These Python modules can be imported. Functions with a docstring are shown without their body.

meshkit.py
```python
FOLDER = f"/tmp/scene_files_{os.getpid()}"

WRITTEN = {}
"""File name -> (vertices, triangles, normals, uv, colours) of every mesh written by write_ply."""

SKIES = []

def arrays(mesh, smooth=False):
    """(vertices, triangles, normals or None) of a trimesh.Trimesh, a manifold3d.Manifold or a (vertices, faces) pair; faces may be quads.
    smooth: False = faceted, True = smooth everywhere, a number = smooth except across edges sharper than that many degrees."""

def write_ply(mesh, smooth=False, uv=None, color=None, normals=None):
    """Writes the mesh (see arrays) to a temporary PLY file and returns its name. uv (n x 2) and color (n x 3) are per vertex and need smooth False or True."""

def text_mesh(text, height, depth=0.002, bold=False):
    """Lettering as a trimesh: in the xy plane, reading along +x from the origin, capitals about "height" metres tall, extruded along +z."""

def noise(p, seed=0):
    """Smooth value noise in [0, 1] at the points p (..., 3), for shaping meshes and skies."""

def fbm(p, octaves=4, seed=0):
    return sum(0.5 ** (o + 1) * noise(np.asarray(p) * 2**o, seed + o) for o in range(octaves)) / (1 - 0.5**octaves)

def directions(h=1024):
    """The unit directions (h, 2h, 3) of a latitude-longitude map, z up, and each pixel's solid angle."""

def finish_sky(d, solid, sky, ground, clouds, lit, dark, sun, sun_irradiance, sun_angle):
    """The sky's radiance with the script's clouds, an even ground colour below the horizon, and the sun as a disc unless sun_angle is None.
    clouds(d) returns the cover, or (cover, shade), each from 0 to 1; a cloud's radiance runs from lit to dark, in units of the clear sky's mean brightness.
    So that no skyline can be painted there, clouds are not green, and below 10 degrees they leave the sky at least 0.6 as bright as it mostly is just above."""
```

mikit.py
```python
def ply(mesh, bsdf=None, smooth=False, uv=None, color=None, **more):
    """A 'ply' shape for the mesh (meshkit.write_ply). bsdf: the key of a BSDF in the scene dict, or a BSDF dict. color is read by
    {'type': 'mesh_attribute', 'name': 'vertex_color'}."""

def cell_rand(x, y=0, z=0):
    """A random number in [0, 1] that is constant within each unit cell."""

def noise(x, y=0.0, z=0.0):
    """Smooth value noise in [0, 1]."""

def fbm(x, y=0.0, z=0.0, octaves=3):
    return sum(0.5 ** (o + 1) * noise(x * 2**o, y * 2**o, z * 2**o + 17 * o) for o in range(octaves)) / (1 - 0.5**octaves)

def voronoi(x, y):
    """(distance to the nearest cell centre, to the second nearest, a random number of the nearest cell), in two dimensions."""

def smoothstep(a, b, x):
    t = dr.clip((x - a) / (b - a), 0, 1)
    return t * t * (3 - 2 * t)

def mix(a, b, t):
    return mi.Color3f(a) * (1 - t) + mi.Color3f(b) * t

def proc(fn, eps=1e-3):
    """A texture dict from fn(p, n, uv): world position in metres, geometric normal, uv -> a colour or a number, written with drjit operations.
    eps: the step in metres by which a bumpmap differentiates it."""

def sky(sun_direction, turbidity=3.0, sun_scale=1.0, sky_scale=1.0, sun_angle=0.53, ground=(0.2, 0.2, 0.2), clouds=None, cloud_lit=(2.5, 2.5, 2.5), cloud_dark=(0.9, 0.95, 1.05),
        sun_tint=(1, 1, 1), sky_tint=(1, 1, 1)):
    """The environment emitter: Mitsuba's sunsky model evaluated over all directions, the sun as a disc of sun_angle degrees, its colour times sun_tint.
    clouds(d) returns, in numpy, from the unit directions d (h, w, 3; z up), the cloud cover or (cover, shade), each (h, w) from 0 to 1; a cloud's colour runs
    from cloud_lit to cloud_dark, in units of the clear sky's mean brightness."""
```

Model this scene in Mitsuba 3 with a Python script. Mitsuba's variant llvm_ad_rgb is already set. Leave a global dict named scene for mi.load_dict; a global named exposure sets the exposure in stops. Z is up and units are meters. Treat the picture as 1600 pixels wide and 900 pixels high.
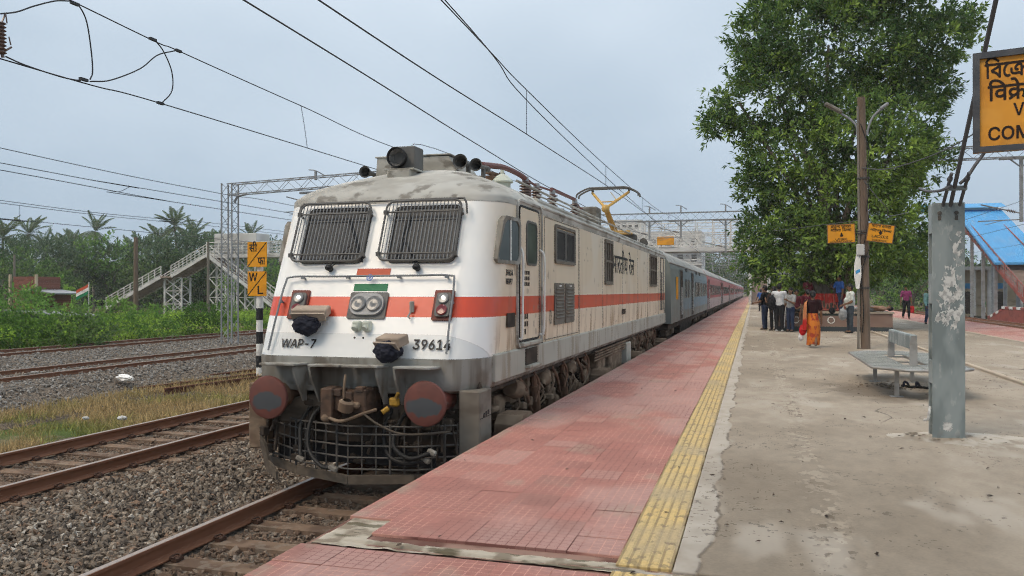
import math, random
import numpy as np, trimesh, drjit as dr, mitsuba as mi, mikit, meshkit, manifold3d as m3
from mikit import proc, noise, fbm, voronoi, cell_rand, smoothstep, mix
from shapely.geometry import Polygon
T = mi.ScalarTransform4f
scene, labels = {}, {}
R = random.Random(7); rng = np.random.default_rng(7)

# ---------------------------------------------------------------- camera, sky, exposure
TH, HC = math.radians(16.45), 2.334            # yaw of the view to the left of the track direction, eye height over rail level
cs, sn = math.cos(TH), math.sin(TH)
scene['camera'] = {'type': 'perspective', 'fov': 64.01, 'fov_axis': 'x', 'near_clip': 0.05, 'far_clip': 3000.0,
    'to_world': T().look_at(origin=[0, 0, HC], target=[-sn * 10, cs * 10, HC + 0.039], up=[0, 0, 1])}
SUN = np.array([-0.42, -0.62, 0.95])
def overcast(d):
    z = np.clip(d[..., 2], 0, 1)
    q = d / (0.6 + z[..., None])
    n = meshkit.fbm(np.stack([q[..., 0] * 1.7 + 3, q[..., 1] * 1.7 + 8, z * 2.5], -1), 5, 5)
    thin = 0.5 + 0.5 * (d @ nrm([0.25, 0.9, 0.45])) ** 3            # the layer is thinner over the far end of the line
    # an even layer, darker towards the horizon as overcast skies are
    return np.ones_like(z), np.clip(1.02 - 0.72 * z ** 0.85 - 0.55 * (thin - 0.5) * z ** .35 - 0.62 * (n - 0.5), 0, 1)
def nrm(v):
    v = np.asarray(v, float); return v / (np.linalg.norm(v) + 1e-12)
scene['sky'] = mikit.sky(SUN, turbidity=5, sun_scale=0.42, sun_angle=28, ground=(0.16, 0.15, 0.13), clouds=overcast,
    cloud_lit=(3.15, 3.38, 3.6), cloud_dark=(1.02, 1.34, 1.68))
exposure = 1.68

# ---------------------------------------------------------------- small mesh kit
def lin(r, g, b):
    return [((c / 255 + 0.055) / 1.055) ** 2.4 if c > 10 else c / 255 / 12.92 for c in (r, g, b)]
def frame(d, up=(0, 0, 1)):
    d = nrm(d); a = np.cross(d, up)
    if np.linalg.norm(a) < 1e-4: a = np.cross(d, (1, 0, 0))
    a = nrm(a); return a, np.cross(a, d)
_BOX = np.array([[x, y, z] for x in (-.5, .5) for y in (-.5, .5) for z in (-.5, .5)])
_BF = np.array([[0,1,3],[0,3,2],[4,6,7],[4,7,5],[0,4,5],[0,5,1],[2,3,7],[2,7,6],[0,2,6],[0,6,4],[1,5,7],[1,7,3]])
_CH = {}
def rotz(a):
    c, s = math.cos(a), math.sin(a); return np.array([[c, -s, 0], [s, c, 0], [0, 0, 1.]])
def rotx(a):
    c, s = math.cos(a), math.sin(a); return np.array([[1., 0, 0], [0, c, -s], [0, s, c]])
def roty(a):
    c, s = math.cos(a), math.sin(a); return np.array([[c, 0, s], [0, 1., 0], [-s, 0, c]])
class MB:
    """Collects pieces of ONE part."""
    def __init__(s): s.v, s.f, s.c, s.n = [], [], [], 0
    def add(s, v, f, col=None):
        v = np.asarray(v, float); f = np.asarray(f, int)
        if f.shape[1] == 4: f = np.vstack([f[:, [0, 1, 2]], f[:, [0, 2, 3]]])
        s.v.append(v); s.f.append(f + s.n); s.n += len(v)
        s.c.append(np.broadcast_to((1, 1, 1) if col is None else col, (len(v), 3)))
        return s
    def box(s, c, size, m=None, col=None):
        v = _BOX * size
        if m is not None: v = v @ np.asarray(m).T
        return s.add(v + c, _BF, col)
    def lohi(s, lo, hi, col=None):
        lo, hi = np.minimum(lo, hi), np.maximum(lo, hi)
        return s.box((lo + hi) / 2, hi - lo, None, col)
    def cbox(s, c, size, ch=0.01, m=None):
        h = np.asarray(size, float) / 2; ch = min(ch, h.min() * .9); P = []
        for sx in (-1, 1):
            for sy in (-1, 1):
                for sz in (-1, 1):
                    k = h * (sx, sy, sz)
                    for ax in range(3):
                        q = k - np.array([sx, sy, sz]) * ch; q[ax] = k[ax]; P.append(q)
        key = tuple(np.round(np.append(h, ch), 4))
        if key not in _CH:
            hull = trimesh.convex.convex_hull(np.array(P)); _CH[key] = (np.array(hull.vertices), np.array(hull.faces))
        v, f = _CH[key]
        if m is not None: v = v @ np.asarray(m).T
        return s.add(v + c, f)
    def bar(s, a, b, w, h=None, up=(0, 0, 1), col=None):
        a, b = np.asarray(a, float), np.asarray(b, float); h = h or w
        x, y = frame(b - a, up)
        q = np.array([-x*w/2 - y*h/2, x*w/2 - y*h/2, x*w/2 + y*h/2, -x*w/2 + y*h/2])
        v = np.vstack([a + q, b + q])
        return s.add(v, [[0,3,2,1],[4,5,6,7],[0,1,5,4],[1,2,6,5],[2,3,7,6],[3,0,4,7]], col)
    def tube(s, pts, r, k=8, cap=True, col=None):
        p = np.asarray(pts, float); n = len(p); r = np.broadcast_to(r, (n,)).astype(float)
        t = np.gradient(p, axis=0); t /= np.linalg.norm(t, axis=1, keepdims=True) + 1e-12
        x, _ = frame(t[0], (0, 0, 1) if abs(t[0][2]) < .9 else (0, 1, 0)); rings = []
        for i in range(n):
            x = nrm(x - t[i] * np.dot(x, t[i])); y = np.cross(t[i], x)
            a = np.arange(k) * 2 * math.pi / k
            rings.append(p[i] + r[i] * (np.cos(a)[:, None] * x + np.sin(a)[:, None] * y))
        v = np.vstack(rings + [p[:1], p[-1:]]); f = []
        for i in range(n - 1):
            for j in range(k):
                A, B = i*k + j, i*k + (j+1) % k; f += [[A, B, B + k], [A, B + k, A + k]]
        if cap:
            for j in range(k):
                f += [[n*k, (j+1) % k, j], [n*k + 1, (n-1)*k + j, (n-1)*k + (j+1) % k]]
        return s.add(v, f, col)
    def cyl(s, a, b, r, k=16, col=None): return s.tube([a, b], r, k, True, col)
    def lathe(s, prof, origin=(0, 0, 0), axis=(0, 0, 1), k=20):
        """prof: (radius, distance along the axis) pairs."""
        x, y = frame(axis); d = nrm(axis); a = np.arange(k) * 2 * math.pi / k
        v = np.vstack([np.asarray(origin) + r * (np.cos(a)[:, None] * x + np.sin(a)[:, None] * y) + d * h for r, h in prof]); f = []
        for i in range(len(prof) - 1):
            for j in range(k):
                A, B = i*k + j, i*k + (j+1) % k; f += [[A, B + k, B], [A, A + k, B + k]]
        return s.add(v, f)
    def poly(s, pts, origin, X, Y, depth, hole=None):
        """Extrudes a plane outline (with holes) given in the axes X, Y at origin by depth along X x Y."""
        pg = pts if hasattr(pts, 'geom_type') else Polygon(pts, hole or None)
        if not pg.is_valid: pg = pg.buffer(0)
        for g in getattr(pg, 'geoms', [pg]):
            if g.is_empty or g.area < 1e-9: continue
            m = trimesh.creation.extrude_polygon(g, depth, engine='earcut'); v = np.array(m.vertices)
            s.add(np.asarray(origin) + v[:, :1] * np.asarray(X) + v[:, 1:2] * np.asarray(Y) + v[:, 2:] * np.cross(X, Y), m.faces)
        return s
    def tri(s, m, M=None, t=(0, 0, 0), col=None):
        v = np.array(m.vertices)
        if M is not None: v = v @ np.asarray(M).T
        return s.add(v + t, m.faces, col)
    def sph(s, c, r, sub=2, M=None):
        m = trimesh.creation.icosphere(sub); return s.tri(m, np.diag(np.broadcast_to(r, 3)) if M is None else M @ np.diag(np.broadcast_to(r, 3)), c)
    def get(s): return np.vstack(s.v), np.vstack(s.f)
    def colors(s): return np.vstack(s.c)
_used = {}
def uniq(key):
    n = _used.get(key, 0); _used[key] = n + 1
    return key if n == 0 else f'{key}_{n:03d}'
def shape(mesh, mat, smooth=30):
    if isinstance(mesh, MB):
        if mat in VC:
            v, f = mesh.get(); return mikit.ply((v, f), mat, smooth=False if smooth is not True else True, color=mesh.colors())
        mesh = mesh.get()
    return mikit.ply(mesh, mat, smooth=smooth)
def meta(key, label, cat=None, group=None, kind=None):
    d = {}
    if label: d['label'] = label
    if cat: d['category'] = cat
    if group: d['group'] = group
    if kind: d['kind'] = kind
    labels[key] = d
    return key
def thing(name, label, cat, group=None): return meta(uniq(name), label, cat, group)
def obj(name, mesh, mat, label, cat, group=None, kind=None, smooth=30):
    k = uniq(name); scene[k] = shape(mesh, mat, smooth); return meta(k, label, cat, group, kind)
def struct(name, mesh, mat, smooth=30):
    k = uniq(name); scene[k] = shape(mesh, mat, smooth); labels[k] = {'kind': 'structure'}; return k
def part(parent, name, mesh, mat=None, smooth=30, label=None, kind=None, to=None):
    k = uniq(parent + '__' + name)
    d = mesh if isinstance(mesh, dict) else shape(mesh, mat, smooth)
    scene[k] = {**d, 'to_world': to} if to is not None else d
    if label or kind: labels[k] = {a: b for a, b in (('label', label), ('kind', kind)) if b}
    return k
def tr(x, y, z, a=0, sc=1): return T().translate([x, y, z]).rotate([0, 0, 1], math.degrees(a)).scale(sc)
def curve(pts, n=12):
    """A smooth line through the points (Catmull-Rom)."""
    p = np.asarray(pts, float); p = np.vstack([2*p[0]-p[1], p, 2*p[-1]-p[-2]]); out = []
    for i in range(1, len(p) - 2):
        for t in np.linspace(0, 1, n, endpoint=False):
            out.append(.5*((2*p[i]) + (-p[i-1]+p[i+1])*t + (2*p[i-1]-5*p[i]+4*p[i+1]-p[i+2])*t*t + (-p[i-1]+3*p[i]-3*p[i+1]+p[i+2])*t**3))
    return np.array(out + [p[-2]])
def rrect(w, h, r, k=5):
    out = []
    for cx, cy, a0 in ((w/2-r, h/2-r, 0), (-w/2+r, h/2-r, 90), (-w/2+r, -h/2+r, 180), (w/2-r, -h/2+r, 270)):
        for i in range(k + 1):
            a = math.radians(a0 + 90*i/k); out.append((cx + r*math.cos(a), cy + r*math.sin(a)))
    return out
GLYPH = {'si': '180,384 195,444 186,529 -11,532 -22,551 -19,633 0,644 455,644 435,730 445,813 484,871 543,907 645,916 726,886 788,817 856,644 949,644 968,633 968,540 949,529 868,529 868,0 857,-19 765,-22 743,0 743,529 609,529 609,0 587,-22 506,-22 487,-11 484,238 358,229 215,253 202,245 401,49 396,26 342,-28 311,-28 205,71 55,243 29,287 18,329 29,378 70,410 132,412|582,644 734,644 700,737 657,793 604,802 568,776 560,718|298,349 387,344 484,356 484,529 311,529 319,436',
'pha': '357,152 291,128 207,128 149,149 96,198 68,253 60,299 57,529 0,529 -19,540 -22,622 -11,641 1044,644 1063,633 1063,540 1044,529 963,529 963,0 952,-19 860,-22 838,0 838,529 482,529 482,394 558,420 643,410 698,374 735,316 747,241 738,163 710,81 670,20 649,20 569,70 570,93 608,162 622,219 619,272 593,304 550,304 482,249 482,0 471,-19 379,-22 360,-11|182,529 190,277 221,243 297,247 357,287 357,529',
'bharat': '3288,53 3105,249 3075,300 3068,339 3085,383 3125,404 3182,398 3224,365 3247,381 3268,405 3283,451 3271,539 3040,539 3028,551 3034,632 3262,634 3258,649 3228,734 3196,785 3149,810 3056,800 3031,890 3132,908 3186,901 3232,879 3272,843 3306,789 3362,634 4152,628 4148,541 4050,539 4044,-10 3947,-6 3945,344 3899,333 3867,307 3808,196 3719,224 3723,258 3745,309 3718,325 3684,338 3641,340 3615,330 3597,311 3588,254 3606,204 3648,153 3769,44 3766,31 3707,-24 3640,28 3546,121 3499,193 3484,246 3484,301 3496,347 3522,385 3555,411 3615,434 3676,437 3738,422 3803,385 3865,424 3945,438 3945,539 3377,539 3387,431 3365,360 3319,305 3227,250 3447,39 3379,-24;1210,53 1027,249 997,300 990,339 1007,383 1047,404 1104,398 1146,365 1169,381 1190,405 1205,451 1193,539 885,539 885,0 873,-12 792,-12 780,0 780,539 626,539 626,0 614,-12 533,-12 521,0 521,238 344,238 339,180 315,148 272,140 226,160 171,220 152,279 161,308 178,324 241,333 240,467 230,516 213,542 187,554 149,553 132,541 126,521 136,495 172,478 225,470 230,459 215,378 138,390 82,416 47,458 34,519 44,574 76,614 123,637 193,643 260,625 309,583 332,536 343,467 344,333 521,333 521,539 396,541 396,632 1734,634 1714,695 1709,748 1712,782 1734,838 1781,883 1810,897 1879,908 1963,891 2026,839 2074,751 2113,634 2805,628 2801,541 2703,539 2697,-10 2600,-6 2598,158 2503,124 2409,124 2331,155 2272,218 2236,302 2227,357 2307,389 2341,423 2345,481 2317,539 2123,539 2117,-10 2030,-12 2018,0 2018,539 1864,539 1858,-10 1761,-6 1759,316 1572,310 1538,297 1514,270 1511,215 1528,171 1653,44 1650,31 1591,-24 1535,19 1457,101 1418,168 1406,216 1405,261 1419,311 1446,350 1490,383 1581,408 1759,411 1759,539 1299,539 1309,431 1287,360 1241,305 1149,250 1369,39 1301,-24|2386,236 2437,216 2503,220 2557,245 2598,279 2598,539 2430,539 2450,473 2444,390 2420,346 2386,315 2345,295|2012,634 1974,742 1944,788 1907,810 1884,813 1853,808 1832,792 1819,768 1815,717 1840,634',
'vikreta_h': '52,640 35,726 50,800 70,833 136,886 175,902 265,914 403,894 525,834 630,743 709,640 1161,640 1130,732 1089,790 1055,804 967,791 954,803 930,876 934,894 986,910 1039,914 1120,897 1182,848 1235,757 1274,640 2420,640 2438,622 2438,551 2420,533 2335,533 2335,0 2317,-18 2236,-18 2218,0 2218,533 2076,533 2076,0 2067,-16 1977,-18 1961,-9 1959,310 1780,304 1747,292 1726,267 1723,216 1739,174 1865,46 1860,27 1799,-29 1782,-25 1675,77 1630,142 1610,192 1608,280 1647,354 1695,389 1758,410 1959,417 1959,533 1285,533 1285,387 1364,416 1448,406 1502,371 1537,315 1549,240 1540,163 1512,82 1481,29 1457,23 1378,71 1379,90 1425,180 1433,237 1417,295 1401,308 1367,311 1332,296 1285,251 1285,0 1276,-16 1186,-18 1170,-9 1168,138 909,-30 893,-23 843,52 852,69 946,123 886,166 854,220 843,292 859,371 906,432 975,470 1071,482 1168,464 1168,533 744,533 744,0 726,-18 646,-18 630,-9 628,133 568,109 519,101 411,113 365,136 328,168 303,208 289,258 291,328 302,367 352,433 422,469 468,479 577,478 628,463 628,533 188,533 188,0 170,-18 89,-18 71,0 71,533 0,533 -18,551 -16,631 0,640|628,410 626,380 615,364 491,371 432,350 406,307 406,266 418,237 458,211 517,207 557,217 607,248 628,267|1168,405 1166,380 1154,364 1039,371 985,351 967,326 960,292 966,252 984,227 1027,207 1080,211 1168,268|575,640 529,693 450,756 368,793 282,806 225,799 184,780 154,734 154,689 175,640',
'vikreta_b': '44,640 5,694 5,713 100,846 149,887 205,917 314,935 418,922 519,882 716,745 719,720 677,666 660,659 528,755 451,798 377,822 277,822 202,788 134,706 127,693 168,640 2855,640 2921,613 2923,697 2939,706 2993,706 3010,694 3028,640 3121,640 3137,631 3139,551 3121,533 3034,533 3034,0 3016,-18 2939,-18 2923,-9 2921,465 2890,514 2842,533 1763,533 1797,514 1826,481 1839,449 1846,394 1910,433 2000,440 2053,422 2078,402 2109,359 2118,329 2116,265 2086,199 2033,152 1952,118 1929,129 1904,211 1998,264 2008,282 2005,316 1980,335 1946,336 1887,298 1846,237 1846,0 1828,-18 1743,-16 1715,43 1673,68 1481,52 1370,64 1297,101 1249,175 1237,231 1238,298 1246,356 1267,371 1344,359 1358,347 1354,222 1367,196 1395,172 1476,162 1659,178 1733,152 1733,393 1727,420 1715,433 1666,438 1619,423 1581,396 1554,354 1559,323 1644,316 1655,236 1649,221 1593,209 1524,215 1478,238 1446,279 1438,353 1466,426 1527,491 1603,533 1188,529 1108,480 1037,388 1009,290 1013,201 1027,155 1061,112 1129,87 1219,108 1261,40 1261,23 1225,-3 1175,-18 1125,-23 1063,-14 1003,14 939,82 909,145 895,219 895,303 912,381 944,450 1012,533 785,533 785,0 767,-18 681,-16 619,72 541,142 446,195 331,229 286,332 294,355 392,410 672,533 189,533 189,0 171,-18 94,-18 76,0 76,533 -10,533 -28,551 -26,631 -10,640|441,310 579,246 672,167 672,413;2347,99 2279,169 2221,263 2171,388 2150,461 2154,479 2238,503 2255,499 2315,332 2378,224 2451,164 2543,144 2616,154 2668,192 2691,250 2685,331 2662,374 2640,394 2613,407 2566,410 2543,404 2528,386 2528,308 2434,289 2422,301 2408,370 2413,419 2430,454 2491,502 2579,518 2668,501 2743,449 2790,371 2806,273 2789,179 2740,101 2657,50 2546,32 2423,55',
'mahila_b': '3059,526 2665,526 2640,551 2640,622 2665,647 3492,647 3551,627 3554,700 3576,713 3645,708 3670,647 4976,647 5035,627 5038,700 5114,713 5138,696 5154,647 5242,647 5267,622 5267,551 5254,529 5162,526 5162,0 5137,-25 5060,-25 5038,-13 5035,464 5006,509 4963,526 4896,526 4896,0 4884,-22 4781,-22 4717,68 4640,137 4547,189 4430,224 4384,330 4394,361 4492,416 4743,526 4300,526 4300,0 4275,-25 4198,-25 4176,-13 4173,101 4091,203 4003,254 3946,248 3921,205 3937,167 4016,116 3982,15 3930,21 3844,77 3794,166 3796,261 3847,334 3937,375 3896,437 3770,474 3766,526 3678,526 3675,-12 3653,-25 3564,-22 3551,0 3551,464 3540,487 3493,525 3226,526 3339,480 3417,413 3458,324 3457,249 3426,183 3375,146 3300,133 3225,144 3216,165 3227,250 3321,265 3333,295 3323,332 3291,366 3192,406 3192,0 3167,-25 3090,-25 2938,139 2847,191 2735,224 2687,341 2700,361 2846,439|4563,312 4687,252 4769,186 4769,403|3992,526 4048,451 4070,360 4173,290 4173,526|2871,311 2963,267 3065,186 3065,397;4477,17 4475,83 4520,130 4585,132 4632,88 4634,21 4589,-24 4525,-26;189,375 148,437 22,474 18,526 -32,538 -35,622 -23,644 651,647 617,704 696,828 794,909 895,940 1016,934 1120,900 1266,810 1343,751 1352,727 1305,662 1281,652 1070,792 998,815 900,815 829,782 774,721 757,693 793,647 2159,647 2218,627 2221,700 2297,713 2321,696 2337,647 2425,647 2450,622 2450,551 2438,529 2345,526 2345,0 2320,-25 2243,-25 2221,-13 2218,464 2189,509 2160,525 2079,526 2076,-12 2054,-25 1977,-25 1952,0 1952,309 1911,346 1878,354 1847,339 1832,251 1755,241 1733,251 1710,322 1674,357 1631,369 1586,353 1571,316 1583,277 1684,205 1655,118 1637,102 1554,134 1493,181 1453,244 1439,319 1466,412 1554,479 1679,486 1774,436 1853,475 1952,454 1952,526 1151,526 1238,509 1293,480 1363,394 1377,323 1359,239 1312,178 1240,137 1369,64 1451,-1 1447,-26 1379,-88 1156,53 917,136 910,159 925,228 942,247 1035,231 1154,233 1221,260 1247,309 1241,356 1219,381 1135,405 1068,390 1059,320 974,299 951,305 934,367 939,424 962,465 1016,503 976,526 818,526 818,0 793,-25 716,-25 691,0 691,526 552,526 552,0 540,-22 450,-25 428,-13 425,101 343,203 273,250 209,252 174,218 189,167 268,116 234,15 209,11 158,32 83,91 45,169 48,261 99,334|244,526 300,451 322,360 425,290 425,526',
'mahila_h': '2626,647 2617,763 2653,841 2718,893 2849,921 2989,901 3114,840 3220,748 3297,647 4630,644 4642,622 4639,538 4617,526 4539,526 4536,-12 4514,-25 4433,-25 4408,0 4408,526 4280,526 4280,0 4255,-25 4174,-25 4152,-13 4149,122 4070,97 3983,95 3904,116 3849,153 3729,99 3605,99 3549,117 3488,162 3444,256 3447,334 3479,406 3514,439 3588,476 3686,489 3806,473 3815,452 3804,370 3779,360 3701,370 3790,260 3810,370 3866,439 3986,486 4149,478 4149,526 3351,526 3351,394 3338,372 3117,368 3088,356 3091,327 3111,305 3208,319 3316,294 3371,249 3399,193 3399,114 3347,26 3277,-12 3180,-25 3084,-14 2994,21 2916,76 2844,153 2853,177 2914,226 2938,231 3031,145 3086,115 3180,99 3253,115 3272,153 3248,189 3176,195 3090,172 3034,208 2976,272 2956,350 2968,410 3004,454 3085,485 3220,490 3220,526 2780,526 2780,0 2755,-25 2662,-22 2649,0 2649,526 2572,529 2560,551 2563,634|4149,365 4053,370 4142,259 4149,266|3939,333 3925,287 3939,239 3978,214 4037,210|3587,333 3573,287 3587,239 3626,214 3685,210|2764,647 3145,647 3031,750 2951,787 2867,799 2812,792 2760,762 2744,713;639,647 630,763 666,841 731,893 862,921 1002,901 1127,840 1233,748 1310,647 2352,644 2364,622 2361,538 2339,526 2261,526 2258,-12 2236,-25 2155,-25 2130,0 2130,526 2002,526 2002,0 1977,-25 1896,-25 1874,-13 1871,330 1815,298 1749,184 1649,215 1643,239 1662,308 1597,328 1547,305 1540,256 1556,211 1721,48 1714,22 1650,-36 1627,-31 1475,112 1427,187 1410,244 1423,352 1487,422 1549,446 1615,450 1742,402 1801,436 1871,450 1871,526 1324,526 1324,394 1312,372 1039,363 1031,341 1047,312 1177,323 1286,290 1337,238 1362,173 1354,94 1324,42 1273,2 1200,-23 1182,-7 1153,73 1227,124 1225,179 1187,199 1137,204 1083,198 1035,169 1020,123 1035,62 1183,-81 1177,-107 1112,-166 1089,-161 974,-58 904,46 891,152 907,207 937,249 909,299 902,369 921,424 963,463 1044,488 1193,490 1193,526 793,526 793,0 780,-22 687,-25 662,0 662,526 534,526 534,0 522,-22 428,-25 406,-13 403,225 232,225 218,158 171,127 108,141 51,190 21,240 15,289 46,334 101,346 101,526 0,526 -22,538 -25,622 -13,644|777,647 1158,647 1044,750 964,787 880,799 825,792 773,762 757,713|403,526 232,526 232,346 403,346'}
def glyph_poly(key):
    out = []
    for p in GLYPH[key].split(';'):
        rings = [[tuple(map(float, q.split(','))) for q in r.split()] for r in p.split('|')]
        out.append(Polygon(rings[0], rings[1:]).buffer(0))
    return out
def lettering(mb, key, origin, X, Y, height, width=None, depth=.002, center=False):
    """Indic lettering from outlines (600 units high); Latin text through meshkit."""
    X, Y = np.asarray(X, float), np.asarray(Y, float)
    if key in GLYPH:
        ps = glyph_poly(key); b = np.array([p.bounds for p in ps]); x0, x1 = b[:, 0].min(), b[:, 2].max()
        sy = height / 700.; sx = sy if width is None else width / (x1 - x0)
        off = -(x0 + x1) / 2 if center else -x0
        for p in ps:
            for g in getattr(p, 'geoms', [p]):
                rings = [[((a + off) * sx, c * sy) for a, c in r.coords] for r in (g.exterior, *g.interiors)]
                mb.poly(Polygon(rings[0], rings[1:]), origin, X, Y, depth)
    else:
        m = meshkit.text_mesh(key, height, depth, bold=True); v = np.array(m.vertices); w = v[:, 0].max() - v[:, 0].min()
        v[:, 0] -= v[:, 0].min()
        if width: v[:, 0] *= width / w; w = width
        if center: v[:, 0] -= w / 2
        mb.add(np.asarray(origin) + v[:, :1]*X + v[:, 1:2]*Y + v[:, 2:]*np.cross(X, Y), m.faces)
    return mb

# ---------------------------------------------------------------- materials
VC = set()
def mat(name, color, rough=.6, spec=.3, metal=0., bump=None, bs=.01, clear=0., eps=2e-3):
    b = {'type': 'principled', 'roughness': rough, 'specular': spec, 'metallic': metal}
    if callable(color): b['base_color'] = proc(color)
    elif color == 'vertex': b['base_color'] = {'type': 'mesh_attribute', 'name': 'vertex_color'}; VC.add(name)
    else: b['base_color'] = {'type': 'rgb', 'value': list(color)}
    if callable(rough): b['roughness'] = proc(rough)
    if clear: b['clearcoat'] = clear
    if bump: b = {'type': 'bumpmap', 'arbitrary': proc(bump, eps), 'scale': bs, 'bsdf': b}
    scene[name] = {'type': 'twosided', 'bsdf': b}
    return name
def worn(c, c2=None, f=3., amt=.5, grime=(.05, .04, .03), g=.35, gf=1.3):
    """Paint or metal with uneven tone and patches of grime."""
    c2 = c2 or [x * .7 for x in c]
    def fn(p, n, uv):
        a = fbm(p.x * f, p.y * f, p.z * f, 3); b = fbm(p.x * gf + 7, p.y * gf, p.z * gf * 2, 4)
        return mix(mix(c, c2, amt * smoothstep(.35, .75, a)), grime, g * smoothstep(.5, .8, b))
    return fn
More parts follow.
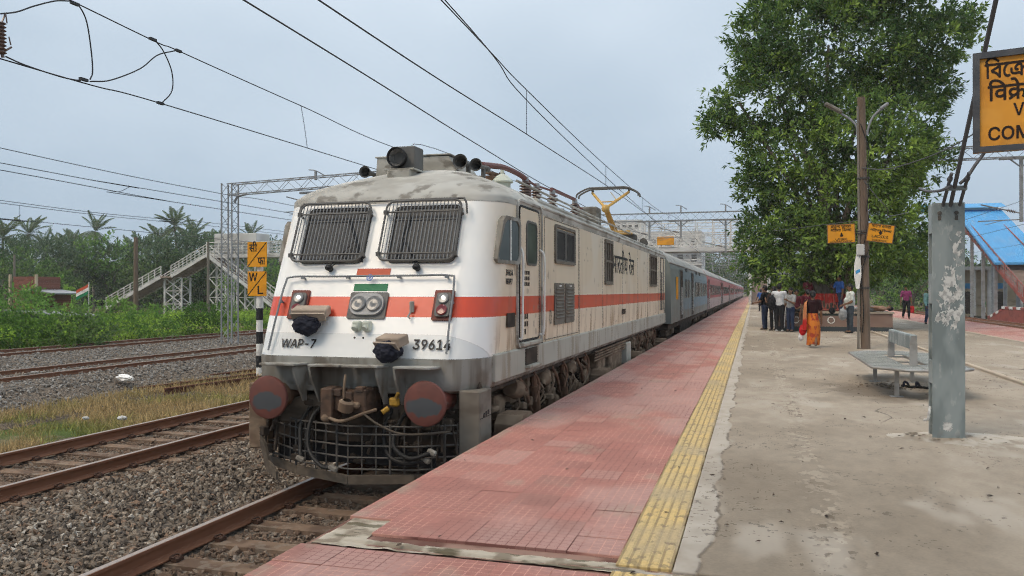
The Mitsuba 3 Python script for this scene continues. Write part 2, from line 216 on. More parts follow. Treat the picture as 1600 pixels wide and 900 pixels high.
def concrete(p, n, uv):
    a = fbm(p.x * .5, p.y * .3, 0, 4); b = fbm(p.x * 9, p.y * 6, 0, 4); c = fbm(p.x * 70, p.y * 70, 0, 2)
    col = mix((.250, .213, .170), (.198, .165, .128), smoothstep(.35, .72, a))
    col = mix(col, (.30, .26, .21), .5 * smoothstep(.55, .72, fbm(p.x * 1.1 + 9, p.y * .55 + 3, 0, 4)))
    col = col * (.80 + .25 * b + .16 * c)
    # pale cement smears, long across the line of sight
    s = fbm(p.x * 2.2 + 31, p.y * .9 + 4, 0, 4)
    col = mix(col, (.35, .315, .27), .55 * smoothstep(.56, .78, s))
    # the cement band beside the yellow tiles
    e = -.27 + .17 * (fbm(p.y * 1.6, 3, 0, 4) - .5) - p.x
    col = mix(col, (.36, .325, .28), smoothstep(-.012, .012, e) * (.35 + .75 * b))
    col = mix(col, (.10, .08, .062), .7 * smoothstep(.022, .0, dr.abs(e)) * smoothstep(.42, .5, fbm(p.x * 8, p.y * 8, 3, 3)))
    # the broken-up strip where something was torn out
    k = smoothstep(.2, .04, dr.abs(p.x - .5 - .1 * (fbm(p.y * .8, 1, 0, 3) - .5)))
    pit = smoothstep(.60, .68, fbm(p.x * 16, p.y * 9, 5, 4)) * k * smoothstep(.42, .6, fbm(p.y * .7, 8, 0, 3))
    col = mix(col, (.115, .092, .07), .8 * pit)
    col = mix(col, (.40, .35, .285), .35 * k * smoothstep(.55, .65, fbm(p.x * 17, p.y * 11, 8, 3)))
    # dark damp stains and grit
    col = mix(col, (.15, .12, .09), .38 * smoothstep(.58, .76, fbm(p.x * .9 + 50, p.y * .7 + 11, 0, 5)))
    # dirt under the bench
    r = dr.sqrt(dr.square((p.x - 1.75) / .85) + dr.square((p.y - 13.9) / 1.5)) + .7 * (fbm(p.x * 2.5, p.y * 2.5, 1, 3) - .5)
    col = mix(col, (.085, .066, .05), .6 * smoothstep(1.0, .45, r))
    cr = dr.abs(fbm(p.x * .55 + 3, p.y * .38 + 1, 2, 4) - .5)
    col = mix(col, (.085, .07, .055), .65 * smoothstep(.0045, .001, cr) * smoothstep(.45, .55, noise(p.x * .5, p.y * .35, 4)))
    return mix(col, (.06, .05, .04), .5 * smoothstep(.82, .86, noise(p.x * 34, p.y * 34, 2)) * smoothstep(.55, .65, noise(p.x * 3, p.y * 3, 7)))
def concrete_bump(p, n, uv):
    k = smoothstep(.22, .08, dr.abs(p.x - .5))
    e = -.27 + .17 * (fbm(p.y * 1.6, 3, 0, 4) - .5) - p.x
    return .35 * fbm(p.x * 6, p.y * 6, 0, 4) + .12 * fbm(p.x * 45, p.y * 45, 0, 2) - .9 * k * smoothstep(.55, .68, fbm(p.x * 13, p.y * 7, 5, 4)) - .7 * smoothstep(.02, 0., dr.abs(e))
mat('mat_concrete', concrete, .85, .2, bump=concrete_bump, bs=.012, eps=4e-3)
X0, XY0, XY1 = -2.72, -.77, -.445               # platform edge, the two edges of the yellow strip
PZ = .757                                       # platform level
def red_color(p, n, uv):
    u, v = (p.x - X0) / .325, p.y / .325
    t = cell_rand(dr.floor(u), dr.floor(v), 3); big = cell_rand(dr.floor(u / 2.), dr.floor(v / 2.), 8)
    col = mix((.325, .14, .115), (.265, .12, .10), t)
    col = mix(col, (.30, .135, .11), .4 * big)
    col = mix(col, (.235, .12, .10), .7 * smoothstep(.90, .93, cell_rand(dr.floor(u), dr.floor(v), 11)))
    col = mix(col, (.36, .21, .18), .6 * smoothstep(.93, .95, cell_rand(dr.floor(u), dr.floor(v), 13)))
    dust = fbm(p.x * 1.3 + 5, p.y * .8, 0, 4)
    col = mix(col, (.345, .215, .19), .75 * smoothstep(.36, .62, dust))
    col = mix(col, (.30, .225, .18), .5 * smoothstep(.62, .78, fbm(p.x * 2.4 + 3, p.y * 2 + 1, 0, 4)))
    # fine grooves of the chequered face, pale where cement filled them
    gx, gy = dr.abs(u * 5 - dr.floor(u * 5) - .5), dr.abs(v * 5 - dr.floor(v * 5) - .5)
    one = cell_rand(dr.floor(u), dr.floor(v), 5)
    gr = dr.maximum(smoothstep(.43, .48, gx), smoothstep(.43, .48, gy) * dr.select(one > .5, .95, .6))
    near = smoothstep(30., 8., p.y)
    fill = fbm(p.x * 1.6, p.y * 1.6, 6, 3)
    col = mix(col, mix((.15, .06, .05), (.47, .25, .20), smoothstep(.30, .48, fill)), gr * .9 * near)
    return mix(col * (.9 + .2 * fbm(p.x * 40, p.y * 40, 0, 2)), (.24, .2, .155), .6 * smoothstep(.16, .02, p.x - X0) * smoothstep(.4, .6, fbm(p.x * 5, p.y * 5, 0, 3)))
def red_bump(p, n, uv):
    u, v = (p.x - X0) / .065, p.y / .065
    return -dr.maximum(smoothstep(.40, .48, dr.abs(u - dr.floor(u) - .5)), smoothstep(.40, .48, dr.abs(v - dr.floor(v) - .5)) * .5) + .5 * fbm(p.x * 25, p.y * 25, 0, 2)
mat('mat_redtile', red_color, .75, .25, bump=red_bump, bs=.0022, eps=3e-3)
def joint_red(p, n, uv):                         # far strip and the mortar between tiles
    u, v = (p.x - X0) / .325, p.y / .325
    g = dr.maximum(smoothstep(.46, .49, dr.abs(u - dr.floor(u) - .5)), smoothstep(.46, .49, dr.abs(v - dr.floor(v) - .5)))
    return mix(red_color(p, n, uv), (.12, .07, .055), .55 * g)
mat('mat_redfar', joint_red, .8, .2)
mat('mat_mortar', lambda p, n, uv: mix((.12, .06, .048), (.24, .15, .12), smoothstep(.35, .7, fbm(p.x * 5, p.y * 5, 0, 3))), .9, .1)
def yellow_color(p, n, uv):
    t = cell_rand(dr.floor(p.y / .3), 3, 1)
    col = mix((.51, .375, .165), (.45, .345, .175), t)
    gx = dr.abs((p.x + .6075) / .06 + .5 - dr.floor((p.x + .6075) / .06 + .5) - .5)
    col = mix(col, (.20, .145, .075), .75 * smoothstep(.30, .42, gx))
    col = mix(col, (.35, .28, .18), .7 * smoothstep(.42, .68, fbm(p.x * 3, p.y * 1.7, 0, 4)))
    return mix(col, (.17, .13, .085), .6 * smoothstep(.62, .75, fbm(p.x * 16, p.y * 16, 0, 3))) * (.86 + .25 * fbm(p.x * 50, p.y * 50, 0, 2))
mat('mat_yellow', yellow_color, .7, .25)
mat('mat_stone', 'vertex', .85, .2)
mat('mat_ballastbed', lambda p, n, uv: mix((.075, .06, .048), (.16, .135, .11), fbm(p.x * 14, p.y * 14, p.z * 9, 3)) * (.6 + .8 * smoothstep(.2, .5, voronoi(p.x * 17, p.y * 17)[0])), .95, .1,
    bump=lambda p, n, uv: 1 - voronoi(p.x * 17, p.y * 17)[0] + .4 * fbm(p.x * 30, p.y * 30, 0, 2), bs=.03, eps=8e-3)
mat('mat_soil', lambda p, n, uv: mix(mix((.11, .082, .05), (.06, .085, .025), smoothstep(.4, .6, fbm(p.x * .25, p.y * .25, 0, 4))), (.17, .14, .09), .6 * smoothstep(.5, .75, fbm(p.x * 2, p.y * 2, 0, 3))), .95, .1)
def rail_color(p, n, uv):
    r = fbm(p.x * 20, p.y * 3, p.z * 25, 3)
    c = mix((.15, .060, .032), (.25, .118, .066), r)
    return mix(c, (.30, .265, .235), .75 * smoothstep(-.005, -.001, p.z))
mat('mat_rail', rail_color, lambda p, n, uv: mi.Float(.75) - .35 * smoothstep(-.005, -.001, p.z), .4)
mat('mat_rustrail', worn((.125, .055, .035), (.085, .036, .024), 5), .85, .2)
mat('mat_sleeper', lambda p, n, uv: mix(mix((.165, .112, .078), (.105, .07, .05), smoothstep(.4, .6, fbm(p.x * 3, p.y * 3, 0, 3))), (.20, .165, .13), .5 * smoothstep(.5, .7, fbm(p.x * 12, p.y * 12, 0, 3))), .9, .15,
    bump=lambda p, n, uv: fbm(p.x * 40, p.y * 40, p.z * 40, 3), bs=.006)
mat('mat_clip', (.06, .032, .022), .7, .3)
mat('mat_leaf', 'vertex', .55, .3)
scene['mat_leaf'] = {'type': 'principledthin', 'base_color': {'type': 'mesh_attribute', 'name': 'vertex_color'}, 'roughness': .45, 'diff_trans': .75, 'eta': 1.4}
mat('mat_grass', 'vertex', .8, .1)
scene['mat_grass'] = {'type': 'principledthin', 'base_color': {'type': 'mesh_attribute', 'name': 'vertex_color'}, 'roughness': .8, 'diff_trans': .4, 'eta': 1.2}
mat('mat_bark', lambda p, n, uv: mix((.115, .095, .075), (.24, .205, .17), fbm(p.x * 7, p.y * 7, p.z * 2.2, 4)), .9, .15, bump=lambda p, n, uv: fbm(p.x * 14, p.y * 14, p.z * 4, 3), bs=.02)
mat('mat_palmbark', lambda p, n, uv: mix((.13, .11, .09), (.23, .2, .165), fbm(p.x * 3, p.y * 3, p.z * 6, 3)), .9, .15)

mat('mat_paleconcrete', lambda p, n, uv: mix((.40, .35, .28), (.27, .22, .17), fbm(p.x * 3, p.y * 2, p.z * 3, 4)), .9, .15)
mat('mat_crumble', lambda p, n, uv: mix(mix((.36, .32, .26), (.20, .165, .125), smoothstep(.35, .65, fbm(p.x * 9, p.y * 9, 0, 4))), (.07, .06, .035), .75 * smoothstep(.55, .68, fbm(p.x * 5, p.y * 14, 2, 3))), .95, .1)
mat('mat_signyellow', lambda p, n, uv: mix((.72, .31, .012), (.60, .255, .015), smoothstep(.4, .7, fbm(p.x * 3, p.y * 3, p.z * 3, 3))), .5, .3)

# ---------------------------------------------------------------- ground, ballast, tracks
def view(x, y, z):
    """Picture position (in a 1600 x 900 frame) used only to leave out what no camera near this one could see."""
    D = -x * sn + y * cs; L = x * cs + y * sn
    D = np.where(D < .5, .5, D)
    return 800 + 1280 * L / D, 455 - 1280 * (z - HC) / D, D
def grid(x0, x1, y0, y1, dx, dy, zf):
    xs = np.linspace(x0, x1, max(2, int((x1 - x0) / dx) + 1)); ys = np.linspace(y0, y1, max(2, int((y1 - y0) / dy) + 1))
    X, Y = np.meshgrid(xs, ys); Z = zf(X, Y); n = len(xs)
    i, j = np.meshgrid(np.arange(len(ys) - 1), np.arange(n - 1), indexing='ij'); a = i * n + j
    return np.stack([X, Y, Z], -1).reshape(-1, 3), np.stack([a, a + 1, a + 1 + n, a + n], -1).reshape(-1, 4)
def nz(x, y, s, seed=0): return meshkit.fbm(np.stack([x * s, y * s, x * 0 + .5], -1), 3, seed)
T1, T2, T3, T4, T5, T6 = -4.42, -9.5, -20.25, -27.9, 12.4, 17.85
def bed_a(x, y):
    z = -.225 + .05 * (nz(x, y, 1.3) - .5)
    z = z + .075 * np.exp(-((x + 7.05) / .85) ** 2)                       # the heap between the two near tracks
    return np.where(x < -11.0, np.maximum(z - (-11.0 - x) * .22, -.56), z)
def bed_b(x, y): return np.maximum(-.13 + .06 * (nz(x, y, .8, 3) - .5) - np.maximum(0, x + 17.2) * .25 - np.maximum(0, -30 - x) * .3, -.6)
def bed_c(x, y): return -.21 + .04 * (nz(x, y, 1.1, 4) - .5)
struct('ground', MB().lohi((-1500, -900, -1.2), (1500, 2600, -.6)), 'mat_soil')
struct('ballast_bed', grid(-13, X0 + .02, -12, 60, .35, .35, bed_a), 'mat_ballastbed', True)
struct('ballast_bed', grid(-13, X0 + .02, 60, 420, 1.0, 6, bed_a), 'mat_ballastbed', True)
struct('ballast_bed', grid(-32.5, -15.2, -12, 420, .6, 3, bed_b), 'mat_ballastbed', True)
struct('ballast_bed', grid(10.6, 20.0, -12, 420, .8, 5, bed_c), 'mat_ballastbed', True)

def stones(n, xr, yr, zf, size, keep, pal):
    x = rng.uniform(*xr, n); y = yr[0] + (yr[1] - yr[0]) * rng.uniform(0, 1, n) ** 1.35
    k = keep(x, y); px, py, D = view(x, y, -.2); k &= (px > -90) & (px < 1690) & (py < 960)
    x, y = x[k], y[k]; return x, y, zf(x, y), rng.uniform(*size, len(x)) * np.where(rng.uniform(size=len(x)) < .07, 1.6, 1), pal
_var = []
for i in range(22):
    p = rng.normal(size=(9, 3)); p /= np.linalg.norm(p, axis=1, keepdims=True); p *= rng.uniform(.75, 1.1, (9, 1)) * np.array([1, .78, .6])
    h = trimesh.convex.convex_hull(p); _var.append((np.array(h.vertices), np.array(h.faces)))
def on_sleeper(x, y, tx, half=1.38):
    ph = np.abs((y + .05) / .65 - np.round((y + .05) / .65)) * .65
    return (np.abs(x - tx) < half) & (ph < .135)
def near_rail(x, tx): return (np.abs(np.abs(x - tx) - .873) < .09)
def keep_a(x, y): return ~near_rail(x, T1) & ~near_rail(x, T2) & ~(on_sleeper(x, y, T1, 1.2) & (rng.uniform(size=len(x)) < .96)) & ~(on_sleeper(x, y, T2, 1.05) & (rng.uniform(size=len(x)) < .93))
def keep_b(x, y): return ~near_rail(x, T3) & ~near_rail(x, T4) & ~(on_sleeper(x, y, T3, 1.0) & (rng.uniform(size=len(x)) < .6))
def za(x, y):
    z = bed_a(x, y); lo = (np.abs(x - T1) < 1.3) | (np.abs(x - T2) < 1.2)
    return z + np.where(lo, .005, .02)
NEAR = [(.215, .172, .132), (.155, .125, .098), (.085, .07, .058), (.30, .262, .215), (.19, .128, .09), (.42, .385, .335)]
FAR = [(.20, .185, .165), (.28, .265, .245), (.14, .125, .11), (.22, .185, .15)]
sets = [stones(30000, (-12.4, -2.74), (3.0, 12), za, (.026, .052), keep_a, NEAR), stones(16000, (-12.6, -5), (11, 30), za, (.03, .05), keep_a, NEAR),
        stones(9000, (-12.4, -4), (3.2, 9), lambda x, y: za(x, y) + .012, (.026, .05), keep_a, NEAR),
        stones(34000, (-31, -15.8), (12, 62), lambda x, y: bed_b(x, y) + .015, (.04, .07), keep_b, FAR)]
V, F, Cc, off = [], [], [], 0
for x, y, z, s, pal in sets:
    which = rng.integers(0, len(_var), len(x)); pal = np.array(pal)
    wts = np.array([.3, .24, .2, .12, .1, .04][:len(pal)]); ci = rng.choice(len(pal), len(x), p=wts / wts.sum())
    col = pal[ci] * rng.uniform(.8, 1.2, (len(x), 1))
    rust = np.exp(-(np.minimum(np.abs(x - T1), np.abs(x - T2)) / 1.25) ** 6)[:, None]     # iron dust lies between the rails
    col = col * (1 - .62 * rust) + np.array([.125, .078, .052]) * .62 * rust
    q = rng.normal(size=(len(x), 4)); q /= np.linalg.norm(q, axis=1, keepdims=True); q[:, 1:3] *= .55; q /= np.linalg.norm(q, axis=1, keepdims=True)
    w_, a_, b_, c_ = q.T
    Rm = np.stack([1-2*(b_*b_+c_*c_), 2*(a_*b_-c_*w_), 2*(a_*c_+b_*w_), 2*(a_*b_+c_*w_), 1-2*(a_*a_+c_*c_), 2*(b_*c_-a_*w_), 2*(a_*c_-b_*w_), 2*(b_*c_+a_*w_), 1-2*(a_*a_+b_*b_)], -1).reshape(-1, 3, 3)
    for k, (vv, ff) in enumerate(_var):
        m = which == k
        if not m.any(): continue
        P = np.einsum('nij,vj->nvi', Rm[m], vv) * s[m][:, None, None] + np.stack([x[m], y[m], z[m]], -1)[:, None]
        n = m.sum(); V.append(P.reshape(-1, 3)); F.append((ff[None] + (np.arange(n) * len(vv))[:, None, None] + off).reshape(-1, 3)); off += n * len(vv)
        Cc.append(np.repeat(col[m], len(vv), 0))
scene['ballast'] = mikit.ply((np.vstack(V), np.vstack(F)), 'mat_stone', color=np.vstack(Cc))
meta('ballast', 'loose grey brown ballast stones heaped round the rails', 'gravel', None, 'stuff')

RAIL = [(-.075, -.172), (.075, -.172), (.075, -.160), (.02, -.146), (.011, -.13), (.011, -.045), (.036, -.034), (.036, -.006), (.028, 0), (-.028, 0), (-.036, -.006), (-.036, -.034), (-.011, -.045), (-.011, -.13), (-.02, -.146), (-.075, -.160)]
def rail_mesh(x, y0, y1): return MB().poly(RAIL, (x, y1, 0), (1, 0, 0), (0, 0, 1), y1 - y0)
slp = MB().poly([(-.135, -.22), (.135, -.22), (.115, 0), (-.115, 0)], (-1.37, 0, 0), (0, 1, 0), (0, 0, 1), 2.74)
SLEEPER = mikit.ply(slp.get(), 'mat_sleeper')
clip = MB()
for s_ in (1,):
    clip.tube(curve([(s_ * .16, -.05, .0), (s_ * .15, .03, .03), (s_ * .10, .05, .035), (s_ * .065, .0, .022), (s_ * .10, -.045, .03), (s_ * .15, -.055, .035)], 4), .0095, 5)
    clip.box((s_ * .135, 0, .005), (.06, .11, .03))
CLIP = mikit.ply(clip.get(), 'mat_clip', smooth=30)
def track(tx, ys, label, y0=-12, y1=420, clips=(0, 0), zs=-.182):
    t = thing('railway_track', label, 'track', 'railway tracks of the station')
    for s_ in (-1, 1): part(t, 'rail', rail_mesh(tx + s_ * .873, y0, y1), 'mat_rail', False)
    for y in ys:
        px, py, D = view(tx, y, 0)
        if not (-260 < px < 1800): continue
        part(t, 'sleeper', SLEEPER, to=T().translate([tx + R.uniform(-.01, .01), y, zs]).rotate([0, 0, 1], R.uniform(-.6, .6)))
        if clips[0] < y < clips[1]:
            for s_ in (-1, 1):
                for q in (0, math.pi): part(t, 'rail_clip', CLIP, to=tr(tx + s_ * .873, y, -.168, q))
S65 = lambda a, b: [k * .65 - .05 for k in range(int(a / .65), int(b / .65) + 1)]
track(T1, S65(3, 30), 'railway track with rusty rails under the white locomotive, beside the platform edge', clips=(3, 10))
track(T2, S65(5, 34), 'empty rusty railway track next to the locomotive, beyond the ballast heap', clips=(5, 19), zs=-.188)
track(T3, S65(15, 46), 'dark railed track half buried in grey ballast, nearer of the two far tracks', clips=(0, 0))
track(T4, [], 'farthest rusty track, along the foot of the green undergrowth')
track(T5, [], 'track hidden below the far edge of the platform, right of the benches')
track(T6, S65(45, 90)[::2], 'rusty track between the platform and the red walled platform with the blue stair roof')

# ---------------------------------------------------------------- platform
XE, YN, YF, YJ = 10.7, -8., 330., 4.68
m = MB()
m.lohi((X0 + .05, YN, -.55), (XE - .05, YF, PZ - .13)); m.lohi((X0, YN, PZ - .13), (XE, YF, PZ - .02))
struct('platform', m, 'mat_mortar')
part('platform', 'concrete_slab', MB().cbox(((XY1 + 4.35) / 2, (YJ + YF) / 2, PZ - .03), (4.35 - XY1 - .006, YF - YJ - .02, .06), .006), 'mat_concrete', False)
part('platform', 'concrete_slab', MB().cbox(((XY1 + 4.35) / 2 - .15, (YJ + YN) / 2, PZ - .036), (4.35 - XY1 + .28, YJ - YN - .05, .06), .008), 'mat_concrete', False)
part('platform', 'concrete_slab', MB().cbox(((7.9 + 4.35) / 2, (YF + YN) / 2, PZ - .015), (3.55 - .006, YF - YN, .075), .012), 'mat_concrete', False)
part('platform', 'red_paving', MB().lohi((7.92, YN, PZ - .03), (XE, YF, PZ + .012)), 'mat_redfar', False, label='faded red paving along the far edge of the platform')
part('platform', 'coping', MB().cbox((7.87, 100, PZ + .006), (.09, 216, .06), .01), 'mat_paleconcrete', False)
part('platform', 'coping', MB().cbox((4.36, 100, PZ + .012), (.1, 190, .075), .015), 'mat_paleconcrete', False)
YT, YY = 13.325, 18.0                            # how far tiles are laid one by one
part('platform', 'red_paving', MB().lohi((X0, YT, PZ - .03), (XY0, YF, PZ)), 'mat_redfar', False, label='faded red chequered paving along the track edge, far part')
tile = mikit.ply(MB().cbox((0, 0, -.012), (.3246, .3242, .024), .0016).get(), 'mat_redtile')
tile_b = mikit.ply(MB().cbox((0, -.004, -.013), (.3236, .314, .024), .003).get(), 'mat_redtile')
for row in range(7, 41):
    y = row * .325 + .1625
    if abs(y - YJ) < .17: continue
    for c in range(6):
        x = X0 + c * .325 + .1625
        if c == 0 and row in (15,): continue
        part('platform', 'floor_tile', tile_b if R.random() < .13 else tile, to=T().translate([x + R.uniform(-.001, .001), y, PZ + R.gauss(0, .0006)]).rotate([1, 0, 0], R.gauss(0, .12)).rotate([0, 1, 0], R.gauss(0, .12)))
m = MB().cbox((0, 0, -.012), (.318, .296, .024), .003)
for i in range(5):
    for j in range(6):
        x, y = (i - 2) * .06, (j - 2.5) * .0485
        a, b, c, d = .019, .0205, .012, .0135
        v = [(x-a, y-b, 0), (x+a, y-b, 0), (x+a, y+b, 0), (x-a, y+b, 0), (x-c, y-d, .0055), (x+c, y-d, .0055), (x+c, y+d, .0055), (x-c, y+d, .0055)]
        m.add(v, [[4,5,6,7],[0,1,5,4],[1,2,6,5],[2,3,7,6],[3,0,4,7]])
ytile = mikit.ply(m.get(), 'mat_yellow')
for k in range(60):
    y = 4.86 + k * .3 if k < 46 else 4.44 - (k - 46) * .3
    part('platform', 'tactile_tile', ytile, to=T().translate([(XY0 + XY1) / 2 + R.gauss(0, .0012), y, PZ + .002 + R.gauss(0, .001)]).rotate([1, 0, 0], R.gauss(0, .15)).rotate([0, 0, 1], R.gauss(0, .2)))
m = MB().lohi((XY0 + .004, YY + .52, PZ - .02), (XY1 - .004, YF, PZ + .002))
for i in range(5): m.cbox(((XY0 + XY1) / 2 + (i - 2) * .06, (YY + .55 + 70) / 2, PZ + .004), (.034, 70 - YY - .55, .007), .002)
part('platform', 'tactile_strip', m, 'mat_yellow', False, label='yellow ribbed strip farther along the platform')
# the crumbled mortar joint across the platform
v, f = grid(X0 + .1, 4.2, YJ - .075, YJ + .075, .022, .012, lambda x, y: PZ - .012 + .030 * (nz(x, y, 11, 2) - .40) - .02 * np.exp(-((y - YJ + .03 * np.sin(x * 3) + .012) / .018) ** 2))
part('platform', 'mortar_joint', (v, f), 'mat_crumble', True, label='crumbled cement joint across the red tiles')
v, f = grid(X0 - .01, X0 + .33, 4.62, 5.22, .02, .02, lambda x, y: PZ - .012 + .02 * (nz(x, y, 8, 6) - .55) - np.maximum(0, X0 + .02 - x) * 2)
part('platform', 'edge_patch', (v, f), 'mat_crumble', True, label='worn cement patch on the platform edge')

# ---------------------------------------------------------------- the electric locomotive
CX, HW, YE = T1, 1.54, 28.3
def yF(z): return 8.58 + max(0., z - 1.57) * .42
def loco_paint(p, n, uv):
    x = p.x - CX; side = smoothstep(8.95, 9.5, p.y) * smoothstep(1.15, 1.5, dr.abs(x))
    col = mix((.84, .835, .805), (.66, .55, .42), side)
    col = mix(col, (.72, .73, .72), .6 * (1 - side) * smoothstep(.45, .65, fbm(p.x * 2, p.z * 2, p.y, 3)))
    # lower apron, a shade greyer, with a rounded shoulder
    r = dr.square(dr.maximum(x - .95, 0) / .52) + dr.square((p.z - 1.57) / .265)
    col = mix(col, (.62, .635, .63), (1 - side) * smoothstep(1.0, .97, r) * .8)
    seam = (1 - side) * smoothstep(.03, .0, dr.abs(r - 1.0)); col = mix(col, (.35, .33, .30), .5 * seam)
    # run-off streaks and brake dust on the flank
    st = fbm(p.y * 5, p.z * .5, 3, 4); low = smoothstep(3.3, 1.6, p.z)
    col = mix(col, (.44, .335, .235), side * (.07 + .50 * low) * smoothstep(.40, .80, st))
    col = mix(col, (.70, .64, .56), side * .5 * smoothstep(.5, .7, fbm(p.y * 1.1, p.z * 1.4, 1, 3)) * (1 - low))
    col = mix(col, (.27, .17, .10), side * .8 * smoothstep(.56, .74, fbm(p.y * 6, p.z * 1.1 + 5, 8, 4)) * smoothstep(2.2, 1.6, p.z))
    # red band round the body
    b = smoothstep(2.030, 2.036, p.z) * smoothstep(2.272, 2.266, p.z)
    red = mix((.62, .075, .032), (.44, .07, .032), side * (.5 + .5 * smoothstep(.4, .7, st)))
    col = mix(col, red, b)
    return mix(col, (.25, .2, .15), .5 * side * smoothstep(.735, .78, noise(p.x * 9 + 3, p.y * 9, p.z * 9)) * smoothstep(.6, .7, noise(p.x * 2, p.y * 2, p.z * 2 + 9)))
mat('mat_locopaint', loco_paint, .3, .45)
mat('mat_locogrey', lambda p, n, uv: mix(mix((.285, .28, .255), (.17, .155, .13), smoothstep(.38, .7, fbm(p.y * 7 + p.x * 7, p.z * .8, 2, 4))), (.11, .085, .06), .6 * smoothstep(.52, .74, fbm(p.y * 3 + p.x * 4, p.z * 3, 6, 4))), .6, .3)
mat('mat_cornerplate', worn((.19, .17, .142), (.13, .112, .09), 5, .8, (.08, .06, .045), .5, 3), .6, .3)
mat('mat_skirt', lambda p, n, uv: mix(mix((.33, .315, .27), (.42, .40, .345), fbm(p.y * .9, p.z * 3, 2, 3)), (.19, .14, .09), .55 * smoothstep(.45, .75, fbm(p.y * 6, p.z * 1.0, 6, 4))), .6, .3)
mat('mat_roof', lambda p, n, uv: mix(mix((.43, .42, .385), (.30, .285, .25), smoothstep(.35, .7, fbm(p.x * 2.5, p.y * 2.2, p.z * 4, 4))), (.12, .105, .085), .75 * smoothstep(.55, .72, fbm(p.x * 6, p.y * 3, p.z * 8 + 3, 4))), .65, .25)
mat('mat_black', (.018, .018, .019), .5, .3)
mat('mat_darkmetal', worn((.052, .05, .047), (.10, .088, .075), 8, .8, (.12, .09, .065), .5, 5), .6, .4)
mat('mat_gear', worn((.145, .098, .066), (.24, .178, .125), 7, .9, (.045, .034, .026), .55, 4), .8, .25)
mat('mat_geardark', worn((.035, .027, .021), (.075, .055, .04), 7, .8, (.02, .017, .014), .5, 4), .8, .25)
mat('mat_rustybrown', worn((.20, .115, .075), (.13, .07, .045), 9, .8, (.04, .03, .025), .5, 6), .8, .25)
mat('mat_glassdark', (.022, .028, .036), .35, .25)
mat('mat_sideglass', lambda p, n, uv: mix((.028, .036, .034), (.085, .105, .095), fbm(p.y * 5, p.z * 3, 1, 2)), .2, .25)
mat('mat_bar', worn((.20, .215, .23), (.12, .125, .13), 20), .5, .4)
mat('mat_frame', worn((.12, .118, .112), (.055, .052, .05), 6), .55, .4)
mat('mat_lens', (.42, .43, .43), .15, .7)
mat('mat_lensdark', worn((.15, .15, .145), (.28, .28, .28), 30), .2, .6)
mat('mat_redlens', (.17, .022, .025), .15, .6)
mat('mat_saffron', (.50, .095, .045), .5, .3)
mat('mat_green', (.018, .165, .072), .5, .3)
mat('mat_white', worn((.76, .75, .72), (.6, .58, .54), 5), .5, .3)
mat('mat_chakra', (.12, .19, .42), .5, .3)
mat('mat_cardboard', worn((.38, .31, .245), (.27, .21, .165), 5), .85, .1)
mat('mat_cloth', worn((.022, .024, .035), (.05, .05, .062), 14), .9, .1)
def buffer_face(p, n, uv):
    x = dr.abs(p.x - CX) - .978; z = p.z - 1.07
    d = dr.sqrt(dr.square(x / .21) + dr.square(z / .12)) + .5 * (fbm(p.x * 14, p.z * 14, 1, 3) - .5)
    return mix((.065, .07, .076), mix((.165, .058, .045), (.11, .044, .036), fbm(p.x * 9, p.z * 9, 5, 3)), smoothstep(.82, 1.0, d))
mat('mat_bufferface', buffer_face, .6, .3)
mat('mat_bufferred', worn((.19, .058, .044), (.13, .05, .038), 12, .9, (.035, .03, .028), .5, 9), .65, .3)
mat('mat_louvre', worn((.155, .14, .118), (.10, .085, .068), 8, .8, (.2, .13, .08), .4, 5), .65, .3)
mat('mat_insulator', (.13, .085, .07), .25, .6)
mat('mat_busbar', (.17, .075, .07), .5, .3)
mat('mat_palegreen', worn((.52, .55, .47), (.36, .36, .30), 6), .6, .3)
mat('mat_pantoyellow', worn((.58, .36, .10), (.36, .20, .065), 8), .6, .3)
mat('mat_steel', worn((.32, .325, .33), (.22, .22, .22), 7), .45, .5)
mat('mat_yellowpaint', worn((.42, .24, .03), (.16, .10, .03), 18), .6, .3)
mat('mat_guardplate', worn((.085, .068, .052), (.13, .105, .08), 9, .8, (.03, .025, .02), .6, 5), .8, .25)
mat('mat_coupler', worn((.115, .068, .045), (.06, .04, .03), 9, .9, (.02, .018, .016), .6, 7), .75, .3)
mat('mat_hose', (.016, .0155, .015), .6, .3)
scene['mat_lamp'] = {'type': 'diffuse', 'reflectance': {'type': 'rgb', 'value': .8}}

L = thing('locomotive', 'white electric locomotive with a red band and barred windscreens at the head of the train', 'locomotive')
LP = lambda name, mesh, m='mat_darkmetal', smooth=30, label=None, kind=None: part(L, name, mesh, m, smooth, label, kind)
def outline(z, hw, yf, r, k=8):
    ry = r * 1.4; P = [(hw, YE), (hw, yf + ry)]
    for i in range(k + 1):
        a = math.pi / 2 * i / k; P.append((hw - r + r * math.cos(a), yf + ry - ry * math.sin(a)))
    P = P[:1] + [(hw, 22.), (hw, 16.), (hw, 11.4)] + P[1:]
    P.append((0, yf - .02)); Q = [(-x, y) for x, y in P[:-1]][::-1]
    return [(CX + x, y, z) for x, y in P + Q]
def loft(rows, cap=False):
    n = len(rows[0]); v = np.vstack(rows); f = []
    for i in range(len(rows) - 1):
        for j in range(n):
            a, b = i*n + j, i*n + (j + 1) % n; f.append([a, a + n, b + n]); f.append([a, b + n, b])
    if cap:
        h = n // 2; k = (len(rows) - 1) * n
        for j in range(n - 1):
            if j != h and j + 1 != n - 1 - j and j < h:
                f.append([k + j, k + n - 1 - j, k + n - 2 - j]); f.append([k + j, k + n - 2 - j, k + j + 1])
    return v, np.array(f)
zs = list(np.linspace(1.57, 3.43, 15))
LP('body', loft([outline(z, 1.48 + .025 * min(1, (z - 1.57) / .6), yF(z), .42) for z in zs]), 'mat_locopaint', 35)
